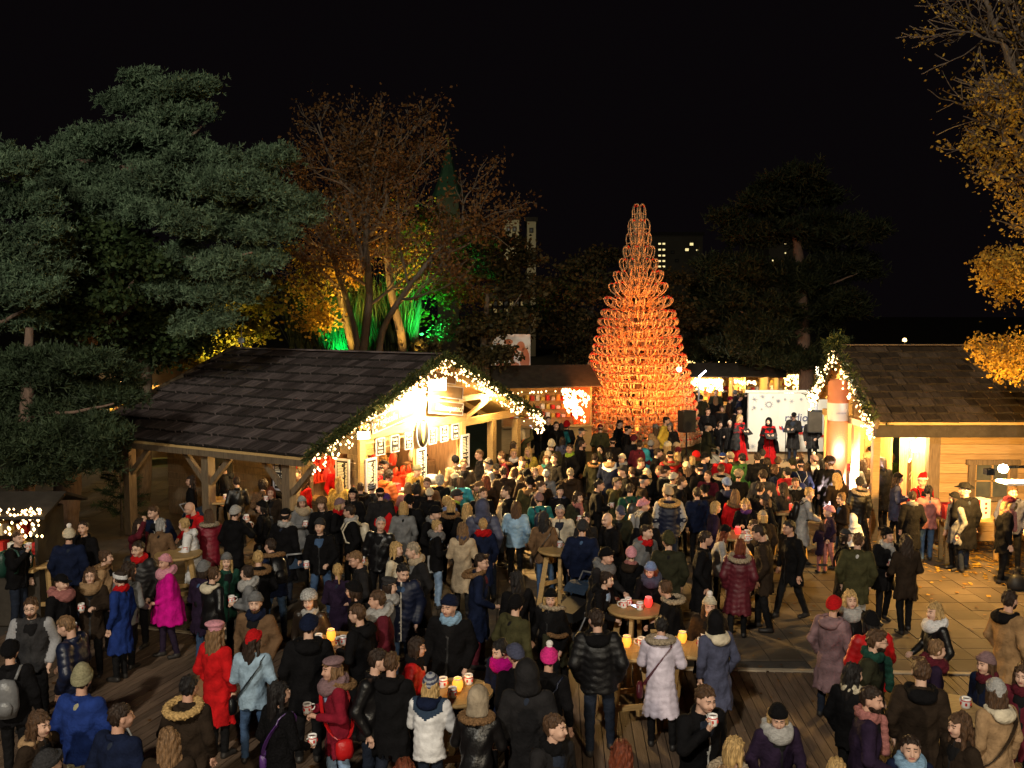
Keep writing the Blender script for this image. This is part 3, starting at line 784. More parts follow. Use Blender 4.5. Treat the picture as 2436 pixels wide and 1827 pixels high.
for k in range(1000):
    t = nr.random()
    p = np.array([-.1, CY * t - .05, EZ + (RZ - EZ) * t]) if nr.random() < .5 else np.array([-.1, CY + 1.8 * t, RZ + (EZ + .12 - RZ) * t])
    if nr.random() < .3: p = np.array([-.1, CY, RZ + .1])  + nr.normal(0, .12, 3)
    pts.append(p + nr.normal(0, .07, 3)); dirs.append(nr.normal(0, 1, 3))
blades(pts, dirs, .13, .03, 'garland', 'garland', cab, per=3)
def cw(x, y, z): return (8.5 + x, 22.3 + y, z)
fairy('warm fairy lights on the right cabin gable above the red column', [(cw(-.16, 0, EZ), cw(-.16, CY, RZ - .05)), (cw(-.16, CY, RZ - .05), cw(-.16, 4.6, EZ + .12))], 170, .42, .023)
fairy('dense bundle of fairy lights left of the red column top', [(cw(-.2, 3.7, 3.7), cw(-.2, 4.6, 3.15))], 45, .4, .028)
fairy('short string of fairy lights hanging at the cabin eave corner', [(cw(-.12, .0, 2.9), cw(-.1, .9, 3.3))], 30, .5, .026)
lp = empty('wall_lamp', cw(WX - .12, 1.35, 2.2), 0, 'glowing lamp on the yellow boards beside the cabin door', 'lamp')
MB().lathe([(.001, -.16), (.07, -.12), (.09, 0), (.06, .12), (.02, .15), (.001, .15)], 12).build('glass', M['lampglass'], lp)
MB().tube([(0, 0, .15), (.02, 0, .22), (.1, 0, .24)], .012, 5).build('bracket', M['black'], lp)
light('POINT', 'wall_lamp_light', cw(WX - .28, 1.35, 2.2), 170, WARM, .08)
light('POINT', 'porch_lamp_light', cw(.95, 2.4, 2.45), 800, WARM, .1)
light('POINT', 'door_lamp_light', cw(WX + .4, 2.6, 2.2), 14, (1.0, .45, .3), .1)
# standing lamp at the right edge
sl = empty('lamp_post', (9.75, 19.0, 0), 0, 'glaring floodlight on a pole before the cabin window, above a white tray', 'lamp')
MB().tube([(.85, .1, 0), (.85, .1, 2.75)], .03, 8).bar((.85, .1, 2.45), (.0, 0, 2.45), .05, .05).build('pole', M['black'], sl)
MB().lathe([(.001, -.09), (.07, -.07), (.1, 0), (.07, .07), (.001, .09)], 14, (0, 0, 2.42)).build('lamp_glass', M['lampglass'], sl)
MB().box(-.02, .95, -.2, .25, 2.12, 2.16).build('tray', M['white'], sl)
MB().box(-.36, -.2, -.08, .08, 2.3, 2.42).bar((-.2, 0, 2.38), (-.1, 0, 2.4), .03, .03).build('lamp_arm', M['black'], sl)
light('POINT', 'pole_lamp_light', (9.72, 19.15, 2.32), 1500, (1.0, .54, .13), .12)
# entrance notice
nb = empty('notice_board', (9.55, 23.0, 0), R(62), 'brown notice board with pale lines beside the cabin door', 'sign')
MB().box(-.32, .32, -.02, .02, .75, 1.95).box(-.3, -.24, -.02, .02, 0, .75).box(.24, .3, -.02, .02, 0, .75).build('panel', M['sign'], nb)
o = MB().box(-.2, .2, -.03, -.022, 1.62, 1.66).box(-.15, .2, -.03, -.022, 1.5, 1.535).prism([(-.1, .8), (.1, .8), (.1, 1.15), (0, 1.3), (-.1, 1.15)], 0, .001)
o = MB().box(-.2, .2, -.03, -.022, 1.62, 1.66).box(-.15, .2, -.03, -.022, 1.5, 1.535); o.build('lettering', M['letter'], nb)
# ================================================================ STAGE, BANNER, COLUMN, SPEAKERS
st = MB().box(7.2, 11.6, 33.2, 36.6, 0, .12).build('stage', M['wood2']); tag(st, 'low wooden stage under the white banner', 'stage')
bn = empty('banner', (8.85, 36.0, 0), 0, 'white banner with snowflakes and blue radio lettering behind the singers', 'banner')
BW = 3.05
cl = MB()
nx = 16
for i in range(nx):
    a, b2 = i / nx * BW, (i + 1) / nx * BW
    za, zb = .3 + .0 * i, .3
    ya, yb = .02 * math.sin(i * 1.3), .02 * math.sin((i + 1) * 1.3)
    cl.add([(a, ya, .22), (b2, yb, .22), (b2, yb, 2.42), (a, ya, 2.42), (a, ya + .01, .22), (b2, yb + .01, .22), (b2, yb + .01, 2.42), (a, ya + .01, 2.42)], [(0, 1, 2, 3), (5, 4, 7, 6)], 0, True)
cl.build('cloth', M['banner'], bn)
MB().box(-.15, BW + .1, -.03, .04, 2.44, 2.54).build('top_rail', M['white'], bn)
MB().box(-.04, .0, 0, .04, 0, 2.44).box(BW, BW + .04, 0, .04, 0, 2.44).build('frame', M['grey'], bn)
bt = frame_m((0, -.045, 0), (1, 0, 0), (0, 0, 1))
text('lettering', 'radio', .42, M['blueprint'], bn, bt @ Matrix.Translation((1.78, 1.50, 0)), shear=.1)
text('lettering', 'wien', .52, M['blueprint'], bn, bt @ Matrix.Translation((1.70, 1.12, 0)), shear=.1)
sf = MB()
def star(x, z, r, n, hollow=True):
    for k in range(n):
        a = 2 * math.pi * k / n
        c, s = math.cos(a), math.sin(a)
        i = r * .55 if hollow else 0.01
        sf.hexa([(x + i * c - .012 * s, -.05, z + i * s + .012 * c), (x + i * c + .012 * s, -.05, z + i * s - .012 * c), (x + r * c, -.05, z + r * s), (x + r * c - .004 * s, -.05, z + r * s + .004 * c),
                 (x + i * c - .012 * s, -.046, z + i * s + .012 * c), (x + i * c + .012 * s, -.046, z + i * s - .012 * c), (x + r * c, -.046, z + r * s), (x + r * c - .004 * s, -.046, z + r * s + .004 * c)])
    if hollow: sf.tube([(x + r * .52 * math.cos(a), -.048, z + r * .52 * math.sin(a)) for a in np.linspace(0, 6.283, 15)], .014, 4)
star(.75, 2.0, .17, 12); star(.22, 2.2, .14, 6, False); star(.2, 1.9, .1, 6, False); star(.52, 2.3, .12, 8, False); star(1.1, 2.14, .1, 10, False)
star(1.35, 2.2, .06, 6, False); star(1.6, 2.12, .1, 6, False); star(1.95, 2.2, .07, 6, False); star(2.4, 2.14, .07, 8, False); star(.48, 1.83, .05, 6, False); star(.14, 1.82, .03, 6, False); star(.9, 2.28, .04, 6, False)
star(.18, .42, .12, 8, False); star(.4, .5, .05, 6, False); star(1.9, .45, .08, 8, False); star(2.5, .5, .1, 8, False)
sf.build('snowflake_print', M['greyprint'], bn)
rb = MB()
for k in range(8):
    x0, x1 = 1.15 + k * .22, 1.15 + (k + 1) * .22
    zz = lambda x: 1.15 - .35 * ((x - 1.15) / 1.8) ** .6
    rb.hexa([(x0, -.047, zz(x0) - .05), (x1, -.047, zz(x1) - .05), (x1, -.044, zz(x1) - .05), (x0, -.044, zz(x0) - .05), (x0, -.047, zz(x0) + .05), (x1, -.047, zz(x1) + .04), (x1, -.044, zz(x1) + .04), (x0, -.044, zz(x0) + .05)])
rb.build('ribbon_print', M['redprint'], bn)
light('SPOT', 'stage_light', (8.2, 29.5, 4.6), 2100, (1.0, .86, .62), .15, (10.2, 36, 1.1), 60, .6)
light('SPOT', 'stage_light', (9.2, 30.5, 4.4), 800, (1.0, .86, .62), .15, (10.0, 36, 1.2), 70, .6)
# red fabric column
co = empty('red_column', (8.3, 24.5, 0), 0, 'tall red fabric column with a white label, glowing at its foot', 'column')
MB().lathe([(.26, 0), (.26, 3.0), (.255, 3.7), (.20, 3.78), (.001, 3.8)], 24).build('fabric', M['tubefab'], co)
MB().lathe([(.263, 2.75), (.264, 3.2)], 24).build('label', M['white'], co)
lt = MB()
for k in range(7): lt.box(-.12 + k * .035, -.1 + k * .035, -.268, -.264, 2.93, 2.97)
lt.build('lettering', M['greyprint'], co)
rays = MB()
for k in range(9):
    a = R(-10 + k * 16)
    for q in range(4):
        r = .1 + q * .06
        rays.box(.0 + r * math.cos(a) - .01, .0 + r * math.cos(a) + .01, -.266, -.262, 2.2 + r * math.sin(a), 2.2 + r * math.sin(a) + .008)
rays.build('sunray_print', M['gold'], co)
light('SPOT', 'column_uplight', (8.05, 23.7, .45), 4200, (1.0, .76, .70), .06, (8.3, 24.45, 1.9), 100, .7)
light('POINT', 'column_foot_light', (8.25, 24.05, 2.0), 30, (1.0, .85, .85), .06)
def speaker(loc, rz, lab, lab2):
    o = empty('speaker', (loc[0], loc[1], 1.35), rz, lab, 'loudspeaker', 'stage loudspeakers')
    MB().box(-.24, .24, -.2, .2, 0, .74).build('cabinet', M['black'], o)
    MB().box(-.215, .215, -.212, -.202, .03, .71).build('grille', M['darkroof'], o)
    MB().box(.242, .25, -.05, .05, .3, .42).build('handle', M['grey'], o)
    s = empty('speaker_stand', loc, rz, lab2, 'stand', 'loudspeaker stands')
    MB().tube([(0, 0, .1), (0, 0, 1.35)], .03, 8).build('pole', M['black'], s)
    for k in range(3):
        a = R(90 + 120 * k)
        MB().tube([(0, 0, .7), (.45 * math.cos(a), .45 * math.sin(a), .02)], .015, 6).build('leg', M['black'], s)
speaker((6.0, 33.0, 0), R(20), 'black loudspeaker in front of the right edge of the sledge tree', 'black stand carrying the loudspeaker by the sledge tree')
speaker((10.4, 33.0, 0), R(-15), 'black loudspeaker in front of the right end of the banner', 'dark stand carrying the loudspeaker before the banner')
ms = empty('microphone_stand', (9.75, 34.2, .12), 0, 'thin microphone stand in front of the singer in a beret', 'stand')
MB().tube([(0, 0, 0), (0, 0, 1.2), (.2, .1, 1.55)], .012, 6).build('pole', M['black'], ms)
MB().tube([(.2, .1, 1.55), (.3, .15, 1.62)], .03, 8).build('microphone', M['black'], ms)
for k in range(3): MB().tube([(0, 0, .1), (.3 * math.cos(k * 2.1), .3 * math.sin(k * 2.1), 0)], .01, 5).build('leg', M['black'], ms)
# ================================================================ SLEDGE TREE
tx, ty = 6.0 * 0 + (1517 - 1218) / FPX * 39.5, 39.5
tree = empty('sledge_tree', (tx, ty, 0), 0, 'tall Christmas tree built from stacked wooden sledges, lit orange', 'sculpture')
sm = MB()
L = 1.02
for sx in (-.17, .17):
    P = [(sx, 0, 0), (sx, .55, 0), (sx, .78, .03), (sx, .93, .10), (sx, 1.01, .2), (sx, .99, .30), (sx, .88, .35), (sx, .70, .32), (sx, .4, .25), (sx, 0, .23)]
    sm.tube(P[:4], .022, 5, 0); sm.tube(P[3:6], .024, 5, 0); sm.tube(P[5:7], .026, 5, 1); sm.tube(P[6:], .02, 5, 0)
for y in (.15, .62): sm.box(-.17, .17, y - .015, y + .015, .2, .225); sm.box(-.19, -.15, y - .015, y + .015, 0, .22); sm.box(.15, .19, y - .015, y + .015, 0, .22)
for x in (-.12, -.04, .04, .12): sm.box(x - .02, x + .02, .02, .68, .24, .258)
sled = sm.mesh('sledge', [M['sled'], M['redsled']])
ZT = [.2, .47, 1.5, 3.05, 4.4, 5.28, 6.08, 6.6, 7.13, 7.6, 8.2, 8.7, 9.3, 9.9]
RT = [2.75, 2.72, 2.5, 2.14, 1.78, 1.6, 1.42, 1.26, 1.1, .88, .74, .58, .48, .24]
ZS = np.concatenate([np.arange(.12, 5.3, .325), [5.45, 5.82, 6.2, 6.62, 7.1, 7.6, 8.15, 8.75]])
NF = len(ZS) - 8
slots = []
for i, zz in enumerate(ZS):
    if i < NF:
        tilt = 3 + 9 * max(0, i - 10) / 5
        rad = float(np.interp(zz + .25, ZT, RT)) - .04 * (i % 2)
        n = max(9, int(2 * math.pi * rad / .56))
    else:
        k = i - NF
        tilt = [18, 32, 44, 53, 62, 70, 78, 84][k]
        rad = float(np.interp(zz + L * math.sin(R(tilt)) + .1, ZT, RT))
        n = [10, 9, 9, 8, 7, 6, 5, 4][k]
    off = rng.random() * 6.28
    for q in range(n):
        a = off + 2 * math.pi * (q + rng.uniform(-.08, .08)) / n
        t = R(tilt + rng.uniform(-3, 3))
        r0 = max(.04, rad - L * math.cos(t))
        m = Matrix.Translation((r0 * math.cos(a), r0 * math.sin(a), zz)) @ Matrix.Rotation(a - math.pi / 2, 4, 'Z') @ Matrix.Rotation(t, 4, 'X')
        slots.append((math.sin(a) * rad - (.35 if i >= NF else 0), m))
slots.sort(key=lambda s: s[0])
back = ([], [], [])
for k, (_, m) in enumerate(slots):
    if k < 298: link('sledge', sled, tree, mat=m)
    else:
        nv = len(back[0])
        vs = np.array([m @ v.co for v in sled.vertices]); back[0].extend(map(tuple, vs))
        for p in sled.polygons: back[1].append([nv + i for i in p.vertices]); back[2].append(p.material_index)
me = bpy.data.meshes.new('rear_sledges'); me.from_pydata(back[0], [], back[1]); me.materials.append(M['sled']); me.materials.append(M['redsled'])
me.polygons.foreach_set('material_index', back[2]); tag(link('rear_sledges', me, tree), kind='stuff')
MB().tube([(0, 0, 0), (0, 0, 9.4)], .11, 8).build('mast', M['darkroof'], tree)
for i, zz in enumerate(ZS[:NF]):
    rad = float(np.interp(zz, ZT, RT)) - .85
    P = [(rad * math.cos(a), rad * math.sin(a), zz - .03) for a in np.linspace(0, 2 * math.pi, 19)]
    MB().tube(P, .045, 4, cap=False, smooth=False).build('ring_beam', M['sled'], tree)
OR = (1.0, .24, .03)
for z, e in ((.6, 190), (1.7, 190), (3.0, 160), (4.4, 90), (5.6, 36)):
    light('POINT', 'tree_inner_light', (tx, ty - .25, z), e, (1.0, .22, .03), .15)
for a in (-125, -90, -55):
    light('SPOT', 'tree_spot', (tx + 4.6 * math.cos(R(a)), ty + 4.6 * math.sin(R(a)), 2.35), 1150, (1.0, .29, .06), .1, (tx, ty, 3.6), 95, .7)
light('SPOT', 'tree_spot', (tx + .6, ty - 6.0, 2.3), 1900, (1.0, .36, .10), .1, (tx, ty, 8.0), 40, .8)
light('SPOT', 'tree_spot', (tx - 4.2, ty - 1.0, 1.0), 560, (1.0, .10, .02), .1, (tx, ty, 2.6), 85, .7)
ab = empty('star_lamp', (6.75, 38.8, 6.15 * 0 + 4.95), 0, 'single bright white lamp at the right side of the sledge tree', 'lamp')
ab.location = tuple(at_y(1616, 879, 38.0))
MB().lathe([(.001, -.09), (.065, -.065), (.09, 0), (.065, .065), (.001, .09)], 12).build('glass', M['lampglass'], ab)
MB().tube([(0, 0, .08), (0, 0, .3), (-.2, .6, .3)], .012, 5).build('arm', M['black'], ab)
# ================================================================ TABLES WITH THINGS ON THEM
TZ = 1.08
def make_table(loc, rz, label, square=False):
    o = empty('standing_table', loc, rz, label, 'table', 'wooden standing tables')
    b = MB()
    if square: b.box(-.4, .4, -.3, .3, TZ - .05, TZ)
    else: b.lathe([(.001, TZ - .05), (.41, TZ - .05), (.425, TZ - .03), (.42, TZ), (.001, TZ)], 28, smooth=False)
    b.build('tabletop', M['table'], o)
    for k in range(4):
        a = R(45 + 90 * k); c, s = math.cos(a), math.sin(a)
        MB().bar((c * .24, s * .24, TZ - .051), (c * .40, s * .40, 0), .055, .09).build('leg', M['table'], o)
    for sy in (-1, 1): MB().bar((.27, sy * .27, .38), (-.27, sy * .27, .38), .04, .07).build('rail', M['table'], o)
    return o
mugm = MB().lathe([(.001, .004), (.036, 0), (.04, .01), (.042, .095), (.038, .096), (.036, .08), (.001, .078)], 14, mi=0)
mugm.lathe([(.0425, .066), (.0432, .068), (.0432, .074), (.0425, .076)], 14, mi=1)
mugm.tube([(.04, 0, .08), (.07, 0, .075), (.078, 0, .05), (.065, 0, .025), (.04, 0, .02)], .007, 5, 0)
mugm.lathe([(.0365, .0805), (.001, .0807)], 14, mi=2)
for k in range(5): mugm.box(.040 * math.cos(k * 1.25) - .007, .040 * math.cos(k * 1.25) + .007, .040 * math.sin(k * 1.25) - .007, .040 * math.sin(k * 1.25) + .007, .03, .055, 1)
MUG = mugm.mesh('mug', [M['mug'], M['redprint'], M['wine']])
def mug(p, rz, label, group='printed mugs', sc=1.25):
    o = link('mug', MUG, None, p); o.rotation_euler = (0, 0, rz); o.scale = (sc,) * 3
    return tag(o, label, 'mug', group)
def candle(p, label, red=False):
    o = empty('candle_jar', p, 0, label, 'candle', 'candle jars')
    MB().lathe([(.001, 0), (.04, 0), (.06, .045), (.064, .09), (.05, .135), (.046, .14)], 14).build('glass', M['redcandle' if red else 'candle'], o)
    MB().lathe([(.048, .137), (.055, .146), (.046, .155), (.042, .146)], 14).build('rim', M['frame'], o)
    light('POINT', 'candle_light', (p[0], p[1], p[2] + .26), 2.4 if not red else 1.4, (1.0, .48, .1) if not red else (1.0, .1, .08), .04)
PLATE = MB().lathe([(.001, 0), (.07, 0), (.11, .018), (.108, .022), (.07, .006), (.001, .006)], 18).mesh('plate', M['mug'])
tabs = [
 (100, 1335, 0, 'round standing table at the left edge holding a plate', [('plate', .12, .05), ('mug', -.16, -.1)]),
 (425, 1316, 30, 'standing table hidden between the brown coat and white coat women', [('mug', .1, .1)]),
 (527, 1188, 10, 'standing table under the left hut porch', [('mug', .1, 0)]),
 (795, 1526, 20, 'standing table between the two groups in the left foreground', [('candle', -.05, .05), ('mug', .1, -.18), ('mug', -.2, -.05)]),
 (1089, 1643, 15, 'standing table with a glowing yellow candle between foreground drinkers', [('candle', .0, .0), ('mug', -.18, .1), ('mug', .12, .2), ('mug', -.05, -.2)]),
 (1333, 1306, 40, 'standing table by the man in the cream sweater', [('mug', .0, .1), ('mug', .15, -.1)]),
 (1512, 1446, 25, 'standing table littered with mugs and a lit phone', [('mug', -.18, 0), ('mug', -.1, .12), ('mug', .05, -.1), ('redcandle', .2, .05), ('phone', .0, .05)]),
 (1492, 1542, 12, 'standing table with candle beside the lavender coat woman', [('candle', -.0, .05), ('mug', -.22, -.08), ('mug', .2, .08), ('mug', -.18, .14)]),
 (1648, 1536, 70, 'standing table with candle right of the lavender coat woman', [('candle', -.12, .12), ('mug', .1, -.05), ('mug', .18, .15)]),
 (1756, 1272, 50, 'standing table with a red candle among the right hand crowd', [('redcandle', .0, .05), ('mug', .15, -.1), ('plate', .15, .15)]),
 (1780, 1322, 35, 'standing table with yellow candle in front of the burgundy parka', [('candle', .1, .05), ('mug', -.25, -.2)]),
 (1880, 1214, 0, 'small square table with a red candle near the log cabin', [('redcandle', .0, .05), ('mug', .18, .0)]),
 (2272, 1684, 20, 'standing table with two mugs at the lower right corner', [('mug', .12, .0), ('mug', -.12, .05)]),
]
for i, (x, y, rz, lab, items) in enumerate(tabs):
    p = at_z(x, y, TZ)
    make_table((p[0], p[1], 0), R(rz), lab, 'square' in lab)
    short = lab.split(' table ', 1)[1] if ' table ' in lab else lab
    cnt = {}
    for kind, dx, dy in items:
        q = (p[0] + dx, p[1] + dy, TZ + .003)
        cnt[kind] = cnt.get(kind, 0) + 1
        pos = ['nearest the camera', 'farther back', 'beside the others'][0]
        if kind == 'mug':
            side = 'left' if dx < -.03 else 'right' if dx > .03 else 'middle'
            dep = 'front' if dy < 0 else 'middle' if dy < .11 else 'back'
            mug(q, rng.uniform(0, 6), ' '.join(('mug at %s %s of the table %s' % (dep, side, short)).split()[:16]), 'printed mugs on the tables')
        elif kind == 'plate':
            tag(link('plate', PLATE, None, q), 'white paper plate on the table ' + short, 'plate')
        elif kind == 'phone':
            o = MB().box(-.04, .04, -.075, .075, 0, .009).build('phone', M['black'], None, q); o.rotation_euler = (0, 0, .4)
            MB().box(-.035, .035, -.068, .068, .009, .0105).build('screen', M['phone'], o)
            tag(o, 'phone with a lit white screen lying among the mugs', 'phone')
        else: candle(q, ('red' if 'red' in kind else 'yellow') + ' candle jar on the table ' + short, 'red' in kind)
# plank table by the log wall with a red and white box
pt = empty('plank_table', (10.15, 21.0, 0), R(-4), 'narrow plank table standing before the log wall', 'table')
MB().box(-.75, .75, -.25, .25, .95, 1.0).build('tabletop', M['table'], pt)
for sx in (-.6, .6):
    MB().box(sx - .04, sx + .04, -.22, -.14, 0, .95).build('leg', M['table'], pt); MB().box(sx - .04, sx + .04, .14, .22, 0, .95).build('leg', M['table'], pt)
bx = MB().box(-.16, .16, -.14, .14, 0, .42).build('box', M['white'], None, (10.3, 21.0, 1.002)); bx.rotation_euler = (0, 0, R(25))
tag(bx, 'white and red cardboard box on the plank table', 'box')
MB().box(-.164, -.161, -.141, .141, 0, .421).build('red_side', M['redprint'], bx)
ic = MB()
for k in range(3): ic.lathe([(.001, 0), (.035, 0), (.035, .003)], 10, (0, 0, 0))
ic = MB()
for k in range(3): ic.box(-.02, .05, -.1445, -.141, .1 + k * .1, .15 + k * .1)
ic.build('print', M['redprint'], bx)
put('crate', MB().box(-.3, .3, -.2, .2, 0, .03).box(-.3, .3, -.2, -.18, .03, .3).box(-.3, .3, .18, .2, .03, .3).box(-.3, -.28, -.18, .18, .03, .3).box(.28, .3, -.18, .18, .03, .3), 'redprint', 'flat red box left of the white box on the plank table', 'box', (9.75, 21.0, 1.002))
bx.scale = (1, 1, 1)
# ================================================================ TREES
def crown_points(blobs, n, sub=26, spread=.30, hollow=.55):
    """points gathered in clumps over ellipsoids; blobs = (centre, radius)"""
    blobs = [(np.array(c, float), r) for c, r in blobs]
    w = np.array([r ** 2 for _, r in blobs]); w /= w.sum()
    P, D = [], []
    for (c, r), q in zip(blobs, w):
        k = int(n * q) + 1
        ns = max(5, int(sub * r))
        u = nr.normal(0, 1, (ns, 3)); u /= np.linalg.norm(u, axis=1, keepdims=True)
        u[:, 2] = np.abs(u[:, 2]) * .95 - .45 * nr.random(ns)
        rr = r * (hollow + (1 - hollow) * nr.random((ns, 1)))
        sc = c + u * rr * np.array([1, 1, .85])
        idx = nr.integers(0, ns, k)
        e = nr.normal(0, 1, (k, 3)) * spread * np.array([1, 1, .5]) * min(1, .5 + r * .4)
        P.append(sc[idx] + e); d = u[idx] * .6 + np.array([0, 0, .6]) + e * .6
        D.append(d)
    return np.concatenate(P), np.concatenate(D)
def W(x, y, Y): return at_y(x, y, Y)
def limb(tree_o, mb, pts, r0, r1, n=7):
    P = np.array(pts, float); k = len(P)
    # smooth the polyline
    t = np.linspace(0, k - 1, (k - 1) * 4 + 1)
    Q = np.stack([np.interp(t, np.arange(k), P[:, i]) for i in range(3)], 1)
    Q[1:-1] = (Q[:-2] + Q[1:-1] * 2 + Q[2:]) / 4
    Q[1:-1] += nr.normal(0, .02, Q[1:-1].shape)
    mb.tube(Q, list(np.linspace(r0, r1, len(Q))), n)
def pine(name, label, trunk, limbs, blobs, n, mat, length, width, r0=.3, per=5, group=None, bark='barkpine', sub=26, spread=.3):
    o = empty(name, (trunk[0][0], trunk[0][1], 0), 0, label, 'tree', group)
    b = Vector(o.location)
    sh = lambda P: [tuple(np.array(p) - np.array(b)) for p in P]
    mb = MB(); limb(o, mb, sh(trunk), r0, r0 * .35, 9); mb.build('trunk', M[bark], o)
    mb = MB()
    for lm in limbs: limb(o, mb, sh(lm), r0 * .22, .02, 6)
    if mb.v: tag(mb.build('branches', M[bark], o), kind='stuff')
    bl = []
    for c, r in blobs:            # break each mass into uneven smaller boughs
        c = np.array(c) - np.array(b)
        bl.append((c + nr.normal(0, .1, 3) * r, r * .72))
        for q in range(4):
            u = nr.normal(0, 1, 3); u[2] = abs(u[2]) * .8 - .35; u /= np.linalg.norm(u)
            bl.append((c + u * r * nr.uniform(.55, .95), r * nr.uniform(.28, .52)))
    P, D = crown_points(bl, n, sub, spread, .3)
    c = blades(P, D, length, width, mat, 'crown', o, spread=.85, per=per); tag(c, kind='stuff')
    return o
Yp = 24.0
def blob(x, y, r, Y): return (W(x, y, Y), r / FPX * Y)
up = [(370, 235, 78), (310, 262, 55), (440, 215, 60), (345, 190, 36), (455, 200, 34), (410, 280, 70), (250, 330, 70), (340, 345, 80), (190, 385, 66), (110, 385, 55), (425, 340, 66), (150, 440, 60)]
rt = [(560, 410, 80), (645, 378, 50), (610, 470, 85), (680, 505, 60), (720, 515, 42), (490, 450, 85), (400, 440, 75), (330, 450, 70), (300, 520, 60), (250, 480, 60), (600, 690, 40), (640, 630, 40), (460, 780, 40), (520, 760, 40), (400, 700, 50), (545, 545, 85), (640, 555, 66), (450, 545, 72), (610, 625, 52), (510, 640, 72), (420, 610, 52), (490, 705, 48), (560, 690, 44), (370, 520, 55)]
pine('pine_tree', 'big grey green pine with a wide leaning crown above the left hut roof',
     [W(150, 1275, 23.0), W(165, 1050, 23.2), W(215, 760, 23.6), W(300, 480, 24.0), W(350, 310, 24.2), W(400, 230, 24.3)],
     [[W(285, 520, 24), W(400, 480, 23.8), W(540, 470, 23.5), W(640, 430, 23.3)], [W(250, 640, 24), W(360, 600, 23.6), W(520, 620, 23.0), W(600, 600, 22.8)], [W(330, 360, 24.1), W(440, 330, 24), W(480, 300, 24)],
      [W(310, 400, 24.1), W(200, 380, 24.3), W(110, 380, 24.5)], [W(230, 700, 23.8), W(160, 640, 23.5), W(120, 600, 23.2)], [W(340, 330, 24.1), W(310, 290, 24.0)], [W(240, 780, 23.6), W(330, 720, 23.2), W(300, 690, 23), W(340, 640, 22.9)], [W(355, 300, 24.1), W(420, 320, 23.6)]],
     [blob(x, y, r, Yp + nr.uniform(-.8, .8)) for x, y, r in up] + [blob(x, y, r, 22.9 + nr.uniform(-.9, .7)) for x, y, r in rt] + [blob(x, y, r, 25.0) for x, y, r in [(300, 450, 95), (420, 520, 100), (540, 520, 95), (270, 590, 80), (450, 640, 80), (170, 430, 60), (560, 620, 60), (640, 470, 60), (420, 380, 60)]],
     64000, 'pine', .09, .024, .34, sub=60, spread=.24, per=6)
lf = [(20, 400, 60), (55, 500, 80), (95, 590, 66), (15, 600, 80), (60, 700, 80), (110, 560, 50), (20, 760, 70), (130, 640, 40)]
pine('pine_tree', 'pine cut by the left picture edge, pale green tufts against the sky',
     [W(-90, 1330, 20.5), W(-80, 900, 20.8), W(-60, 600, 21), W(-30, 420, 21.2)], [[W(-60, 640, 21), W(30, 600, 20.8), W(90, 580, 20.6)], [W(-70, 800, 20.9), W(20, 760, 20.6), W(80, 720, 20.3)]],
     [blob(x, y, r, 20.8 + nr.uniform(-.5, .5)) for x, y, r in lf], 18000, 'pine', .09, .023, .3, sub=60, spread=.24, per=6)
lw = [(60, 880, 80), (150, 880, 70), (230, 860, 60), (40, 960, 90), (150, 985, 90), (245, 950, 70), (60, 1060, 90), (170, 1080, 80), (250, 1040, 55), (230, 1110, 40), (100, 1130, 60), (290, 880, 30)]
pine('spruce_tree', 'dark drooping evergreen boughs low at the left in front of the hut',
     [W(60, 1330, 19.5), W(65, 1000, 19.8), W(70, 780, 20)], [[W(65, 900, 19.9), W(170, 870, 19.6), W(260, 850, 19.3)], [W(65, 990, 19.8), W(180, 980, 19.4), W(270, 960, 19.2)]],
     [blob(x, y, r, 19.8 + nr.uniform(-.6, .6)) for x, y, r in lw], 26000, 'pined', .10, .024, .22, sub=60, spread=.24, per=6)
dk = [(250, 640, 70), (220, 740, 90), (320, 780, 90), (180, 680, 60), (300, 690, 70), (390, 760, 80), (420, 680, 60), (350, 860, 70), (130, 770, 60), (440, 820, 60), (100, 470, 60), (200, 540, 60), (280, 580, 60)]
def broad(name, label, trunk, blobs, n, size, mat, r0=.25, group=None, limbs=(), bark='bark', sub=24, spread=.34):
    o = empty(name, (trunk[0][0], trunk[0][1], 0), 0, label, 'tree', group)
    b = np.array(o.location)
    mb = MB(); limb(o, mb, [np.array(p) - b for p in trunk], r0, r0 * .4, 9); mb.build('trunk', M[bark], o)
    mb = MB()
    for lm in limbs: limb(o, mb, [np.array(p) - b for p in lm], r0 * .4, .025, 6)
    if mb.v: tag(mb.build('branches', M[bark], o), kind='stuff')
    P, D = crown_points([(np.array(c) - b, r) for c, r in blobs], n, sub, spread)
    tag(leaves(P, size, mat, 'crown', o, .3), kind='stuff')
    return o
broad('deciduous_tree', 'dark leafed tree standing in the gap behind the two left pines', [W(330, 1190, 25.6), W(345, 900, 25.6), W(330, 700, 25.6)],
      [blob(x, y, r, 25.6 + nr.uniform(-1, 1)) for x, y, r in dk] + [blob(x, y, r, 22.6) for x, y, r in [(215, 700, 60), (225, 620, 55), (250, 560, 50), (200, 780, 60), (300, 600, 50), (330, 640, 60), (280, 720, 60), (180, 850, 40)]], 26000, .13, 'darkgreen', .3)
yl = [(520, 760, 62), (590, 735, 56), (560, 800, 52), (470, 830, 50), (430, 860, 40), (620, 690, 40), (500, 850, 40), (600, 790, 40)]
broad('deciduous_tree', 'yellow green leafed tree lit from below behind the hut ridge', [W(480, 1010, 31.5), W(500, 900, 31.5), W(530, 780, 31.5)],
      [blob(x, y, r, 31 + nr.uniform(-.6, .6)) for x, y, r in yl], 6000, .17, 'greenleaf', .2)
light('SPOT', 'leaf_uplight', tuple(W(500, 905, 29.8)), 900, (1.0, .72, .15), .1, tuple(W(545, 765, 31)), 85, .7)
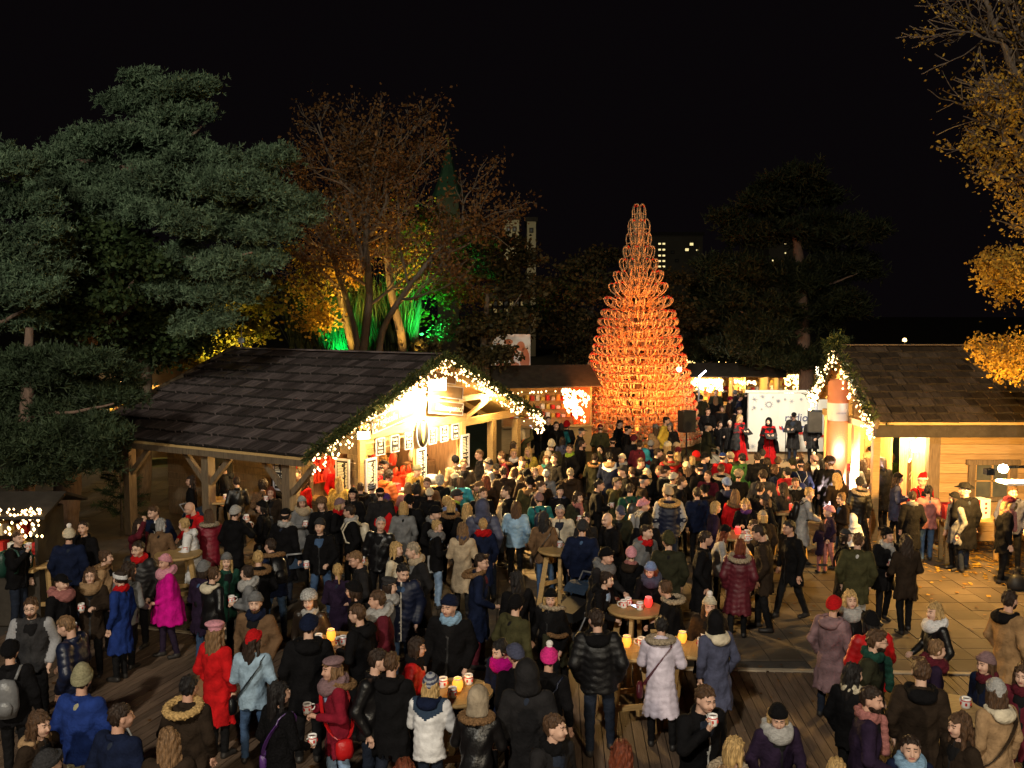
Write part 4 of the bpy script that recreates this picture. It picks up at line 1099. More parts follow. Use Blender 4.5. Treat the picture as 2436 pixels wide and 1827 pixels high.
# young fir
fo = empty('young_fir', (float(at_z(290, 1262, 0)[0]), float(at_z(290, 1262, 0)[1]), 0), 0, 'thin young fir with sparse boughs at the left hut corner', 'tree')
MB().tube([(0, 0, 0), (.02, 0, 1.2), (-.03, 0, 2.15)], [.04, .028, .008], 7).build('trunk', M['bark'], fo)
P, D, bm = [], [], MB()
for k in range(34):
    z = .35 + 1.75 * k / 34; a = k * 2.4; ln = .75 * (1.15 - z / 2.3)
    e = np.array([math.cos(a) * ln, math.sin(a) * ln, z + .12])
    bm.tube([(0, 0, z), tuple(e)], [.012, .004], 4)
    for q in range(22):
        t = .15 + .85 * q / 22
        P.append(np.array([0, 0, z]) * (1 - t) + e * t); D.append((math.cos(a) * .8, math.sin(a) * .8, .1))
tag(bm.build('branches', M['bark'], fo), kind='stuff')
tag(blades(P, D, .13, .014, 'fir', 'crown', fo, spread=.5, per=5), kind='stuff')

# bare branched trees: recursive limbs
def grow(start, direc, length, rad, lev, out, tips, bend=.25, up=.12, nb=(2, 4), ang=.65, shrink=.68):
    n = 5
    P = [np.array(start, float)]; d = np.array(direc, float); d /= np.linalg.norm(d)
    for i in range(n):
        d = d + nr.normal(0, bend / n ** .5 * .6, 3); d[2] += up / n; d /= np.linalg.norm(d)
        P.append(P[-1] + d * length / n)
    out.append((np.array(P), np.linspace(rad, rad * .62, n + 1)))
    if lev <= 1:
        tips.extend(P[2:])
    if lev == 0: return
    k = nr.integers(nb[0], nb[1] + 1)
    for i in range(k):
        t = .35 + .65 * (i + nr.random()) / k
        p = P[min(n, int(t * n) + (0 if i < k - 1 else 1))]
        ax = nr.normal(0, 1, 3); ax -= d * (ax @ d); ax /= np.linalg.norm(ax) + 1e-9
        a = ang * (.6 + .7 * nr.random()) * (.5 if i == k - 1 else 1)
        grow(p, d * math.cos(a) + ax * math.sin(a), length * shrink * (.8 + .4 * nr.random()), rad * .58, lev - 1, out, tips, bend, up, nb, ang, shrink)
def bare_tree(name, label, base, stems, leafmat, leafn, leafsize, lev=4, group=None, jit=.22, nb=(2, 4), lowbias=None):
    o = empty(name, tuple(base), 0, label, 'tree', group)
    b = np.array(base); tw, tips, out = MB(), [], []
    trunk = MB()
    for st in stems:
        pts, r0, r1, ln = st['p'], st['r0'], st['r1'], st['l']
        limb(o, trunk, [np.array(p) - b for p in pts], r0, r1, 8)
        P = [np.array(p) - b for p in pts]
        k = st.get('n', 7)
        for i in range(k):
            t = st.get('t0', .35) + (1 - st.get('t0', .35)) * (i + .5 * nr.random()) / k
            f = t * (len(P) - 1); j = min(int(f), len(P) - 2)
            p = P[j] + (P[j + 1] - P[j]) * (f - j)
            d = P[j + 1] - P[j]; d = d / np.linalg.norm(d)
            ax = nr.normal(0, 1, 3); ax[2] *= .4; ax -= d * (ax @ d); ax /= np.linalg.norm(ax)
            grow(p, d * .55 + ax * .85, ln * (1.15 - .5 * t), r1 * .8, lev - 1, out, tips, nb=nb)
        grow(P[-1], P[-1] - P[-2], ln * .7, r1, lev - 1, out, tips, nb=nb)
    trunk.build('trunk', M['bark'], o)
    V, F = tube_np([q[0] for q in out], [np.maximum(q[1], .011) for q in out], 4)
    tag(link('branches', mesh_np('branches', V, F, [M['bark']], smooth=True), o), kind='stuff')
    T = np.array(tips)
    if lowbias: 
        z = T[:, 2]; w = np.exp(-np.maximum(0, z - lowbias[0]) / lowbias[1]); w /= w.sum()
        idx = nr.choice(len(T), leafn, p=w)
    else: idx = nr.integers(0, len(T), leafn)
    tag(leaves(T[idx] + nr.normal(0, jit, (leafn, 3)), leafsize, leafmat, 'crown', o), kind='stuff')
    return o
Y = 34.0
bs = at_y(860, 1090, Y); bs[2] = 0
bare_tree('autumn_tree', 'tall brown autumn tree with several lit trunks behind the left hut', bs, [
    dict(p=[bs, W(868, 820, Y), W(880, 700, Y), W(870, 580, Y), W(875, 480, Y), W(885, 410, Y)], r0=.17, r1=.07, l=1.75, n=11),
    dict(p=[bs + [-.3, .3, 0], W(850, 800, 34.5), W(820, 700, 34.6), W(790, 600, 34.8), W(745, 530, 35)], r0=.13, r1=.06, l=1.7, n=9, t0=.45),
    dict(p=[bs + [.2, -.2, 0], W(905, 800, 33.6), W(930, 740, 33.4), W(1000, 650, 33), W(1060, 570, 33), W(1110, 550, 33)], r0=.13, r1=.06, l=1.9, n=9, t0=.45),
    dict(p=[W(868, 640, Y), W(840, 540, Y), W(820, 440, 34.2), W(780, 360, 34.4)], r0=.1, r1=.045, l=1.45, n=7, t0=.2),
    dict(p=[W(880, 560, Y), W(920, 490, Y), W(915, 420, 33.7), W(950, 360, 33.5)], r0=.1, r1=.045, l=1.4, n=7, t0=.2)],
    'autumn', 17000, .12, 4, jit=.22)
b2 = at_y(850, 1080, 37); b2[2] = 0
bare_tree('autumn_tree', 'second trunk pair glowing yellow left of the brown autumn tree', W(842, 860, 36.5) * [1, 1, 0], [
    dict(p=[W(850, 1000, 36.5), W(842, 850, 36.5), W(815, 730, 36.5), W(780, 640, 36.6), W(740, 580, 36.8)], r0=.17, r1=.07, l=1.7, n=7, t0=.4),
    dict(p=[W(965, 1000, 36.5), W(960, 820, 36.5), W(930, 700, 36.5), W(915, 560, 36.5), W(905, 480, 36.5)], r0=.2, r1=.09, l=1.7, n=8, t0=.4)],
    'yellow', 5200, .13, 3, jit=.24, lowbias=(3.8, 1.6))
light('SPOT', 'trunk_uplight', tuple(W(838, 905, 34.6)), 2000, (1.0, .66, .12), .1, tuple(W(820, 640, 36.6)), 70, .6)
light('SPOT', 'trunk_uplight', tuple(W(985, 905, 34.8)), 1900, (1.0, .60, .12), .1, tuple(W(930, 650, 36.3)), 70, .6)
light('SPOT', 'crown_uplight', tuple(W(885, 890, 35.6)), 1000, (1.0, .46, .12), .1, tuple(W(900, 420, 34.5)), 75, .8)
# green lit shrubs behind
gb = [(800, 740, 60), (860, 700, 60), (740, 720, 50), (1010, 690, 60), (1080, 640, 70), (1130, 600, 60), (1060, 560, 60), (960, 600, 60), (1000, 650, 50), (1040, 600, 50), (985, 560, 44), (1060, 680, 44), (1150, 660, 60), (1100, 710, 60), (980, 760, 40), (1020, 520, 40)]
broad('deciduous_tree', 'green lit tree glowing behind the brown autumn tree', [W(980, 1030, 39), W(985, 850, 39), W(1000, 700, 39)],
      [blob(x, y, r, 39 + nr.uniform(-.6, 1)) for x, y, r in gb], 14000, .15, 'greenleaf', .2)
light('SPOT', 'green_uplight', tuple(W(810, 860, 37.2)), 1100, (.0, 1.0, .2), .1, tuple(W(840, 700, 39)), 100, .7)
light('SPOT', 'green_uplight', tuple(W(1010, 830, 36.9)), 3200, (.02, 1.0, .16), .1, tuple(W(1060, 620, 39)), 110, .7)
# reeds lit green
P, D = [], []
for k in range(260):
    x = nr.uniform(690, 980); P.append(W(x, nr.uniform(815, 850), 38.2 + nr.uniform(-.5, .5))); D.append((nr.normal(0, .15), 0, 1))
ro = empty('bamboo_clump', tuple(at_y(830, 1040, 39)), 0, 'thin upright stems lit bright green behind the trunks', 'plant')
blades(np.array(P) - np.array(ro.location), D, 2.2, .03, 'garland', 'stems', ro, spread=.10, per=5)
# dim brown trees in the middle distance
mt = [(1130, 700, 66), (1180, 640, 66), (1240, 690, 70), (1150, 780, 66), (1230, 770, 60), (1080, 800, 60), (1190, 850, 50), (1110, 860, 40), (1250, 620, 50), (1210, 580, 40), (1020, 830, 40), (1120, 600, 50)]
broad('deciduous_tree', 'brown leafed tree right of the autumn tree, before the bright mural', [W(1160, 1000, 37), W(1150, 850, 37), W(1160, 700, 37)],
      [blob(x, y, r * .8, 37 + nr.uniform(-1.2, 1)) for x, y, r in mt[1:]], 9000, .17, 'darkleaf', .22, limbs=[[W(1150, 840, 37), W(1200, 760, 36.5), W(1240, 700, 36)]])
mt = [(1340, 700, 70), (1400, 640, 66), (1440, 700, 66), (1360, 780, 66), (1420, 790, 60), (1320, 800, 50), (1380, 850, 50), (1300, 740, 50), (1450, 620, 40), (1560, 720, 60), (1600, 670, 40), (1630, 760, 60), (1570, 800, 50)]
broad('deciduous_tree', 'dim brown leafed tree directly behind the sledge tree', [W(1400, 1000, 47), W(1400, 850, 47), W(1410, 680, 47)],
      [blob(x, y, r, 46 + nr.uniform(-1.2, 1.2)) for x, y, r in mt], 12000, .2, 'darkleaf', .25)
dp = [(1880, 420, 60), (1830, 480, 80), (1930, 470, 80), (1780, 560, 80), (1880, 570, 90), (1990, 560, 80), (1760, 650, 80), (1850, 680, 90), (1960, 660, 90), (2050, 640, 60), (1720, 740, 70), (1820, 780, 90), (1930, 770, 90), (2010, 740, 60), (1740, 830, 60), (1850, 850, 60), (1940, 850, 60), (2060, 560, 50)]
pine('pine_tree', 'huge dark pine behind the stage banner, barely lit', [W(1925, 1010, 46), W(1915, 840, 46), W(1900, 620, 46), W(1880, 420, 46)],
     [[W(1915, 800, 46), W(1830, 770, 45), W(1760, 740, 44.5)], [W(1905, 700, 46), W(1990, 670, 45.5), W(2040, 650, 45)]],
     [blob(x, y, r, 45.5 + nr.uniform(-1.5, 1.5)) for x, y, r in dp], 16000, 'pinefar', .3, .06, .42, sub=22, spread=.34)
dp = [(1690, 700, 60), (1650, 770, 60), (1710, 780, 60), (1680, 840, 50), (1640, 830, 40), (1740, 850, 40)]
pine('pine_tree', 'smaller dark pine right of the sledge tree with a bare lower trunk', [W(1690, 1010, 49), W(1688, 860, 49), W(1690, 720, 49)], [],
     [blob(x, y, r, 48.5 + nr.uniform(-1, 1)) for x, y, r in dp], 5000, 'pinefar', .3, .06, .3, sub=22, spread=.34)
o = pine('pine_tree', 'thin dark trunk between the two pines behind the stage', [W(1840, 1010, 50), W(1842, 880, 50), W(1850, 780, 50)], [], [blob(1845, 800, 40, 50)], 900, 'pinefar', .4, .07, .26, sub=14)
# the golden tree at the right edge
Yg = 20.5
bare_tree('autumn_tree', 'golden autumn tree reaching in from the right picture edge', at_z(2560, 1360, 0), [
    dict(p=[at_z(2560, 1360, 0), W(2520, 900, Yg), W(2490, 500, Yg), W(2470, 150, Yg), W(2440, -60, Yg)], r0=.3, r1=.1, l=1.2, n=30, t0=.36),
    dict(p=[W(2530, 420, Yg), W(2450, 240, Yg), W(2390, 110, 20.2), W(2340, -10, 20)], r0=.1, r1=.045, l=1.1, n=12, t0=.2),
    dict(p=[W(2540, 640, Yg), W(2480, 480, 20.2), W(2430, 380, 20), W(2370, 300, 19.8)], r0=.08, r1=.04, l=.8, n=9, t0=.3),
    dict(p=[W(2545, 840, Yg), W(2490, 720, 20), W(2450, 660, 19.8), W(2420, 640, 19.7)], r0=.07, r1=.035, l=.6, n=8, t0=.3),
    dict(p=[W(2548, 980, Yg), W(2490, 880, 19.8), W(2450, 850, 19.6), W(2410, 850, 19.5)], r0=.06, r1=.03, l=.5, n=5, t0=.3)],
    'yellow', 18000, .075, 4, jit=.11, lowbias=(6.4, 2.4))
light('SPOT', 'tree_uplight', (12.3, 18.4, 3.1), 1600, (1.0, .62, .10), .1, (11.4, 20.3, 7.2), 75, .7)
light('SPOT', 'roof_tree_uplight', (12.6, 18.0, 2.6), 900, (1.0, .62, .10), .1, (10.9, 20.0, 5.0), 60, .7)
# ================================================================ FAR STALLS AND BUILDINGS
def stall(loc, rz, w, d, h, label, roofmat='darkroof', open_front=True, bulbn=60, drop=.5, warm=60, wallmat='wood'):
    o = empty('market_stall', loc, rz, label, 'stall', 'small stalls in the distance')
    r = MB()
    r.hexa([(-w / 2 - .3, -d / 2 - .35, h), (w / 2 + .3, -d / 2 - .35, h), (w / 2 + .3, 0, h + d * .28), (-w / 2 - .3, 0, h + d * .28), (-w / 2 - .3, -d / 2 - .35, h + .05), (w / 2 + .3, -d / 2 - .35, h + .05), (w / 2 + .3, 0, h + d * .28 + .05), (-w / 2 - .3, 0, h + d * .28 + .05)])
    r.hexa([(-w / 2 - .3, .001, h + d * .28), (w / 2 + .3, .001, h + d * .28), (w / 2 + .3, d / 2 + .35, h), (-w / 2 - .3, d / 2 + .35, h), (-w / 2 - .3, .001, h + d * .28 + .05), (w / 2 + .3, .001, h + d * .28 + .05), (w / 2 + .3, d / 2 + .35, h + .05), (-w / 2 - .3, d / 2 + .35, h + .05)])
    r.build('roof', M[roofmat], o)
    MB().box(-w / 2, w / 2, d / 2 - .06, d / 2, 0, h).box(-w / 2, -w / 2 + .06, -d / 2, d / 2 - .06, 0, h + .02).box(w / 2 - .06, w / 2, -d / 2, d / 2 - .06, 0, h + .02).box(-w / 2 + .06, w / 2 - .06, -d / 2, -d / 2 + .06, 0, 1.0).build('wall', M[wallmat], o)
    MB().box(-w / 2, w / 2, -d / 2 - .2, -d / 2 + .25, 1.002, 1.06).build('counter', M['wood'], o)
    gd = MB()
    for k in range(int(w / .22)):
        x = -w / 2 + .15 + k * .22
        for q in range(3): gd.box(x, x + .14, d / 2 - .3, d / 2 - .07, 1.1 + q * .35, 1.1 + q * .35 + rng.uniform(.1, .25), (k + q) % 3)
    gd.build('goods', [M['redprint'], M['white'], M['gold']], o)
    light('POINT', 'stall_light', (loc[0] - .3 * d * math.sin(-rz) * 0, loc[1], h - .35), warm, WARM, .1)
    return o
p = at_z(1284, 940, 2.1); p = (float(p[0]), 37.5, 0)
stall((-.1 * 0 + (1284 - 1218) / FPX * 38, 38.5, 0), R(12), 3.6, 2.6, 2.55, 'dark roofed stall left of the sledge tree', warm=18)
fairy('blazing icicle lights on the stall at the left foot of the sledge tree', [(W(1338, 925, 36.6), W(1400, 935, 36.6)), (W(1345, 940, 36.6), W(1390, 975, 36.6))], 150, .55, .05)
fairy('sparse row of lights along the dark stall roof edge', [(W(1190, 935, 36.8), W(1335, 930, 36.8))], 12, .03, .035, wire=True)
stall(((1684 - 1218) / FPX * 46, 46.5, 0), R(-4), 2.4, 2.0, 2.35, 'small white lit stall nearest the street lamp behind the crowd', warm=200)
fairy('white icicle lights on the small stall near the street lamp', [(W(1652, 902, 45), W(1720, 905, 45))], 150, .5, .05)
stall(((1768 - 1218) / FPX * 47, 47.5, 0), R(0), 2.3, 2.0, 2.3, 'orange lit stall left of the banner in the distance', warm=190)
fairy('lights along the front of the distant orange stall', [(W(1738, 905, 46), W(1798, 908, 46))], 40, .12, .045)
stall(((1815 - 1218) / FPX * 48, 48.5, 0), R(-8), 1.7, 2.0, 2.2, 'narrow orange stall directly behind the banner top', warm=90)
stall(((1890 - 1218) / FPX * 50, 51, 0), R(0), 2.6, 2.0, 2.2, 'distant stall behind the curtain of golden lights', warm=10)
fairy('hanging curtain of golden lights between two dark trunks', [(W(1866, 893, 49), W(1916, 893, 49))], 190, 1.0, .04, 'bulbfar')
lights_far = empty('fairy_lights', (0, 0, 0), 0, 'golden lights strung through distant trees right of the sledge tree', 'fairy lights', 'fairy light strings')
P = []
for a, b3, n in [((1640, 860), (1656, 880), 26), ((1672, 865), (1682, 870), 14), ((1686, 860), (1692, 874), 18), ((1690, 858), (1728, 846), 22), ((1655, 888), (1680, 880), 16), ((1728, 855), (1730, 866), 8), ((1625, 872), (1636, 900), 22), ((1684, 882), (1692, 884), 6), ((1745, 863), (1747, 865), 2)]:
    for k in range(n):
        t = nr.random(); P.append(W(a[0] + (b3[0] - a[0]) * t + nr.normal(0, 4), a[1] + (b3[1] - a[1]) * t + nr.normal(0, 4), 60 + nr.normal(0, .5)))
bulbs(P, .05, parent=lights_far, mat='bulbfar')
# stall at the left picture edge
stall((-9.62, 17.2, 0), R(0), 2.6, 1.0, 1.98, 'stall cut by the left picture edge under the spruce', 'darkroof', warm=4, wallmat='darkroof')
fairy('pinkish fairy lights hanging from the stall at the left picture edge', [(W(0, 1212, 16.4), W(98, 1212, 16.4))], 60, .5, .026)
# huts behind the left pine
stall(((300 - 1218) / FPX * 36, 37, 0), R(20), 4.2, 2.8, 2.75, 'orange lit stall glimpsed behind the left pine trunk', 'wood2', warm=260)
fairy('string of warm lights glimpsed behind the left pine', [(W(256, 908, 34.5), W(305, 904, 34.5)), (W(305, 904, 34.5), W(355, 935, 34.5)), (W(298, 905, 34.5), W(310, 940, 34.5))], 60, .1, .045)
lpo = empty('street_lamp', tuple(at_y(1661, 1040, 44)), 0, 'white street lamp with a tilted bright head behind the left loudspeaker', 'lamp')
lpo.location[2] = 0
zt = float(at_y(1664, 897, 44)[2])
MB().tube([(0, 0, 0), (0, 0, zt)], .05, 8).build('pole', M['grey'], lpo)
MB().bar((-.02, 0, zt), (.3, -.05, zt + .3), .2, .06).build('lamp_head', M['coldlamp'], lpo)
light('POINT', 'street_lamp_light', (lpo.location[0] + .15, 43.7, zt), 40, (.9, .95, 1), .1)
pl = empty('striped_pole', tuple(at_y(1941, 1010, 33.5)[:2]) + (0,), 0, 'thin red, white and green striped pole left of the cabin gable', 'pole')
zt = float(at_y(1941, 872, 33.5)[2])
for k in range(7): MB().lathe([(.055, zt * k / 7), (.055, zt * (k + 1) / 7)], 10).build('band', M[['redprint', 'white', 'garland', 'redprint', 'greyprint', 'redprint', 'white'][k]], pl)
# buildings of the town
def block(name, label, x0, x1, ytop, Y, wins, matn, cat='building', depth=14, rows=0, cols=0):
    a, b4 = W(x0, ytop, Y), W(x1, ytop, Y)
    o = empty(name, ((a[0] + b4[0]) / 2, Y, 0), 0, label, cat, 'town buildings in the dark')
    w = (b4[0] - a[0]) / 2; h = float(a[2])
    MB().box(-w, w, 0, depth, 0, h).build('wall', M[matn], o)
    MB().box(-w - .2, w + .2, -.2, depth + .2, h + .002, h + .5).build('roof', M['darkroof'], o)
    for (wx, wy, ww, wh, lit) in wins:
        c = W(wx, wy, Y); s = Y / FPX
        f = MB().box(-ww * s / 2 - .12, ww * s / 2 + .12, -.06, .05, -wh * s / 2 - .12, wh * s / 2 + .12).build('window', M['darkroof'], o, (c[0] - o.location[0], 0, c[2]))
        MB().box(-ww * s / 2, ww * s / 2, -.09, -.061, -wh * s / 2, wh * s / 2).build('pane', M['litwin'] if lit is True else M['dimwin'] if lit else M['glass'], f)
    return o
M['dimwall'] = noise_mat('dark_render_wall', (.10, .085, .06), (.14, .12, .085), .3, .9, .1)
M['palewall'] = noise_mat('pale_render_wall', (.50, .44, .28), (.58, .50, .33), .3, .9, .1)
M['copper'] = noise_mat('green_copper', (.05, .10, .06), (.08, .14, .09), 1, .7, .1)
wins = [(x, y, 6, 4, True) for y in (580, 594, 608, 621, 634) for x in (1569, 1579)] + [(1645, 581, 8, 6, True), (1634, 594, 8, 6, True), (1658, 595, 4, 3, True), (1600, 600, 6, 4, False), (1610, 620, 6, 4, False)]
block('tower_block', 'dark tower block with two columns of lit windows right of the sledge tree top', 1545, 1672, 560, 150, wins, 'dimwall')
block('pale_building', 'pale yellowish house wall above the trees left of the sledge tree', 1199, 1235, 523, 110, [(1210, 545, 5, 7, False), (1224, 545, 5, 7, False)], 'palewall', depth=8)
block('narrow_building', 'narrow brownish house wall beside the pale house', 1254, 1275, 527, 112, [(1264, 548, 5, 7, False)], 'palewall', depth=8)
block('glass_building', 'office with dim lit windows behind the brown trees above the mural', 1155, 1262, 690, 70, [(1165 + 13 * i, 722 + 17 * j, 8, 9, 2 if (i + j) % 2 == 0 else False) for i in range(7) for j in range(3)], 'dimwall', depth=8)
light('POINT', 'facade_light', tuple(W(1222, 600, 104)), 260, (1.0, .85, .5), .5)
far = empty('house_windows', (0, 0, 0))
bpy.data.objects.remove(far)
block('far_house', 'far house with three small lit windows seen through the dark pine', 1830, 1910, 560, 130, [(1868, 581, 4, 4, True), (1890, 594, 4, 4, True), (1868, 602, 3, 3, True), (1838, 620, 3, 4, True)], 'dimwall')
for x, y, t in [(2075, 824, 'small far lamp just above the cabin roof ridge'), (2152, 809, 'far round lamp above the cabin roof, right of the small one')]:
    c = W(x, y, 80); lo = empty('far_lamp', (c[0], 80, 0), 0, t, 'lamp')
    MB().lathe([(.001, -.16), (.15, -.1), (.18, 0), (.12, .14), (.001, .17)], 10, (0, 0, c[2])).build('glass', M['bulbfar'], lo)
    MB().tube([(0, 0, 0), (0, 0, c[2] - .15)], .06, 6).build('pole', M['black'], lo)
# mural / lit screen behind the trees
mu = empty('bright_screen', tuple(at_y(1215, 1000, 43)[:2]) + (0,), 0, 'bright white and orange mural panel glimpsed behind the brown tree', 'screen')
a, b5 = W(1168, 890, 43), W(1262, 795, 43)
xm = mu.location[0]
MB().box(a[0] - xm, b5[0] - xm, 0, .1, 2.0, b5[2]).build('panel', M['white'], mu)
pr = MB()
for (cx, cz, rx, rz2) in [(-.45, 3.0, .22, .2), (.1, 3.05, .3, .16), (.62, 3.3, .22, .55), (.05, 3.5, .1, .3), (-.1, 4.1, .2, .12), (.45, 3.9, .18, .22), (-.55, 3.75, .14, .3), (.2, 3.75, .1, .18), (-.25, 3.45, .12, .2)]:
    pr.prism([(cx + rx * math.cos(t), cz + rz2 * math.sin(t)) for t in np.linspace(0, 5.9, 12)], .002, .012)
po = pr.build('painted_shapes', M['redcol'], mu); po.matrix_local = frame_m((0, 0, 0), (1, 0, 0), (0, 0, 1))
MB().box(a[0] - xm + .1, a[0] - xm + .2, .11, .2, 0, 2.0).box(b5[0] - xm - .2, b5[0] - xm - .1, .11, .2, 0, 2.0).build('post', M['black'], mu)
light('SPOT', 'mural_light', tuple(W(1215, 930, 40.6)), 60, (1.0, .95, .85), .1, tuple(W(1215, 845, 43)), 85, .6)
# church spire
sp = empty('church_tower', tuple(at_y(1069, 900, 120)[:2]) + (0,), 0, 'dark green church spire behind the autumn tree', 'church')
z0, z1 = float(W(1069, 470, 120)[2]), float(W(1069, 345, 120)[2])
MB().box(-1.3, 1.3, -1.3, 1.3, 0, z0).build('tower', M['dimwall'], sp)
MB().lathe([(2.1, z0 + .01), (1.7, z0 + .9), (.9, z0 + 3.2), (.25, z1 - .4), (.02, z1)], 8, smooth=False).build('spire', M['copper'], sp)
MB().tube([(0, 0, z1 - .1), (0, 0, z1 + 1.2)], .08, 6).bar((-.35, 0, z1 + .8), (.35, 0, z1 + .8), .1, .1).build('cross', M['gold'], sp)
light('SPOT', 'spire_light', (sp.location[0] - 6, 104, 12), 1300, (.55, .9, .4), .5, (sp.location[0], 120, 22), 60, .7)
# ================================================================ PEOPLE
C = dict(black=(.0045, .0042, .005), char=(.014, .013, .014), dgrey=(.032, .031, .033), grey=(.15, .15, .155), lgrey=(.36, .35, .34), white=(.66, .65, .66), cream=(.55, .48, .36),
         beige=(.40, .31, .21), tan=(.30, .19, .10), brown=(.13, .075, .04), dbrown=(.022, .014, .009), camel=(.27, .16, .075), navy=(.006, .010, .030), blue=(.012, .03, .15), slate=(.06, .065, .11),
         lblue=(.22, .36, .52), denim=(.26, .36, .46), jeans=(.045, .085, .17), djeans=(.013, .018, .032), ljeans=(.22, .32, .48), teal=(.015, .11, .12), olive=(.045, .042, .018), dolive=(.022, .022, .012),
         green=(.05, .13, .03), dgreen=(.012, .05, .035), red=(.45, .008, .010), dred=(.17, .008, .02), maroon=(.085, .010, .018), pink=(.62, .28, .34), rose=(.33, .13, .12), mauve=(.21, .13, .14),
         magenta=(.52, .005, .22), purple=(.07, .025, .14), dpurple=(.018, .010, .026), lav=(.56, .50, .60), orange=(.60, .14, .03), yellow=(.60, .42, .06), gold=(.55, .33, .08), cyan=(.04, .30, .42), hotpink=(.65, .03, .22),
         peri=(.18, .25, .46), stripe=(.3, .3, .33), khaki=(.25, .23, .14), lime=(.3, .45, .05),
         # hair
         hblack=(.010, .008, .008), hdark=(.025, .014, .009), hbrown=(.07, .036, .018), hlight=(.17, .095, .045), hblond=(.42, .27, .11), hash=(.30, .24, .17), hred=(.13, .03, .012), hgrey=(.30, .29, .28))
def col(n): return (*C[n], 1.0)

def surfnet(F, lo, vox):
    """surface nets: zero surface of a sampled distance field -> verts, quads"""
    nx, ny, nz = F.shape
    ins = F < 0
    cnt = np.zeros((nx - 1, ny - 1, nz - 1), np.int8)
    for i in (0, 1):
        for j in (0, 1):
            for k in (0, 1): cnt += ins[i:nx - 1 + i, j:ny - 1 + j, k:nz - 1 + k]
    act = (cnt > 0) & (cnt < 8)
    I = np.argwhere(act)
    idx = -np.ones(act.shape, np.int64); idx[act] = np.arange(len(I))
    acc = np.zeros((len(I), 3)); num = np.zeros(len(I))
    cr = [(0, 0, 0), (1, 0, 0), (0, 1, 0), (1, 1, 0), (0, 0, 1), (1, 0, 1), (0, 1, 1), (1, 1, 1)]
    vals = [F[I[:, 0] + c[0], I[:, 1] + c[1], I[:, 2] + c[2]] for c in cr]
    for a in range(8):
        for b in range(a + 1, 8):
            d = [cr[b][q] - cr[a][q] for q in range(3)]
            if sum(map(abs, d)) != 1: continue
            va, vb = vals[a], vals[b]
            m = (va < 0) != (vb < 0)
            t = va[m] / (va[m] - vb[m])
            acc[m] += np.array(cr[a]) + t[:, None] * np.array(d); num[m] += 1
    V = (I + acc / num[:, None]) * vox + np.array(lo)
    Q = []
    for ax in range(3):
        o1, o2 = [(1, 2), (2, 0), (0, 1)][ax]
        sl0 = [slice(None)] * 3; sl1 = [slice(None)] * 3
        sl0[ax] = slice(0, -1); sl1[ax] = slice(1, None)
        A, B = ins[tuple(sl0)], ins[tuple(sl1)]
        for flip in (0, 1):
            E = np.argwhere(A & ~B) if not flip else np.argwhere(~A & B)
            E = E[(E[:, o1] > 0) & (E[:, o2] > 0) & (E[:, o1] < F.shape[o1] - 1) & (E[:, o2] < F.shape[o2] - 1)]
            def cell(d1, d2):
                c = E.copy(); c[:, o1] -= d1; c[:, o2] -= d2
                return idx[c[:, 0], c[:, 1], c[:, 2]]
            q = np.stack([cell(1, 1), cell(0, 1), cell(0, 0), cell(1, 0)], 1)
            Q.append(q if not flip else q[:, ::-1])
    return V, np.concatenate(Q)
def grid(lo, hi, vox):
    ax = [np.arange(lo[i], hi[i] + vox, vox) for i in range(3)]
    return np.meshgrid(*ax, indexing='ij')
def rc(P, a, b, ra, rb):
    a, b = np.array(a, float), np.array(b, float); ba = b - a; L2 = ba @ ba + 1e-12
    px, py, pz = P[0] - a[0], P[1] - a[1], P[2] - a[2]
    h = np.clip((px * ba[0] + py * ba[1] + pz * ba[2]) / L2, 0, 1)
    return np.sqrt((px - h * ba[0]) ** 2 + (py - h * ba[1]) ** 2 + (pz - h * ba[2]) ** 2) - (ra + (rb - ra) * h)
def ell(P, c, r):
    k = np.sqrt(((P[0] - c[0]) / r[0]) ** 2 + ((P[1] - c[1]) / r[1]) ** 2 + ((P[2] - c[2]) / r[2]) ** 2)
    return (k - 1) * min(r)
def smin(a, b, k):
    h = np.clip(.5 + .5 * (b - a) / k, 0, 1)
    return b + (a - b) * h - k * h * (1 - h)
def smax(a, b, k): return -smin(-a, -b, k)

# ---- head, hands (built once)
def head_field(P, s=1.0):
    d = ell(P, (0, .012, .022), (.076, .095, .10))
    d = smin(d, ell(P, (0, -.028, -.035), (.060, .066, .078)), .04)
    d = smin(d, ell(P, (0, -.062, -.083), (.026, .026, .022)), .03)
    d = smin(d, rc(P, (0, -.088, .015), (0, -.110, -.026), .009, .013), .016)
    for sx in (-1, 1):
        d = smin(d, ell(P, (sx * .077, .006, -.012), (.010, .020, .031)), .008)
        d = smin(d, ell(P, (sx * .036, -.070, -.03), (.024, .022, .022)), .03)
        d = smax(d, -ell(P, (sx * .031, -.100, .012), (.017, .018, .011)), .012)
        d = smin(d, ell(P, (sx * .031, -.078, .011), (.014, .012, .010)), .004)
        d = smin(d, rc(P, (sx * .012, -.091, .034), (sx * .046, -.080, .036), .006, .005), .014)
    d = smin(d, ell(P, (0, -.086, -.056), (.022, .012, .008)), .01)
    return d
HP = grid((-.11, -.15, -.15), (.11, .14, .16), .0062)
HV, HF = surfnet(head_field(HP), (-.11, -.15, -.15), .0062)
def head_mi():
    c = HV[HF].mean(1); mi = np.zeros(len(HF), int); fr = c[:, 1] < -.055
    mi[fr & (np.abs(c[:, 2] + .056) < .0085) & (np.abs(c[:, 0]) < .024)] = 3
    for sx in (-1, 1):
        mi[fr & (((c[:, 0] - sx * .031) / .0125) ** 2 + ((c[:, 2] - .011) / .0068) ** 2 < 1)] = 4
        mi[fr & (np.abs(c[:, 2] - .036 + .1 * (abs(c[:, 0]) - .03)) < .0045) & (np.abs(c[:, 0] - sx * .031) < .018)] = 4
    return mi
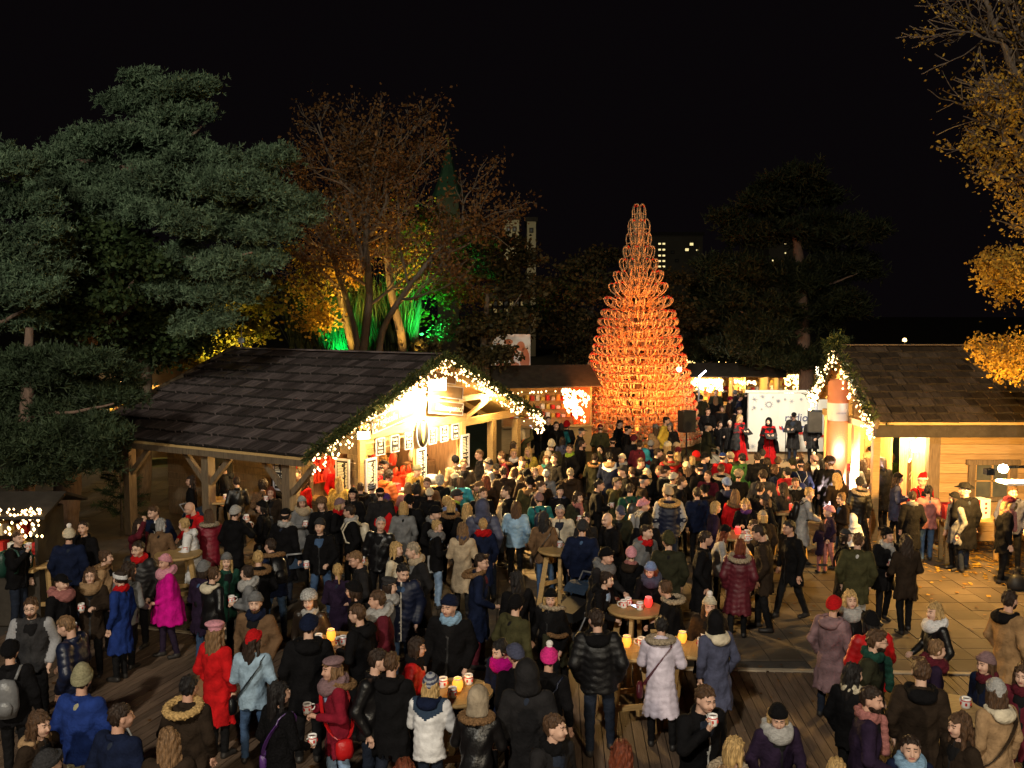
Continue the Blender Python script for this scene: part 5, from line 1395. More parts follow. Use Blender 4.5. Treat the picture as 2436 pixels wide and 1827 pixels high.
HMI = head_mi()
def hand_mesh(grip):
    lo, hi, v = (-.075, -.13, -.075), (.075, .05, .075), .0058
    P = grid(lo, hi, v)
    d = rc(P, (0, .03, 0), (0, -.02, 0), .024, .030)
    d = smin(d, rc(P, (-.018, -.03, 0), (.022, -.03, 0), .017, .017), .02)
    for i, (x, ln) in enumerate([(-.027, .052), (-.009, .062), (.010, .06), (.027, .048)]):
        a = (x, -.04, 0)
        if grip:
            b = (x, -.04 - ln * .42, -.012); c = (x * .9, -.04 - ln * .45, -.045); e = (x * .85, -.04 - ln * .05, -.058)
        else:
            b = (x * 1.06, -.04 - ln * .5, -.004); c = (x * 1.1, -.04 - ln * .85, -.016); e = (x * 1.1, -.04 - ln * 1.05, -.03)
        f = smin(smin(rc(P, a, b, .0098, .0092), rc(P, b, c, .0092, .0085), .004), rc(P, c, e, .0085, .0072), .004)
        d = smin(d, f, .005)
    th = [(-.028, .0, -.004), (-.046, -.028, -.014), (-.036 if grip else -.052, -.052, -.03)]
    d = smin(d, smin(rc(P, th[0], th[1], .0125, .0105), rc(P, th[1], th[2], .0105, .0085), .004), .01)
    return surfnet(d, lo, v)
HAND = {g: hand_mesh(g) for g in (0, 1)}

# ---- poses: elbow, wrist, hand direction, grip, for the right hand (mirrored for the left)
ARMS = dict(
    down=((.262, .03, 1.13), (.275, -.05, .875), (0, -.25, -1), 0),
    pocket=((.268, .07, 1.13), (.225, -.06, .90), (-.3, -.3, -1), 0),
    cup=((.262, .0, 1.13), (.13, -.24, 1.16), (-.5, -.7, .25), 1),
    low=((.272, .0, 1.12), (.20, -.22, 1.0), (-.3, -.9, .0), 1),
    drink=((.29, -.14, 1.22), (.11, -.23, 1.40), (-.5, -.1, .85), 1),
    lean=((.265, -.10, 1.15), (.17, -.33, 1.10), (-.35, -.9, -.05), 1),
    cross=((.272, -.04, 1.13), (-.02, -.19, 1.15), (-1, -.1, .05), 0),
    up=((.25, -.2, 1.50), (.17, -.26, 1.76), (-.1, -.2, 1), 1),
    out=((.29, -.12, 1.20), (.28, -.36, 1.24), (0, -1, .1), 1),
    face=((.27, -.14, 1.22), (.14, -.19, 1.43), (-.4, .1, .9), 0))
POSES = dict(stand=('down', 'down', 0), rest=('pocket', 'pocket', 0), mug=('cup', 'down', 0), lmug=('pocket', 'cup', 0), drink=('drink', 'pocket', 0), ldrink=('down', 'drink', 0),
             both=('cup', 'cup', 0), lean=('lean', 'lean', 13), cross=('cross', 'cross', 0), low=('low', 'pocket', 0), phone=('up', 'cup', 0), out=('out', 'down', 0), read=('cup', 'cup', 4),
             bend=('lean', 'low', 24), two=('low', 'low', 0), walk=('down', 'down', 3), face=('face', 'cup', 0), rest2=('down', 'pocket', 0), rest3=('pocket', 'low', 0), clasp=('low', 'low', 2))
PIV = np.array([0, 0, .95])
def bend_pts(V, ang):
    if not ang: return V
    V = np.array(V, float)
    t = np.clip((V[..., 2] - .82) / .3, 0, 1); t = t * t * (3 - 2 * t)
    a = R(ang) * t
    y, z = V[..., 1] - PIV[1], V[..., 2] - PIV[2]
    c, s = np.cos(a), np.sin(a)
    V[..., 1] = y * c - z * s + PIV[1]; V[..., 2] = y * s + z * c + PIV[2]
    return V
def bend_m(ang):
    return Matrix.Translation(PIV) @ Matrix.Rotation(R(ang), 4, 'X') @ Matrix.Translation(-Vector(PIV))
HC = Vector((0, -.022, 1.635))
def head_matrix(bend, yaw, nod, hs=1.0):
    return bend_m(bend) @ Matrix.Translation((0, 0, 1.50)) @ Matrix.Rotation(R(yaw), 4, 'Z') @ Matrix.Rotation(R(nod - bend * .6), 4, 'X') @ Matrix.Translation(HC - Vector((0, 0, 1.50))) @ Matrix.Diagonal((hs, hs, hs, 1))
def arm_pts(pose, side):
    k = POSES[pose][0 if side < 0 else 1]
    e, w, hd, gr = ARMS[k]
    f = np.array([side, 1, 1])
    return np.array([side * .185, .005, 1.405]), np.array(e) * f, np.array(w) * f, np.array(hd) * f, gr
def hand_matrix(w, hd, side):
    d = Vector(hd).normalized()
    ref = Vector((0, 0, 1)) if abs(d.z) < .8 else Vector((-side * 1.0, -.3, 0))
    y = -d; x = y.cross(ref).normalized(); z = x.cross(y)
    m = Matrix((x, y, z)).transposed().to_4x4()
    if side > 0: m = m @ Matrix.Diagonal((1, 1, 1, 1))
    else: m = m @ Matrix.Diagonal((-1, 1, 1, 1))
    m.translation = Vector(w) + d * .055
    return m
def apply(m, V):
    A = np.array(m); return V @ A[:3, :3].T + A[:3, 3]
_body = {}
def body_torso(pose, legs):
    key = (pose, legs)
    if key in _body: return _body[key]
    lo, hi, v = (-.42, -.5, -.02), (.42, .36, 1.60), .02
    P = grid(lo, hi, v)
    yl, yr = {0: (0, 0), 1: (-.10, .10), 2: (-.24, .22), 3: (.03, -.06)}[legs]
    xw = {0: .10, 1: .12, 2: .09, 3: .15}[legs]
    d = ell(P, (0, .01, .96), (.165, .115, .13))
    for sx, yo in ((-1, yl), (1, yr)):
        hip, kn, an = (sx * .085, .005, .92), (sx * (xw * .95), yo * .45 - .02, .50), (sx * xw, yo + .015, .09)
        d = smin(d, rc(P, hip, kn, .088, .066), .03)
        d = smin(d, rc(P, kn, an, .064, .050), .02)
        d = smin(d, rc(P, (sx * xw, yo + .04, .045), (sx * (xw + .02), yo - .125, .036), .046, .040), .02)
    d = np.maximum(d, -(P[2] - .0))
    d = smin(d, rc(P, (0, .01, 1.0), (0, 0, 1.33), .12, .13), .06)
    d = smin(d, rc(P, (-.13, .005, 1.39), (.13, .005, 1.39), .06, .06), .05)
    d = smin(d, rc(P, (0, .012, 1.42), (0, -.004, 1.57), .056, .052), .03)
    for s in (-1, 1):
        a, e, w, hd, gr = arm_pts(pose, s)
        d = smin(d, smin(rc(P, a, e, .042, .036), rc(P, e, w, .036, .026), .02), .02)
    d = d + .004 * np.sin(P[2] * 55 + P[0] * 20) * np.sin(P[1] * 25) * (P[2] < .85)
    V, F = surfnet(d, lo, v)
    c = V[F].mean(1)
    mi = np.full(len(F), 1); mi[c[:, 2] < .085] = 2; mi[c[:, 2] > 1.43] = 0
    for s in (-1, 1):
        a, e, w, hd, gr = arm_pts(pose, s)
        mi[np.linalg.norm(c - w, axis=1) < .07] = 0
    _body[key] = (V, F, mi)
    return _body[key]
_bm = {}
def body_mesh(pose, legs, yaw, nod, hs):
    key = (pose, legs, yaw, nod, hs)
    if key in _bm: return _bm[key]
    bend = POSES[pose][2]
    V, F, mi = body_torso(pose, legs)
    VV, FF, MM = [bend_pts(V, bend)], [F], [mi]
    b = len(V)
    VV.append(apply(head_matrix(bend, yaw, nod, hs), HV)); FF.append(HF + b); MM.append(HMI); b += len(HV)
    for s in (-1, 1):
        a, e, w, hd, gr = arm_pts(pose, s)
        hv, hf = HAND[gr]
        m = bend_m(bend) @ hand_matrix(w, hd, s)
        VV.append(apply(m, hv)); FF.append((hf if m.determinant() > 0 else hf[:, ::-1]) + b); MM.append(np.zeros(len(hf), int)); b += len(hv)
    me = mesh_np('person_body', np.concatenate(VV), np.concatenate(FF), [M['skin'], M['trouser'], M['shoe'], M['lip'], M['eye']], np.concatenate(MM), True)
    _bm[key] = me
    return me
HEM = dict(short=.90, hip=.78, thigh=.62, knee=.46, ankle=.10, poncho=.62, cape=.50)
_coat = {}
def coat_mesh(pose, ln, style, matn):
    key = (pose, ln, style, matn)
    if key in _coat: return _coat[key]
    hem = HEM[ln]; bend = POSES[pose][2]
    lo, hi, v = (-.50, -.48, hem - .06), (.50, .36, 1.90 if pose == 'phone' else 1.58), .0195
    P = grid(lo, hi, v)
    z = P[2]
    flare = {'short': 0, 'hip': .02, 'thigh': .035, 'knee': .06, 'ankle': .17, 'poncho': .19, 'cape': .16}[ln]
    wom = 'f' in style; puf = 'p' in style
    zs = np.array([hem, .88 if hem < .86 else hem + .01, 1.06, 1.25, 1.36, 1.42])
    A = np.array([.185 + flare, .195 if not wom else .188, .178 if wom else .195, .205 if not wom else .19, .19, .13]) + (.012 if puf else 0)
    B = np.array([.135 + flare * .8, .145, .128 if wom else .14, .15, .12, .08]) + (.014 if puf else 0)
    if ln in ('poncho', 'cape'): A = np.array([.40, .36, .30, .26, .2, .12]); B = np.array([.30, .26, .21, .18, .13, .08])
    a_, b_ = np.interp(z, zs, A), np.interp(z, zs, B)
    q = np.sqrt((P[0] / a_) ** 2 + ((P[1] - .012) / b_) ** 2)
    d = (q - 1) * b_
    d = smax(d, z - 1.43, .05); d = np.maximum(d, hem - z)
    d = smin(d, rc(P, (-.155, .008, 1.385), (.155, .008, 1.385), .078, .078), .05)
    ang = np.arctan2(P[0], P[1])
    dt = d.copy()
    if ln in ('knee', 'ankle', 'poncho', 'cape', 'thigh'): d = d + (.012 if ln in ('ankle', 'poncho', 'cape') else .006) * np.sin(ang * 11 + np.sin(z * 7)) * np.clip((1.05 - z) / .4, 0, 1)
    if puf: d = d - .013 * np.abs(np.cos(np.pi * (z + .014 * np.sin(ang * 3 + 1) + .012 * np.sin(ang * 7 + z * 9)) / .088)) * (.75 + .35 * np.sin(ang * 5 + z * 13)) + .006
    else: d = d + .009 * np.sin(ang * 5 + 17 * z) * np.sin(7 * z + 2 * ang + 1.3) + .004 * np.sin(31 * z + 9 * P[0])
    arms = None
    for s in (-1, 1):
        a, e, w, hd, gr = arm_pts(pose, s)
        fa = (w - e); w2 = w - fa / np.linalg.norm(fa) * .012
        th = .013 if puf else 0
        ar = smin(rc(P, a, e, .074 + th, .063 + th), rc(P, e, w2, .062 + th, .047 + th), .02)
        if puf:
            tt = np.sqrt((P[0] - e[0]) ** 2 + (P[1] - e[1]) ** 2 + (P[2] - e[2]) ** 2)
            ar = ar - .009 * np.abs(np.cos(np.pi * tt / .075)) + .004
        else:
            tt = np.sqrt((P[0] - e[0]) ** 2 + (P[1] - e[1]) ** 2 + (P[2] - e[2]) ** 2)
            ar = ar + .005 * np.sin(tt * 75) * np.exp(-tt * 9)
        arms = ar if arms is None else np.minimum(arms, ar)
    d = smin(d, arms, .035)
    # collar
    rr = np.sqrt(P[0] ** 2 + (P[1] - .012) ** 2)
    col_ = np.sqrt((rr - .078) ** 2 + ((z - 1.455 - .25 * P[1]) * .55) ** 2) - .022
    d = smin(d, col_, .015)
    d = np.where((rr < .058) & (z > 1.44), np.maximum(d, .004), d)
    if ln not in ('ankle',):   # open the hem from below
        inner = (q - .86) * b_
        d = np.maximum(d, -np.maximum(inner, z - hem - .05))
    if ln == 'cape': d = np.maximum(d + .0, -np.maximum(np.maximum(np.abs(P[0]) - .16 - .12 * (1.2 - z), P[1] + .02), z - 1.34))
    V, F = surfnet(d, lo, v)
    c = V[F].mean(1)
    mi = np.zeros(len(F), int)
    dd = np.full(len(c), 9.0)
    for s in (-1, 1):
        a, e, w, hd, gr = arm_pts(pose, s)
        Pc = (c[:, 0], c[:, 1], c[:, 2])
        dd = np.minimum(dd, np.minimum(rc(Pc, a * np.array([1.12, 1, .99]), e, .08, .07), rc(Pc, e, w, .07, .06)))
    mi[dd < .012] = 1
    yoke = (c[:, 2] > 1.24 + .5 * np.abs(c[:, 0]) * (c[:, 1] > 0))
    mi[yoke & (mi == 0)] = 2
    if 'z' in style or True:
        mi[(np.abs(c[:, 0]) < .012) & (c[:, 1] < -.05) & (mi != 1)] = 3
    me = mesh_np('coat', bend_pts(V, bend), F, [M[matn]] * 3 + [M['black']], mi, True)
    _coat[key] = me
    return me
# ---- hair, hats and other wear, in head space (h_) or body space (b_)
_tpl = {}
def tpl(name):
    if name in _tpl: return _tpl[name]
    me = TPL[name]()
    _tpl[name] = me
    return me
def skull(P, o): return smin(ell(P, (0, .014, .024), (.078 + o, .097 + o, .102 + o)), ell(P, (0, -.02, -.03), (.06 + o * .6, .07 + o * .5, .07)), .04)
def hair_tpl(kind):
    under = kind.endswith('@'); kind = kind.rstrip('@')
    lo, hi, v = (-.17, -.16, -.42 if kind in ('long', 'wavy') else -.24), (.17, .24, .22), .0095
    P = grid(lo, hi, v); x, y, z = P
    o = {'short': .011, 'bob': .018, 'long': .017, 'bun': .011, 'pony': .011, 'afro': .045, 'crop': .007, 'fringe': .009, 'wavy': .02, 'quiff': .013}[kind]
    d = skull(P, o)
    d = d + .0055 * np.sin(x * 120 + 40 * y + 30 * z) + .0045 * np.sin(z * 80 + x * 60 + 3 * np.sin(y * 50))
    face = np.minimum(np.minimum(y + .035 - .55 * np.maximum(z - .02, 0), .058 + .25 * np.abs(x) - z), 9)     # <0 & region: front of face
    cutf = smax(-(y + .038 - .35 * np.maximum(z, 0)), -(z - .064 + .25 * np.abs(x)), .01) if False else None
    facecut = np.maximum(y + .040 - .2 * np.maximum(z, 0), z - .078 + .30 * np.abs(x) + .006 * np.sin(x * 150))      # inside (<0) = bare face
    d = np.maximum(d, -facecut)
    if under: d = np.maximum(d, z - (.05 - .42 * y))
    if kind in ('short', 'crop', 'quiff', 'fringe', 'bun', 'pony'): d = np.maximum(d, -(z + .075 + .35 * (y - .05)))
    if kind in ('short', 'crop', 'quiff', 'fringe'): d = np.maximum(d, -np.maximum(y - .032, z - .026))
    if kind == 'fringe': d = np.maximum(d, z - .045)
    if kind == 'quiff': d = smin(d, rc(P, (-.04, -.055, .115), (.045, -.06, .118), .028, .026), .02)
    if kind == 'bob':
        for s in (-1, 1): d = smin(d, rc(P, (s * .082, .01, .0), (s * .088, .005, -.125), .026, .022), .03)
        d = smin(d, ell(P, (0, .075, -.07), (.085, .045, .10)), .03); d = np.maximum(d, -(z + .155))
    if kind in ('long', 'wavy'):
        d = smin(d, ell(P, (0, .095, -.14), (.105, .045, .22)), .05)
        for s in (-1, 1): d = smin(d, rc(P, (s * .084, .01, .0), (s * .10, -.035 if kind == 'wavy' else .02, -.26), .025, .028), .03)
        d = d + .006 * np.sin(x * 90 + 25 * z) * np.sin(z * 30)
    if kind == 'bun': d = smin(d, ell(P, (0, .085, .085), (.042, .042, .04)), .012)
    if kind == 'pony':
        d = smin(d, rc(P, (0, .105, .06), (0, .15, .0), .024, .03), .015); d = smin(d, rc(P, (0, .15, .0), (0, .15, -.2), .03, .012), .015)
    if kind == 'afro': d = d + .010 * np.sin(x * 140) * np.sin(y * 140) * np.sin(z * 140)
    V, F = surfnet(d, lo, v)
    return mesh_np('hair', V, F, [M['hair']], None, True)
def hat_tpl(kind):
    lo, hi, v = (-.2, -.22, -.12), (.2, .22, .30), .0095
    P = grid(lo, hi, v); x, y, z = P
    zt = z - .14 * (y + .0) * 0
    tilt = .045 - .42 * y                     # hat rim lower at the back
    cuff = None
    if kind in ('beanie', 'bobble', 'ears', 'tall', 'striped'):
        hgt = .125 if kind != 'tall' else .165
        d = ell(P, (0, .02, .03), (.098, .115, hgt + .0))
        d = np.maximum(d, -(z - tilt + .022))
        d = d + .0025 * np.sin(np.arctan2(x, y) * 26)
        rim = np.maximum(np.abs(z - tilt - .006) - .026, np.abs(np.sqrt((x / .098) ** 2 + ((y - .02) / .115) ** 2) - .96) * .1 - .011)
        d = smin(d, rim, .012)
        if kind == 'bobble': d = smin(d, ell(P, (0, .02, .185), (.042, .042, .04)) + .004 * np.sin(x * 200) * np.sin(y * 200), .004)
        if kind == 'ears':
            for s in (-1, 1): d = smin(d, ell(P, (s * .075, .02, .135), (.034, .026, .034)), .01)
    elif kind == 'beret':
        d = smin(ell(P, (.015, .03, .105), (.125, .13, .045)), ell(P, (0, .02, .05), (.095, .112, .08)), .02); d = np.maximum(d, -(z - tilt - .01))
    elif kind == 'fedora':
        d = ell(P, (0, .015, .075), (.092, .112, .105)); d = np.maximum(d, z - .155 + .4 * np.abs(x) * 0 + .0)
        d = smax(d, -ell(P, (0, 0, .20), (.03, .1, .06)), .015); d = np.maximum(d, -(z - .05))
        br = np.maximum(np.abs(z - .052 - 1.4 * x ** 2 + .08 * y) - .008, (np.sqrt((x / .155) ** 2 + ((y - .01) / .18) ** 2) - 1) * .16)
        d = smin(d, br, .008)
    elif kind == 'cap':
        d = ell(P, (0, .018, .04), (.090, .108, .098)); d = np.maximum(d, -(z - .045 + .1 * y))
        d = smin(d, ell(P, (0, -.125, .052), (.07, .075, .010)), .01)
    elif kind == 'furhat':
        d = ell(P, (0, .02, .07), (.125, .14, .115)) + .008 * np.sin(x * 120) * np.sin(y * 110) * np.sin(z * 130); d = np.maximum(d, -(z - .02 + .35 * y))
    elif kind == 'santa':
        d = ell(P, (0, .02, .06), (.092, .108, .10)); d = smin(d, rc(P, (0, .04, .13), (.06, .12, .15), .06, .03), .04); d = smin(d, rc(P, (.06, .12, .15), (.10, .14, .05), .03, .014), .02)
        d = np.maximum(d, -(z - tilt)); d = smin(d, np.maximum(np.abs(z - tilt - .012) - .026, np.abs(np.sqrt((x / .098) ** 2 + ((y - .02) / .115) ** 2) - 1) * .1 - .014), .006); d = smin(d, ell(P, (.105, .145, .025), (.03, .03, .03)), .004)
    elif kind == 'band':
        d = np.maximum(np.abs(z - .045 + .25 * y) - .032, np.abs(np.sqrt((x / .09) ** 2 + ((y - .016) / .108) ** 2) - 1) * .1 - .012)
    elif kind == 'hoodup':
        lo2, hi2 = (-.2, -.2, -.22), (.2, .24, .26)
        P = grid(lo2, hi2, .011); x, y, z = P
        d = ell(P, (0, .035, .0), (.122, .145, .165)); d = smin(d, ell(P, (0, .05, -.14), (.13, .12, .08)), .05)
        d = np.maximum(d, -ell(P, (0, -.16, .0), (.082, .13, .115)))
        V, F = surfnet(d, lo2, .011)
        return mesh_np('hood', V, F, [M['cloth']], None, True)
    V, F = surfnet(d, lo, v)
    c = V[F].mean(1); mi = np.zeros(len(F), int)
    if kind == 'bobble': mi[c[:, 2] > .148] = 1
    if kind == 'santa': mi[(c[:, 2] < .07 - .42 * c[:, 1]) | (np.linalg.norm(c - [.105, .145, .025], axis=1) < .034)] = 1
    if kind == 'striped': mi[(np.floor((c[:, 2] + .42 * c[:, 1]) / .024).astype(int) % 2) == 0] = 1
    mats = {'bobble': [M['knit'], M['whitewool']], 'santa': [M['cloth'], M['whitewool']], 'striped': [M['knit'], M['greywool']]}.get(kind, [M['knit'] if kind in ('beanie', 'ears', 'tall', 'beret', 'band') else M['fur'] if kind == 'furhat' else M['cloth']])
    return mesh_np('hat', V, F, mats, mi if len(mats) > 1 else None, True)
def beard_tpl():
    lo, hi, v = (-.1, -.15, -.16), (.1, .08, .03), .0075
    P = grid(lo, hi, v); x, y, z = P
    d = smin(ell(P, (0, -.028, -.04), (.066, .072, .084)), ell(P, (0, -.066, -.09), (.034, .032, .03)), .03)
    d = np.maximum(d, -(-.032 - z + .5 * np.maximum(0, np.abs(x) - .03)))
    d = np.maximum(d, y - .005); d = np.maximum(d, -ell(P, (0, -.1, -.056), (.024, .03, .007)))
    d = d + .003 * np.sin(x * 170) * np.sin(z * 150)
    V, F = surfnet(d, lo, v)
    return mesh_np('beard', V, F, [M['hair']], None, True)
def glasses_tpl():
    b = MB()
    for s in (-1, 1):
        b.tube([(s * .031 + .021 * math.cos(t), -.104, .010 + .017 * math.sin(t)) for t in np.linspace(0, 6.283, 13)], .0022, 4, cap=False)
        b.tube([(s * .052, -.103, .014), (s * .08, -.02, .012), (s * .083, .01, .0)], .002, 4)
    b.tube([(-.01, -.106, .012), (.01, -.106, .012)], .002, 4)
    return b.mesh('glasses', M['black'])
def muff_tpl():
    b = MB()
    b.tube([(.09 * math.cos(t), .015, .02 + .11 * math.sin(t)) for t in np.linspace(0, 3.1416, 11)], .008, 5)
    for s in (-1, 1): b.lathe([(.001, -.02), (.04, -.018), (.045, 0), (.04, .018), (.001, .02)], 12, (s * .095, .01, 0))
    return b.mesh('earmuffs', M['fur'])
def scarf_tpl(kind):
    lo, hi, v = (-.22, -.26, 1.02 if kind == 'long' else 1.3), (.22, .2, 1.58), .0125
    P = grid(lo, hi, v); x, y, z = P
    big = 1.0 if kind != 'big' else 1.28
    rr = np.sqrt((x / big) ** 2 + ((y + .0) / big) ** 2)
    zc = 1.475 + .20 * y
    d = np.sqrt((rr - .088) ** 2 + ((z - zc) * .72) ** 2) - .040 * big
    d = d + .006 * np.sin(np.arctan2(x, y) * 7 + z * 60)
    if kind == 'big': d = smin(d, ell(P, (0, -.12, 1.43), (.12, .07, .09)), .04)
    if kind == 'long':
        d = smin(d, rc(P, (.05, -.15, 1.42), (.07, -.185, 1.08), .042, .05) + .004 * np.sin(z * 80), .03)
    d = np.where((np.sqrt(x ** 2 + y ** 2) < .055), np.maximum(d, .003), d)
    V, F = surfnet(d, lo, v)
    return mesh_np('scarf', V, F, [M['knit']], None, True)
def furhood_tpl(fur):
    lo, hi, v = (-.26, -.2, 1.28), (.26, .30, 1.64), .0135
    P = grid(lo, hi, v); x, y, z = P
    if fur:
        yy = y - .085; zz = z - (1.47 + .18 * np.maximum(0, -y + .02) * 0 - .22 * (y - .05))
        rr = np.sqrt((x / .17) ** 2 + (yy / .15) ** 2)
        d = np.sqrt(((rr - 1) * .155) ** 2 + zz ** 2) - .040
        d = d + .014 * np.sin(x * 95 + 3) * np.sin(y * 90) * np.sin(z * 110)
        d = np.maximum(d, -(y + .10))
    else:
        d = ell(P, (0, .135, 1.43), (.14, .075, .085)); d = smin(d, np.sqrt((np.sqrt((x / 1.15) ** 2 + (y - .03) ** 2) - .115) ** 2 + ((z - 1.475 + .12 * y)) ** 2) - .028, .03)
        d = np.maximum(d, -(y + .06 + .3 * np.abs(x) * 0))
        d = np.maximum(d, -ell(P, (0, .10, 1.52), (.075, .05, .05)))
    V, F = surfnet(d, lo, v)
    return mesh_np('hood', V, F, [M['fur'] if fur else M['cloth']], None, True)
def bag_tpl(kind):
    b = MB()
    if kind == 'cross':
        n = 26; A, B = .222, .172
        for k in range(n):
            t0, t1 = 2 * math.pi * k / n, 2 * math.pi * (k + 1) / n
            def pt(t):
                z = 1.16 - .30 * math.sin(t)
                e = 1.0 if z < 1.36 else .8
                w = 1.02 + .1 * max(0, (1.0 - z))
                return Vector((A * w * math.sin(t) * e, B * w * math.cos(t) + .012, z))
            b.bar(pt(t0), pt(t1), .012, .04, 0, up=(math.sin(t0) * .5, math.cos(t0), .5))
        b.lathe([(.001, -.13), (.09, -.12), (.11, -.05), (.10, .07), (.05, .1), (.001, .1)], 10, (.285, .0, .80), 0, True, .45, 1.0)
    elif kind == 'pack':
        b.lathe([(.001, -.24), (.11, -.23), (.15, -.1), (.15, .1), (.11, .2), (.001, .23)], 14, (0, .235, 1.17), 0, True, 1.0, .62)
        b.lathe([(.001, -.1), (.08, -.09), (.1, 0), (.07, .07), (.001, .08)], 10, (0, .31, 1.08), 0, True, 1.0, .45)
        for s in (-1, 1): b.tube([(s * .1, .17, 1.36), (s * .13, .05, 1.475), (s * .135, -.08, 1.44), (s * .14, -.165, 1.28), (s * .17, -.12, 1.08), (s * .13, .1, 1.0)], .018, 5, 0)
    elif kind == 'tote':
        b.hexa([(.22, -.16, .66), (.30, -.16, .66), (.30, .16, .66), (.22, .16, .66), (.235, -.15, 1.0), (.275, -.15, 1.0), (.275, .15, 1.0), (.235, .15, 1.0)])
        for x in (.24, .27): b.tube([(x, -.09, 1.0), (x - .02, -.05, 1.3), (x - .06, 0, 1.48), (x - .02, .05, 1.3), (x, .09, 1.0)], .01, 5)
    elif kind == 'draw':
        b.lathe([(.001, -.2), (.12, -.19), (.15, -.05), (.12, .1), (.03, .18), (.001, .18)], 12, (.03, .225, 1.05), 0, True, 1.0, .5)
        for s in (-1, 1): b.tube([(.03 + s * .02, .22, 1.22), (s * .10, .19, 1.38), (s * .12, .05, 1.48), (s * .13, -.1, 1.42), (s * .17, -.1, 1.1)], .008, 5, 1)
    me = b.mesh('bag', [M['leather'], M['pale']])
    return me
TPL = {}
for k in ('short', 'bob', 'long', 'bun', 'pony', 'afro', 'crop', 'fringe', 'wavy', 'quiff'):
    TPL[k] = (lambda k=k: hair_tpl(k)); TPL[k + '@'] = (lambda k=k: hair_tpl(k + '@'))
for k in ('beanie', 'bobble', 'ears', 'tall', 'striped', 'beret', 'fedora', 'cap', 'furhat', 'santa', 'band', 'hoodup'): TPL['hat_' + k] = (lambda k=k: hat_tpl(k))
TPL['beard'] = beard_tpl; TPL['glasses'] = glasses_tpl; TPL['muffs'] = muff_tpl
for k in ('loop', 'big', 'long'): TPL['scarf_' + k] = (lambda k=k: scarf_tpl(k))
TPL['furhood'] = lambda: furhood_tpl(True); TPL['hood'] = lambda: furhood_tpl(False)
for k in ('cross', 'pack', 'tote', 'draw'): TPL['bag_' + k] = (lambda k=k: bag_tpl(k))
HATTOP = dict(beanie=.035, bobble=.085, ears=.05, tall=.07, striped=.035, beret=.03, fedora=.04, cap=.02, furhat=.06, santa=.05, band=0, hoodup=.03)
def piece(name, me, parent, color, m=None):
    o = link(name, me, parent)
    if m is not None: o.matrix_local = m
    if color: o.color = color
    return o
prng = random.Random(11)
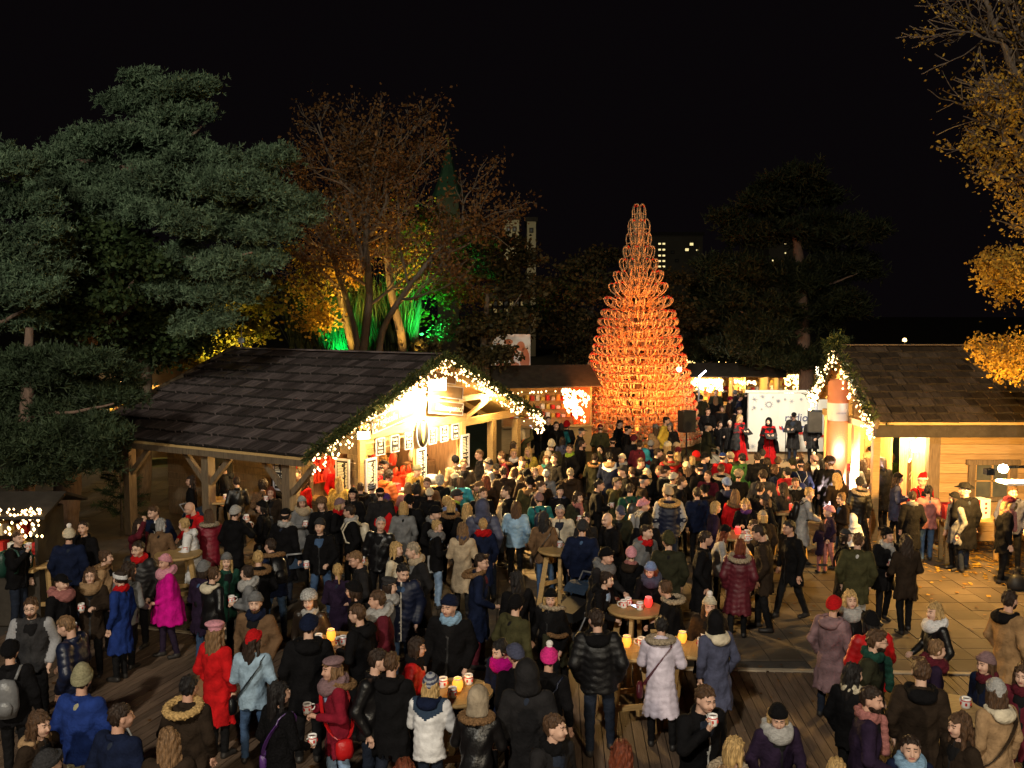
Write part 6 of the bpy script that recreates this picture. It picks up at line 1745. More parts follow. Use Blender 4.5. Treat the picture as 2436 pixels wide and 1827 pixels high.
def person(line):
    f = [q.strip() for q in line.split('|')]
    px, py, sex, face, pose = f[0].split()
    ln, sty, cc = f[1].split()
    trous, head, extras, label = f[2], f[3].split(), f[4].split(), f[5]
    px, py, face = float(px), float(py), float(face)
    hgt = {'m': 1.77, 'f': 1.66, 'c': 1.25, 'p': 1.7}[sex[0]]
    if len(sex) > 1: hgt = float(sex[1:])
    E = {}
    for e in extras:
        k, _, v = e.partition(':'); E[k] = v or True
    hs = 1.0 if sex[0] != 'c' else 1.28
    legs = int(E.get('legs', prng.choice([0, 1, 3, 0])))
    if pose == 'walk': legs = 2
    nod = int(E.get('nod', 6)); yaw = int(E.get('yaw', prng.choice([0, 8, 16, -16, -26, 26])))
    if pose == 'rest': pose = prng.choice(['rest', 'rest2', 'rest3', 'clasp', 'rest', 'rest2'])
    bend = POSES[pose][2]
    me = body_mesh(pose, legs, yaw, nod, hs)
    sc = hgt / (1.75 + (.03 if hs > 1 else 0))
    hm = head_matrix(bend, yaw, nod, hs)
    hat = head[2] if len(head) > 2 else None
    top = hm @ Vector((0, .015, .128 + (HATTOP[hat] * .8 if hat else 0)))
    wid = {'m': 1.03, 'f': .96, 'c': 1.1, 'p': 1.0}[sex[0]] * prng.uniform(.97, 1.05)
    z0 = float(E.get('z', 0.0))
    P = at_z(px, py, top.z * sc + z0)
    rot = Matrix.Rotation(R(face), 4, 'Z')
    off = rot @ Vector((top.x * sc * wid, top.y * sc * wid, 0))
    loc = Vector((P[0] - off.x, P[1] - off.y, z0 + .006))
    o = link('person', me, None, loc)
    o.rotation_euler = (prng.uniform(-.035, .05), prng.uniform(-.045, .045), R(face)); o.scale = (sc * wid, sc * wid, sc)
    o.color = col(trous)
    tag(o, label, {'m': 'man', 'f': 'woman', 'c': 'child', 'p': 'person'}[sex[0]] if False else 'person', 'visitors in the market crowd' if 'perf' not in E else 'performers on the stage')
    cm = 'cloth'
    if 'p' in sty: cm = 'shell'
    if 'l' in sty: cm = 'leather'
    if 'k' in sty: cm = 'fur'
    if sex[0] == 'f' and 'f' not in sty: sty += 'f'
    if 'nocoat' not in E:
        co = piece({'ankle': 'dress', 'poncho': 'poncho', 'cape': 'cape'}.get(ln, 'coat' if ln in ('thigh', 'knee') else 'jacket'), coat_mesh(pose, ln, ''.join(c for c in sty if c in 'pf'), cm), o, col(cc))
        def slot(i, matn):
            co.material_slots[i].link = 'OBJECT'; co.material_slots[i].material = M[matn]
        if 'sleeves' in E: slot(1, E['sleeves'])
        if 'yoke' in E: slot(2, E['yoke'])
        if 'front' in E: slot(3, E['front'])
    if 'skirt' in E: piece('skirt', coat_mesh(pose, 'ankle', 'f', 'cloth'), o, col(E['skirt']))
    bm = bend_m(bend)
    hk, hc = head[0], (head[1] if len(head) > 1 else 'hdark')
    if hk != 'bald': piece('hair', tpl(hk + ('@' if hat and hat != 'band' else '')), o, col(hc), hm)
    if hat: piece('hat' if hat != 'hoodup' else 'hood', tpl('hat_' + hat), o, col(head[3]), hm)
    if 'beard' in E: piece('beard', tpl('beard'), o, col(hc if E['beard'] is True else E['beard']), hm)
    if 'glasses' in E: piece('glasses', tpl('glasses'), o, None, hm)
    if 'muffs' in E: piece('earmuffs', tpl('muffs'), o, col(E['muffs']), hm)
    if 'scarf' in E: piece('scarf', tpl('scarf_loop'), o, col(E['scarf']), bm)
    if 'bigscarf' in E: piece('scarf', tpl('scarf_big'), o, col(E['bigscarf']), bm)
    if 'longscarf' in E: piece('scarf', tpl('scarf_long'), o, col(E['longscarf']), bm)
    if 'fur' in E: piece('fur_trim', tpl('furhood'), o, col(E['fur']), bm)
    if 'hood' in E: piece('hood', tpl('hood'), o, col(cc if E['hood'] is True else E['hood']), bm)
    # things carried stay things of their own
    BM = Matrix.LocRotScale(loc, o.rotation_euler, Vector((sc * wid, sc * wid, sc)))
    short = ' '.join(label.split()[:10])
    for k in ('cross', 'pack', 'tote', 'draw'):
        if k in E:
            b = link('backpack' if k == 'pack' else 'bag', tpl('bag_' + k)); b.matrix_world = BM @ bm; b.color = col(E[k])
            kind = {'cross': 'shoulder bag', 'pack': 'backpack', 'tote': 'tote bag', 'draw': 'drawstring bag'}[k]
            tag(b, kind + ' worn by the ' + short, 'backpack' if k == 'pack' else 'bag', 'bags carried by the visitors')
    def hand_pos(side):
        a, e, w, hd, gr = arm_pts(pose, side)
        d = Vector(hd).normalized()
        return BM @ bm @ (Vector(w) + d * .105 + Vector((0, 0, -.025)))
    R_, L_ = POSES[pose][0], POSES[pose][1]
    if 'mug' in E:
        s = -1 if R_ in ('cup', 'drink', 'low', 'out', 'lean') else 1
        q = hand_pos(s); mug(q, R(face + 90), 'mug held by the ' + short, 'printed mugs held by visitors', 1.15)
    if 'phone' in E:
        q = hand_pos(-1 if R_ in ('cup', 'up', 'low', 'out') else 1)
        ph = MB().box(-.038, .038, -.005, .005, -.075, .075).build('phone', M['black'], None, q); MB().box(-.034, .034, .0052, .0065, -.07, .07).build('screen', M['phone'], ph)
        ph.rotation_euler = (R(-35), 0, R(face)); tag(ph, 'lit phone held by the ' + short, 'phone')
    if 'paper' in E:
        q = hand_pos(-1); pp = MB().box(-.16, .16, -.004, .004, -.2, .12).build('paper', M[E['paper']] if E['paper'] is not True else M['white'], None, q)
        pp.rotation_euler = (R(-30), 0, R(face)); tag(pp, 'white paper held by the ' + short, 'paper')
    if 'folder' in E:
        q = BM @ bm @ Vector((0, -.34, 1.17))
        fo_ = MB().hexa([(-.2, -.01, -.14), (0, .03, -.14), (0, .045, -.14), (-.2, .005, -.14), (-.2, -.01, .14), (0, .03, .14), (0, .045, .14), (-.2, .005, .14)]).hexa([(0.001, .03, -.14), (.2, -.01, -.14), (.2, .005, -.14), (0.001, .045, -.14), (0.001, .03, .14), (.2, -.01, .14), (.2, .005, .14), (0.001, .045, .14)]).build('folder', M['black'], None, q)
        fo_.rotation_euler = (R(-50), 0, R(face)); tag(fo_, 'song folder held by the ' + short, 'folder')
        MB().hexa([(-.18, .02, -.12), (-.005, .05, -.12), (-.005, .052, -.12), (-.18, .022, -.12), (-.18, .02, .12), (-.005, .05, .12), (-.005, .052, .12), (-.18, .022, .12)]).hexa([(.005, .05, -.12), (.18, .02, -.12), (.18, .022, -.12), (.005, .052, -.12), (.005, .05, .12), (.18, .02, .12), (.18, .022, .12), (.005, .052, .12)]).build('sheet', M['white'], fo_)
    return o
PEOPLE = '''
38 1262 m 80 drink|hip - black|djeans|short hbrown|mug pack:dgreen|man in black drinking beside the table at the left edge, green backpack
156 1250 m1.74 195 rest|hip - navy|djeans|short hdark bobble cream||person in navy jacket and cream bobble hat at the left table
194 1238 m 340 stand|thigh - black|black|crop hdark|nod:2|man in black coat facing right of the cream bobble hat
323 1236 f 70 phone|thigh - maroon|black|long hdark||woman in dark maroon coat with raised arm beside the young fir
368 1206 m 0 rest|hip - navy|black|short hbrown|front:white nod:16|man in dark suit jacket with white shirt looking down near the young fir
382 1234 f 180 lean|thigh - brown|black|bob hgrey||grey haired person in brown coat seen from behind, leaning on a table
450 1197 m 320 lean|hip - red|black|bald|glasses nod:16|bald man with glasses in a bright red jacket leaning over the table
436 1234 f 285 lean|knee p white|djeans|bun hblond|hood|blonde woman in a long white puffer coat bending to the left
497 1214 f 200 lean|thigh p dred|djeans|long hbrown|fur:hash|woman in dark red parka with grey fur collar behind the white coat
321 1288 m 345 rest|hip p char|black|short hdark|glasses scarf:red|man with glasses in charcoal puffer jacket with red collar
262 1308 f 95 rest|hip - tan|black|bun hbrown|fur:hlight|woman with pinned brown hair and tan fur hood facing right
301 1338 f 160 rest|hip - grey|black|wavy hdark|cross:black|woman with dark curly hair in a grey jacket, dark bag at her hip
391 1320 f1.65 300 rest|poncho - magenta|dpurple|crop hbrown beanie pink|bigscarf:pink|woman in a magenta poncho with pink beanie and pink scarf
272 1360 f 255 rest|knee - blue|black|bun hdark band white|scarf:red|woman in long blue coat with white headband and red scarf
213 1353 f 10 both|thigh - dbrown|black|long hbrown|glasses bigscarf:tan mug nod:0|smiling woman with glasses and tan scarf holding a mug in front
153 1365 m1.70 75 low|hip - black|black|short hbrown cap black|bigscarf:rose mug|person in black jacket with rose scarf and dark cap facing right
67 1419 m 15 low|hip - dgrey|black|short hbrown|glasses beard:hbrown sleeves:greywool phone|man with glasses and short beard in dark jacket with grey sleeves
156 1464 m 265 low|hip pl navy|black|short hlight|nod:18|fair haired man in glossy navy puffer jacket looking down at his hands
34 1518 p1.72 190 rest|hip - black|black|short hblack beanie black|pack:grey|person in black at the left edge carrying a grey backpack
193 1573 m 170 low|hip - blue|khaki|crop hdark tall khaki|paper|person in bright blue jacket and khaki beanie holding a white paper
100 1691 f 70 rest|thigh - dbrown|black|wavy hbrown|hood:tan|brown haired woman with tan collar in the lower left corner
109 1776 p1.68 170 rest|hip - char|black|crop hdark beanie dgrey||person in charcoal beanie cut by the bottom edge at lower left
298 1673 m 155 rest|hip - navy|djeans|short hdark|front:pale yaw:-30|dark haired man in navy jacket seen from behind near the bottom left
395 1736 f 185 rest|thigh - dbrown|black|long hlight||woman with long light brown hair from behind at the bottom left
459 1607 m1.72 165 rest|thigh - dbrown|black|short hblack|fur:hblond|black haired man from behind with a thick tan fur hood
554 1202 m 150 drink|thigh - black|black|crop hdark beanie lgrey|mug|tall man in long black coat and pale grey beanie drinking
617 1190 f 265 both|thigh - black|black|bob hblack beanie black|mug cross:black|woman all in black holding a mug with both hands near the hut post
676 1206 m1.82 150 rest|knee - black|djeans|short hblack cap black|scarf:lgrey|big man in long black coat and flat cap from behind by the hut post
725 1180 f 35 both|thigh - grey|grey|long hbrown beanie lgrey|bigscarf:beige mug|woman with pale grey beanie and beige scarf in a grey knit coat
771 1182 f 20 rest|hip - black|black|bob hbrown furhat brown||person in round brown fur hat left of the double menu board
805 1184 f 75 both|hip - black|black|bob hblond beanie mauve|scarf:red mug|blonde woman in mauve beanie with bright red scarf under the menu board
832 1202 m 285 rest|hip - black|black|short hdark|glasses scarf:lgrey pack:cream|man with glasses, checked pale scarf and backpack straps facing left
762 1231 m1.78 355 two|hip - black|jeans|crop hdark beanie dgrey|mug nod:2|man in black jacket and grey beanie facing the camera with a mug at his waist
836 1161 f 340 rest|thigh - black|black|long hdark beanie black||person with black beanie facing the camera right of the menu board
895 1231 m 345 low|hip l black|black|crop hgrey|mug nod:2|grey haired man in black leather jacket holding out a mug
635 1283 m1.72 215 bend|hip - navy|jeans|short hdark|fur:hlight pack:black|young man in navy parka with fur hood and black backpack stooping
612 1312 f 205 rest|hip - black|black|bun hblond|fur:hlight|blonde woman with tied hair behind the stooping navy parka
527 1315 f 40 rest|thigh - dgreen|black|long hblond beanie grey||woman with long blonde hair, grey beanie and dark green coat
481 1333 p1.7 150 rest|thigh - dpurple|jeans|bob hdark beanie grey||person in grey beanie and dark purple coat behind the leather jacket
497 1349 f 150 rest|hip l black|djeans|bun hbrown|hood:cream|woman with pinned up brown hair, glossy black jacket and white hood
599 1347 f 280 both|hip - grey|black|bun hdark|bigscarf:lgrey mug nod:2|dark haired woman in grey coat and scarf raising a mug to her mouth
601 1410 m 350 rest|hip - brown|black|crop hbrown beanie grey|beard:hbrown scarf:navy|bearded man in brown coat and grey beanie facing the camera
741 1403 f 345 rest|hip l dbrown|djeans|long hdark furhat lgrey|longscarf:lgrey|woman in fluffy pale hat with pale scarf over a dark leather jacket
809 1342 f1.6 170 rest|thigh - dpurple|djeans|pony hblond||girl with long blonde ponytail in dark purple coat
854 1313 m 290 rest|hip - char|black|short hlight|glasses nod:16|reddish haired man with glasses in charcoal coat looking down
850 1378 p1.7 275 rest|hip - black|black|bob hdark beanie black|glasses|person with glasses and black beanie in profile left of the grey scarf man
857 1435 m 245 both|hip - black|black|short hbrown|front:neon hood mug|man in black jacket with neon yellow piping drinking from a mug
730 1460 m1.82 190 low|thigh - black|black|crop hdark beanie navy|hood|tall man from behind in black coat and navy beanie
520 1475 f1.70 150 rest|knee - red|black|long hlight beret pink|tote:tan|woman in long bright red coat and pink beret
604 1498 f1.66 175 both|hip - denim|jeans|long hdark beanie red|cross:black|woman in pale denim jacket and bright red beanie from behind
682 1623 f 140 low|thigh k black|black|long hblack|cross:purple mug|woman in black fur coat with long black hair and purple bag
809 1564 f1.68 295 both|thigh - dred|ljeans|wavy hlight beret mauve|bigscarf:mauve fur:hlight mug cross:red nod:0|woman in burgundy parka and mauve beret holding a mug, long wavy hair
884 1548 m 70 rest|hip l black|djeans|short hdark||dark haired man in black leather jacket right of the mauve beret
936 1555 m1.76 165 rest|thigh - black|djeans|crop hbrown|hood|short haired man in black hooded coat from behind at lower centre
993 1520 f 85 rest|hip p red|black|bob hdark|glasses scarf:black|woman with dark bob and glasses in a red puffer jacket
1053 1417 m1.84 350 rest|knee - black|black|crop hgrey beanie navy|scarf:lblue nod:10|old man in navy beanie and long black coat with light blue scarf
1039 1598 f1.58 165 lean|hip p white|djeans|long hblond striped slate|yoke:navywool hood:navy|girl in white and navy ski jacket with striped beanie from behind
1139 1632 f 170 lean|hip l black|black|crop hdark hoodup hash|fur:hlight|woman in black jacket with a tan fur hood pulled up
1175 1527 f1.68 325 rest|hip - navy|black|bun hblack|bigscarf:magenta nod:24|black haired woman with vivid magenta scarf looking down
1243 1532 p1.66 200 rest|hip - black|black|crop hbrown beanie slate||person in slate blue knit beanie behind the big black hood
1295 1527 f1.7 160 rest|thigh - black|black|crop hdark bobble hotpink|cross:navy|person in hot pink bobble hat with a blue bag
1268 1566 m1.86 170 rest|thigh - char|djeans|crop hdark hoodup char||large man from behind with a charcoal hood up
957 1803 f 180 rest|thigh - black|black|long hred||reddish brown hair of a person cut by the bottom edge
1309 1702 m 40 out|hip - char|djeans|short hbrown|mug yaw:25 nod:0 scarf:black|brown haired man in dark jacket smiling sideways with a mug
1468 1757 f 180 rest|thigh - dbrown|black|long hred||auburn haired woman from behind at the bottom edge
1428 1451 m1.82 175 rest|hip p black|djeans|short hdark|hood legs:1|man in short black quilted jacket and dark jeans seen from behind
1582 1470 f1.66 165 lean|knee p lav|black|bun hblack|fur:hash cross:maroon|woman in pale lavender quilted coat with maroon shoulder strap
1668 1627 m1.8 25 drink|thigh - black|djeans|short hbrown|front:pale mug nod:10 yaw:0|brown haired man in open black coat drinking from a printed mug
1686 1410 f1.68 345 rest|thigh - dbrown|black|long hbrown bobble cream||woman in cream knitted pompom hat with long brown hair
1709 1450 f1.7 200 rest|knee - slate|black|crop hblack hoodup black|hood:cream|woman in dark slate coat with black hood and pale fluffy collar
1755 1752 f 140 rest|hip k tan|black|bob hblond|fur:hash|blonde woman in pale fur coat at the bottom edge
1857 1677 f1.68 8 rest|thigh - dpurple|black|long hblond beanie black|bigscarf:lgrey nod:22|laughing woman in black beanie with big pale grey scarf
1973 1806 f1.62 180 rest|hip - black|black|bob hblond||blond head just rising above the bottom edge, right of centre
1982 1412 f1.72 135 rest|knee - mauve|djeans|crop hblond beanie red|hood|person in long grey mauve coat with a red beanie
2027 1405 f1.7 0 rest|thigh - black|black|long hblond|bigscarf:lgrey nod:0|laughing blonde woman with white scarf and black coat
2081 1452 p1.74 190 cross|hip p red|black|bob hblack beanie black|mug|person in bright red padded jacket and black beanie from behind
2077 1493 m1.8 55 rest|thigh - dolive|black|quiff hbrown|glasses beard:hdark longscarf:dgreen|bearded man with glasses, olive coat and dark green scarf
2038 1580 f 135 rest|hip - black|black|long hblack|scarf:cream|woman with straight black hair and a pale collar from behind
2070 1636 m1.78 75 low|hip - dpurple|black|short hdark|beard:hdark longscarf:rose mug|bearded man with striped rose scarf holding a glass mug
2179 1568 m1.8 165 rest|thigh - dbrown|black|quiff hbrown|hood:black|curly brown haired man in brown coat with black hood from behind
2216 1525 f 80 low|thigh - dpurple|brown|bun hlight|bigscarf:maroon|woman with a bun and wide wine red scarf facing right
2350 1555 f 285 rest|hip - navy|black|bob hbrown beanie mauve|scarf:maroon|woman in mauve knit beanie and navy jacket facing left
2375 1611 f1.72 195 rest|thigh - tan|black|long hbrown beanie lgrey|hood:cream cross:dbrown|person in beige coat with cream hood and pale grey beanie
2272 1695 f 285 rest|thigh - dbrown|black|wavy hbrown||woman with long dark brown wavy hair in profile at the bottom right
2165 1748 c1.36 345 rest|hip - navy|black|short hdark|bigscarf:lblue nod:-8|boy with short dark hair and a pale blue checked scarf
2429 1586 f 320 rest|thigh - maroon|black|long hbrown|scarf:maroon|brown haired woman cut by the right edge in wine red scarf
2221 1439 f 280 low|hip l black|black|long hblond|bigscarf:white|blonde woman in black leather jacket and white scarf at right
2420 1408 m1.82 105 rest|knee - camel|black|short hdark|hood:black beard:hdark|bearded man in camel coat with black hood at the right edge
960 1195 f1.7 180 rest|thigh - grey|black|bob hblond||woman with smooth dark blond bob in plain grey coat from behind
920 1173 f 200 bend|knee - red|black|wavy hbrown beanie purple||woman in red coat and purple beanie bending, long brown hair
1037 1202 m 60 rest|thigh - black|black|crop hdark beanie black|nod:18 scarf:grey|man in black beanie and coat looking down to the right
1071 1191 f 180 rest|hip - black|black|bob hblond|fur:hlight|blonde bob above a fur collared black coat from behind
1105 1199 f 170 rest|hip - black|black|long hblond||woman with golden blonde hair in black coat beside the slate hood
1151 1188 m1.9 180 rest|hip p slate|djeans|crop hdark hoodup slate|hood|tall person in slate blue jacket with hood up from behind
1143 1159 m 25 both|thigh - black|black|short hbrown|beard:hgrey paper:banner mug|grey bearded man holding a white and blue paper
1209 1157 m 280 low|hip - black|black|short hdark|front:white mug|dark haired man in black coat with white collar in profile
1196 1164 f 95 rest|thigh - beige|black|bob hbrown||woman in beige coat facing the dark haired man
1225 1193 f 170 rest|hip p lblue|black|long hbrown|tote:black|woman in light blue quilted jacket with long brown hair
1046 1238 f 105 both|hip - black|ljeans|bun hblond|bigscarf:grey tote:lgrey mug|blonde woman in black with grey scarf carrying a pale tote bag
1098 1243 f1.7 175 both|knee - beige|char|long hlight|scarf:slate|woman in long beige knit coat with half tied hair from behind
1148 1233 f1.68 185 rest|knee - navy|black|bun hblond|bigscarf:red|blonde woman in long navy coat with vivid red scarf
951 1291 f 60 rest|thigh - cream|black|long hblond|scarf:black nod:0|smiling blonde woman with black scarf and cream coat
990 1289 m1.82 300 rest|knee - char|grey|crop hash|nod:12 scarf:beige|grey blond man in long charcoal coat leaning to the smiling blonde
960 1342 m1.82 0 low|thigh p navy|jeans|short hblack|phone nod:22 front:pale|black haired man in navy coat looking down at his phone
917 1376 f 105 rest|hip - grey|black|bob hdark beret dgrey|bigscarf:lgrey|woman in dark grey beret and pale scarf facing right
899 1405 m 285 rest|hip - maroon|black|short hbrown|bigscarf:lgrey|brown haired man with thick grey knit scarf in profile
1141 1319 m1.78 90 low|knee - navy|maroon|quiff hdark|glasses fur:hlight|young man with glasses in long navy parka with tan fur hood
1229 1358 f 200 rest|thigh - black|black|long hblack||woman with long black hair behind the olive jacket
1216 1410 m1.74 135 rest|hip - olive|black|crop hdark beanie black||man in olive jacket and black beanie turned away right
1306 1398 f 335 low|hip - black|black|long hblond beanie black|fur:hash|woman with black beanie and big mottled fur hood facing the camera
1327 1452 c1.3 205 rest|hip - dolive|black|crop hbrown ears pink|scarf:pink fur:hlight|child in pink hat with ears and olive jacket
1300 1217 f1.7 170 rest|hip - brown|jeans|long hblack beanie dgrey|cross:dbrown|woman in brown jacket with very long black hair and shoulder strap
1333 1204 m1.78 350 rest|hip - cream|djeans|crop hgrey|glasses nod:16 cross:dgrey|man with glasses in cream sweater with a diagonal dark strap
1379 1234 m1.8 168 low|hip - navy|jeans|crop hdark beanie dgrey||man in navy jacket, jeans and grey beanie from behind at a table
1393 1222 f 15 both|hip - char|black|long hblack|mug|black haired woman drinking behind the navy jacket man
1440 1218 m1.8 295 lean|hip - black|black|bald||bald man in black coat turned left
1469 1204 m 345 rest|thigh - dolive|black|crop hgrey cap slate|nod:18|man in blue flat cap and dark olive coat looking down
1530 1249 m1.76 35 rest|thigh - grey|black|quiff hdark|hood scarf:red nod:0|young man in grey hooded coat with red turtleneck smiling right
1584 1261 m1.78 170 rest|thigh - dolive|black|crop hbrown tall olive||person in dark olive coat and olive knit beanie from behind
1500 1297 f 150 low|thigh - black|black|crop hbrown beanie pink|hood:dbrown scarf:rose|person in pale pink beanie and black coat with rose scarf strip
1451 1304 m1.76 55 lean|thigh - char|black|crop hdark beanie black|bigscarf:grey|person in black beanie and charcoal jacket with grey scarf
1453 1362 f1.62 60 lean|hip - black|ljeans|bun hdark|hood|dark haired woman with a small bun leaning on the littered table
1550 1340 f 350 lean|hip - black|black|long hred beanie peri|bigscarf:slate nod:18|woman in blue grey knit beanie and scarf looking down at the table
1584 1380 f1.64 240 lean|hip - black|black|bun hbrown|fur:hash|woman in black leaning left over the littered table
1532 1184 c1.3 95 rest|hip - lgrey|black|crop hbrown ears pink|z:.45 pack:lgrey|child in pink pointed hat sitting high with a silvery pack
1593 1155 m1.86 178 rest|hip p navy|djeans|crop hbrown beanie beige|fur:hblond sleeves:greywool|big person in navy padded vest with grey sleeves and tan fur hood
1471 1138 m 65 rest|thigh - olive|black|quiff hdark|glasses hood|man with glasses in olive parka looking right
1505 1151 m 190 rest|hip - dgreen|black|short hdark|pack:dgrey|short haired man in dark green jacket with a backpack
1330 1153 f 0 rest|hip - black|black|crop hbrown beanie dbrown|hood:slate nod:0|smiling woman in dark beanie with slate hoodie collar
1372 1170 f 20 both|hip - dolive|black|long hdark|longscarf:rose mug|dark haired woman in olive jacket drinking, rose scarf
1284 1145 m 60 rest|hip - char|black|short hbrown|hood|brown haired man in profile above the mauve beanie
1288 1171 p1.7 185 rest|hip - teal|black|crop hdark beanie mauve|pack:navy|person in teal jacket with mauve beanie and backpack
1417 1141 m 95 both|thigh - black|black|short hblack|mug|black haired man in long black coat holding a mug to the right
1535 1218 p1.7 180 rest|hip - black|black|crop hdark hoodup black||person with black hood up in front of the pink pointed hat
1702 1195 f 95 rest|hip - dpurple|black|bob hblond|glasses|blonde woman with glasses and bob in dark purple coat
1745 1166 f1.68 180 rest|hip - red|black|long hlight|fur:hlight|woman in red jacket with very long straight fair hair
1779 1190 f1.6 345 both|hip - black|black|long hblond|muffs:rose scarf:purple nod:20|girl with earmuffs and purple scarf looking down
1826 1173 f 275 rest|hip - black|black|long hbrown beanie dgrey|hood|woman in grey green knit beanie in profile to the left
1810 1214 p1.62 190 rest|hip - dbrown|black|bob hblond cap hash||person in mottled fair cap left of the black suit man
1801 1236 m1.68 350 face|hip - lgrey|black|short hbrown||brown haired man in pale jacket behind the table candle
1803 1252 m1.84 250 drink|thigh - dbrown|black|short hdark|mug nod:22|tall man in dark brown coat stooping to drink at the candle table
1758 1283 f1.7 168 rest|knee p maroon|black|bob hred|fur:hash|reddish haired woman in quilted burgundy parka with fur hood
1727 1249 f 80 lean|hip - lgrey|black|long hred beanie black||red haired woman in pale grey coat and black beanie
1679 1265 m1.82 75 rest|knee - black|djeans|crop hdark||man with short greying hair in long black coat facing right
1878 1236 m1.8 290 walk|thigh - black|black|short hblack|glasses|man with glasses in black coat and trousers, striding, pale soled shoes
1932 1160 f1.7 85 lean|knee - lgrey|black|bun hblond|pack:black|blonde woman in pale grey coat with slim black backpack
1995 1173 f 275 both|hip - dbrown|jeans|bun hlight|hood nod:14|woman in dark brown jacket carrying a child in a pink cap
1973 1202 c1.25 260 rest|hip - dpurple|rose|crop hbrown beanie pink|z:.35|small child in pink cap held by the woman in brown
1957 1238 c1.12 185 rest|thigh - dpurple|rose|bob hbrown||small child in purple jacket and pink leggings
2030 1222 c1.18 175 rest|hip - white|black|crop hbrown hoodup white|hood|child in white hooded jacket beside the woman in brown
2016 1256 f 80 rest|knee - black|black|bob hdark cap dgrey|glasses cross:black|woman with glasses and grey cap behind the olive coat
2038 1267 m1.8 162 rest|thigh - olive|lgrey|short hbrown|legs:1|man in roomy olive coat and pale trousers seen from behind
2105 1252 f1.7 10 both|thigh - black|black|bun hdark beanie black|longscarf:lgrey mug nod:0|woman in black beanie with long pale grey scarf holding a mug
2155 1272 f1.7 188 rest|thigh - dbrown|black|long hdark|legs:1|woman with long dark hair and black leggings from behind
2038 1133 f1.76 185 rest|ankle p black|black|crop hdark beanie dgrey|fur:hash phone|person in ankle length black coat with big pale fur hood
2167 1170 f 182 rest|knee - black|black|bun hdark|scarf:grey|dark haired woman in black coat with grey scarf from behind
2205 1155 f1.68 175 rest|hip - rose|jeans|pony hblack||woman in dusty pink cardigan with a dark ponytail
2197 1126 m1.8 10 rest|hip - red|black|short hdark santa red|pack:black|person in red jacket wearing a red and white bobble cap by the log wall
2293 1147 m1.86 192 rest|knee - black|djeans|crop hgrey fedora black|legs:1|man in black brimmed hat and long black coat from behind
2272 1168 f1.68 280 rest|thigh - grey|black|bob hdark beanie black|legs:0|woman in grey coat and dark hat facing left beside the brimmed hat man
2135 1124 f1.7 80 both|thigh - slate|black|long hdark beanie black||woman in blue grey coat and black beanie near the notice board
2100 1090 m1.8 195 rest|knee - black|black|bob hdark|legs:1|tall dark haired person in long black coat before the cabin door
2392 1177 m 75 rest|thigh - black|black|long hblond beanie maroon|longscarf:rose|person in black coat with rose scarf and dark red beanie at right
2417 1158 m1.8 340 rest|hip - slate|black|short hbrown|hood|man in blue grey jacket standing under the glaring lamp
1997 1127 f 180 rest|hip - dbrown|black|long hblond||blonde woman from behind in dark brown coat near the cabin
1970 1084 m1.84 185 rest|thigh - black|black|crop hbrown furhat dbrown||broad man in black coat and brown fur hat before the red column
1999 1077 f 190 rest|hip - maroon|black|crop hdark beanie magenta||person in magenta beanie at the foot of the red column
2058 1077 f 195 rest|hip - tan|black|long hbrown furhat camel||person in camel coloured fluffy hat lit orange before the cabin
2054 1094 f1.64 180 rest|thigh - dbrown|black|long hdark||dark haired woman in front of the camel coloured fluffy hat
2068 1060 m 190 rest|hip - tan|black|crop hdark beanie black||person in black beanie behind the camel fluffy hat
2084 1070 f 200 rest|hip - rose|black|long hblond||fair haired person in rose jacket beside the black beanie
2114 1078 c1.5 190 rest|hip - green|black|short hblond||youngster in bright green jacket by the notice board
2042 1040 f 205 rest|hip - grey|black|bob hblond bobble yellow|pack:dgrey|person in yellow knitted hat with pack straps near the porch
1906 1094 m1.78 180 rest|hip - navy|black|crop hdark cap black|draw:blue|man in dark cap with a blue drawstring bag on his back
1892 1137 f1.66 350 lean|hip - black|black|short hbrown|hood:lgrey|person with pale hood leaning on the small square table
1871 1112 m1.7 195 rest|hip p red|black|short hblack||dark haired person in red jacket left of the blue drawstring bag
1846 1107 f 85 rest|hip - navy|black|bob hbrown|scarf:black|brown haired woman in profile left of the red jacket
1931 1077 f 195 rest|hip - lgrey|black|crop hdark bobble mauve||person in pale grey coat with knitted hat below the right loudspeaker
1903 1077 m 190 rest|hip - dbrown|black|short hbrown||brown haired man below the singer in the beret
1886 1088 m1.7 180 rest|hip - olive|black|crop hdark beanie dolive||person in olive beanie and jacket before the stage
1847 1086 f 180 rest|hip - char|black|crop hdark beanie brown||person in brown beanie before the stage left of the olive beanie
1828 1090 c1.45 200 rest|hip - black|black|short hdark|phone|short dark haired youngster before the stage holding a phone
1952 1092 f1.62 180 rest|hip - black|black|bob hblack||black haired person between the pale coat and the fur hat
2032 1097 f 185 rest|hip k grey|black|bob hdark||dark haired woman in grey fur jacket near the cabin
1614 1052 f 85 rest|hip - beige|black|long hbrown beanie beige||person in beige hat facing right below the left loudspeaker
1594 1050 f 180 rest|hip - brown|black|long hblond furhat cream||person in fluffy cream hat before the sledge tree
1612 1063 f1.62 175 rest|hip - char|black|crop hdark beanie maroon||person in maroon beanie in front of the beige hat
1657 1071 m1.7 180 rest|hip - olive|black|bob hred beanie red||person in red beanie and olive jacket right of the left loudspeaker
1618 1077 f 180 rest|hip - black|black|bob hblond||pale blonde head in the crowd below the left loudspeaker
1596 1073 m1.74 185 rest|hip p red|black|crop hdark cap black|fur:brown|man in red padded jacket with brown fur hood from behind
1685 1076 m 80 rest|hip - navy|black|crop hbrown beanie black|nod:12|man in dark beanie bending right before the pushchair
1717 1076 m1.74 180 rest|hip - red|black|crop hdark cap blue||person in blue cap and bright red jacket from behind
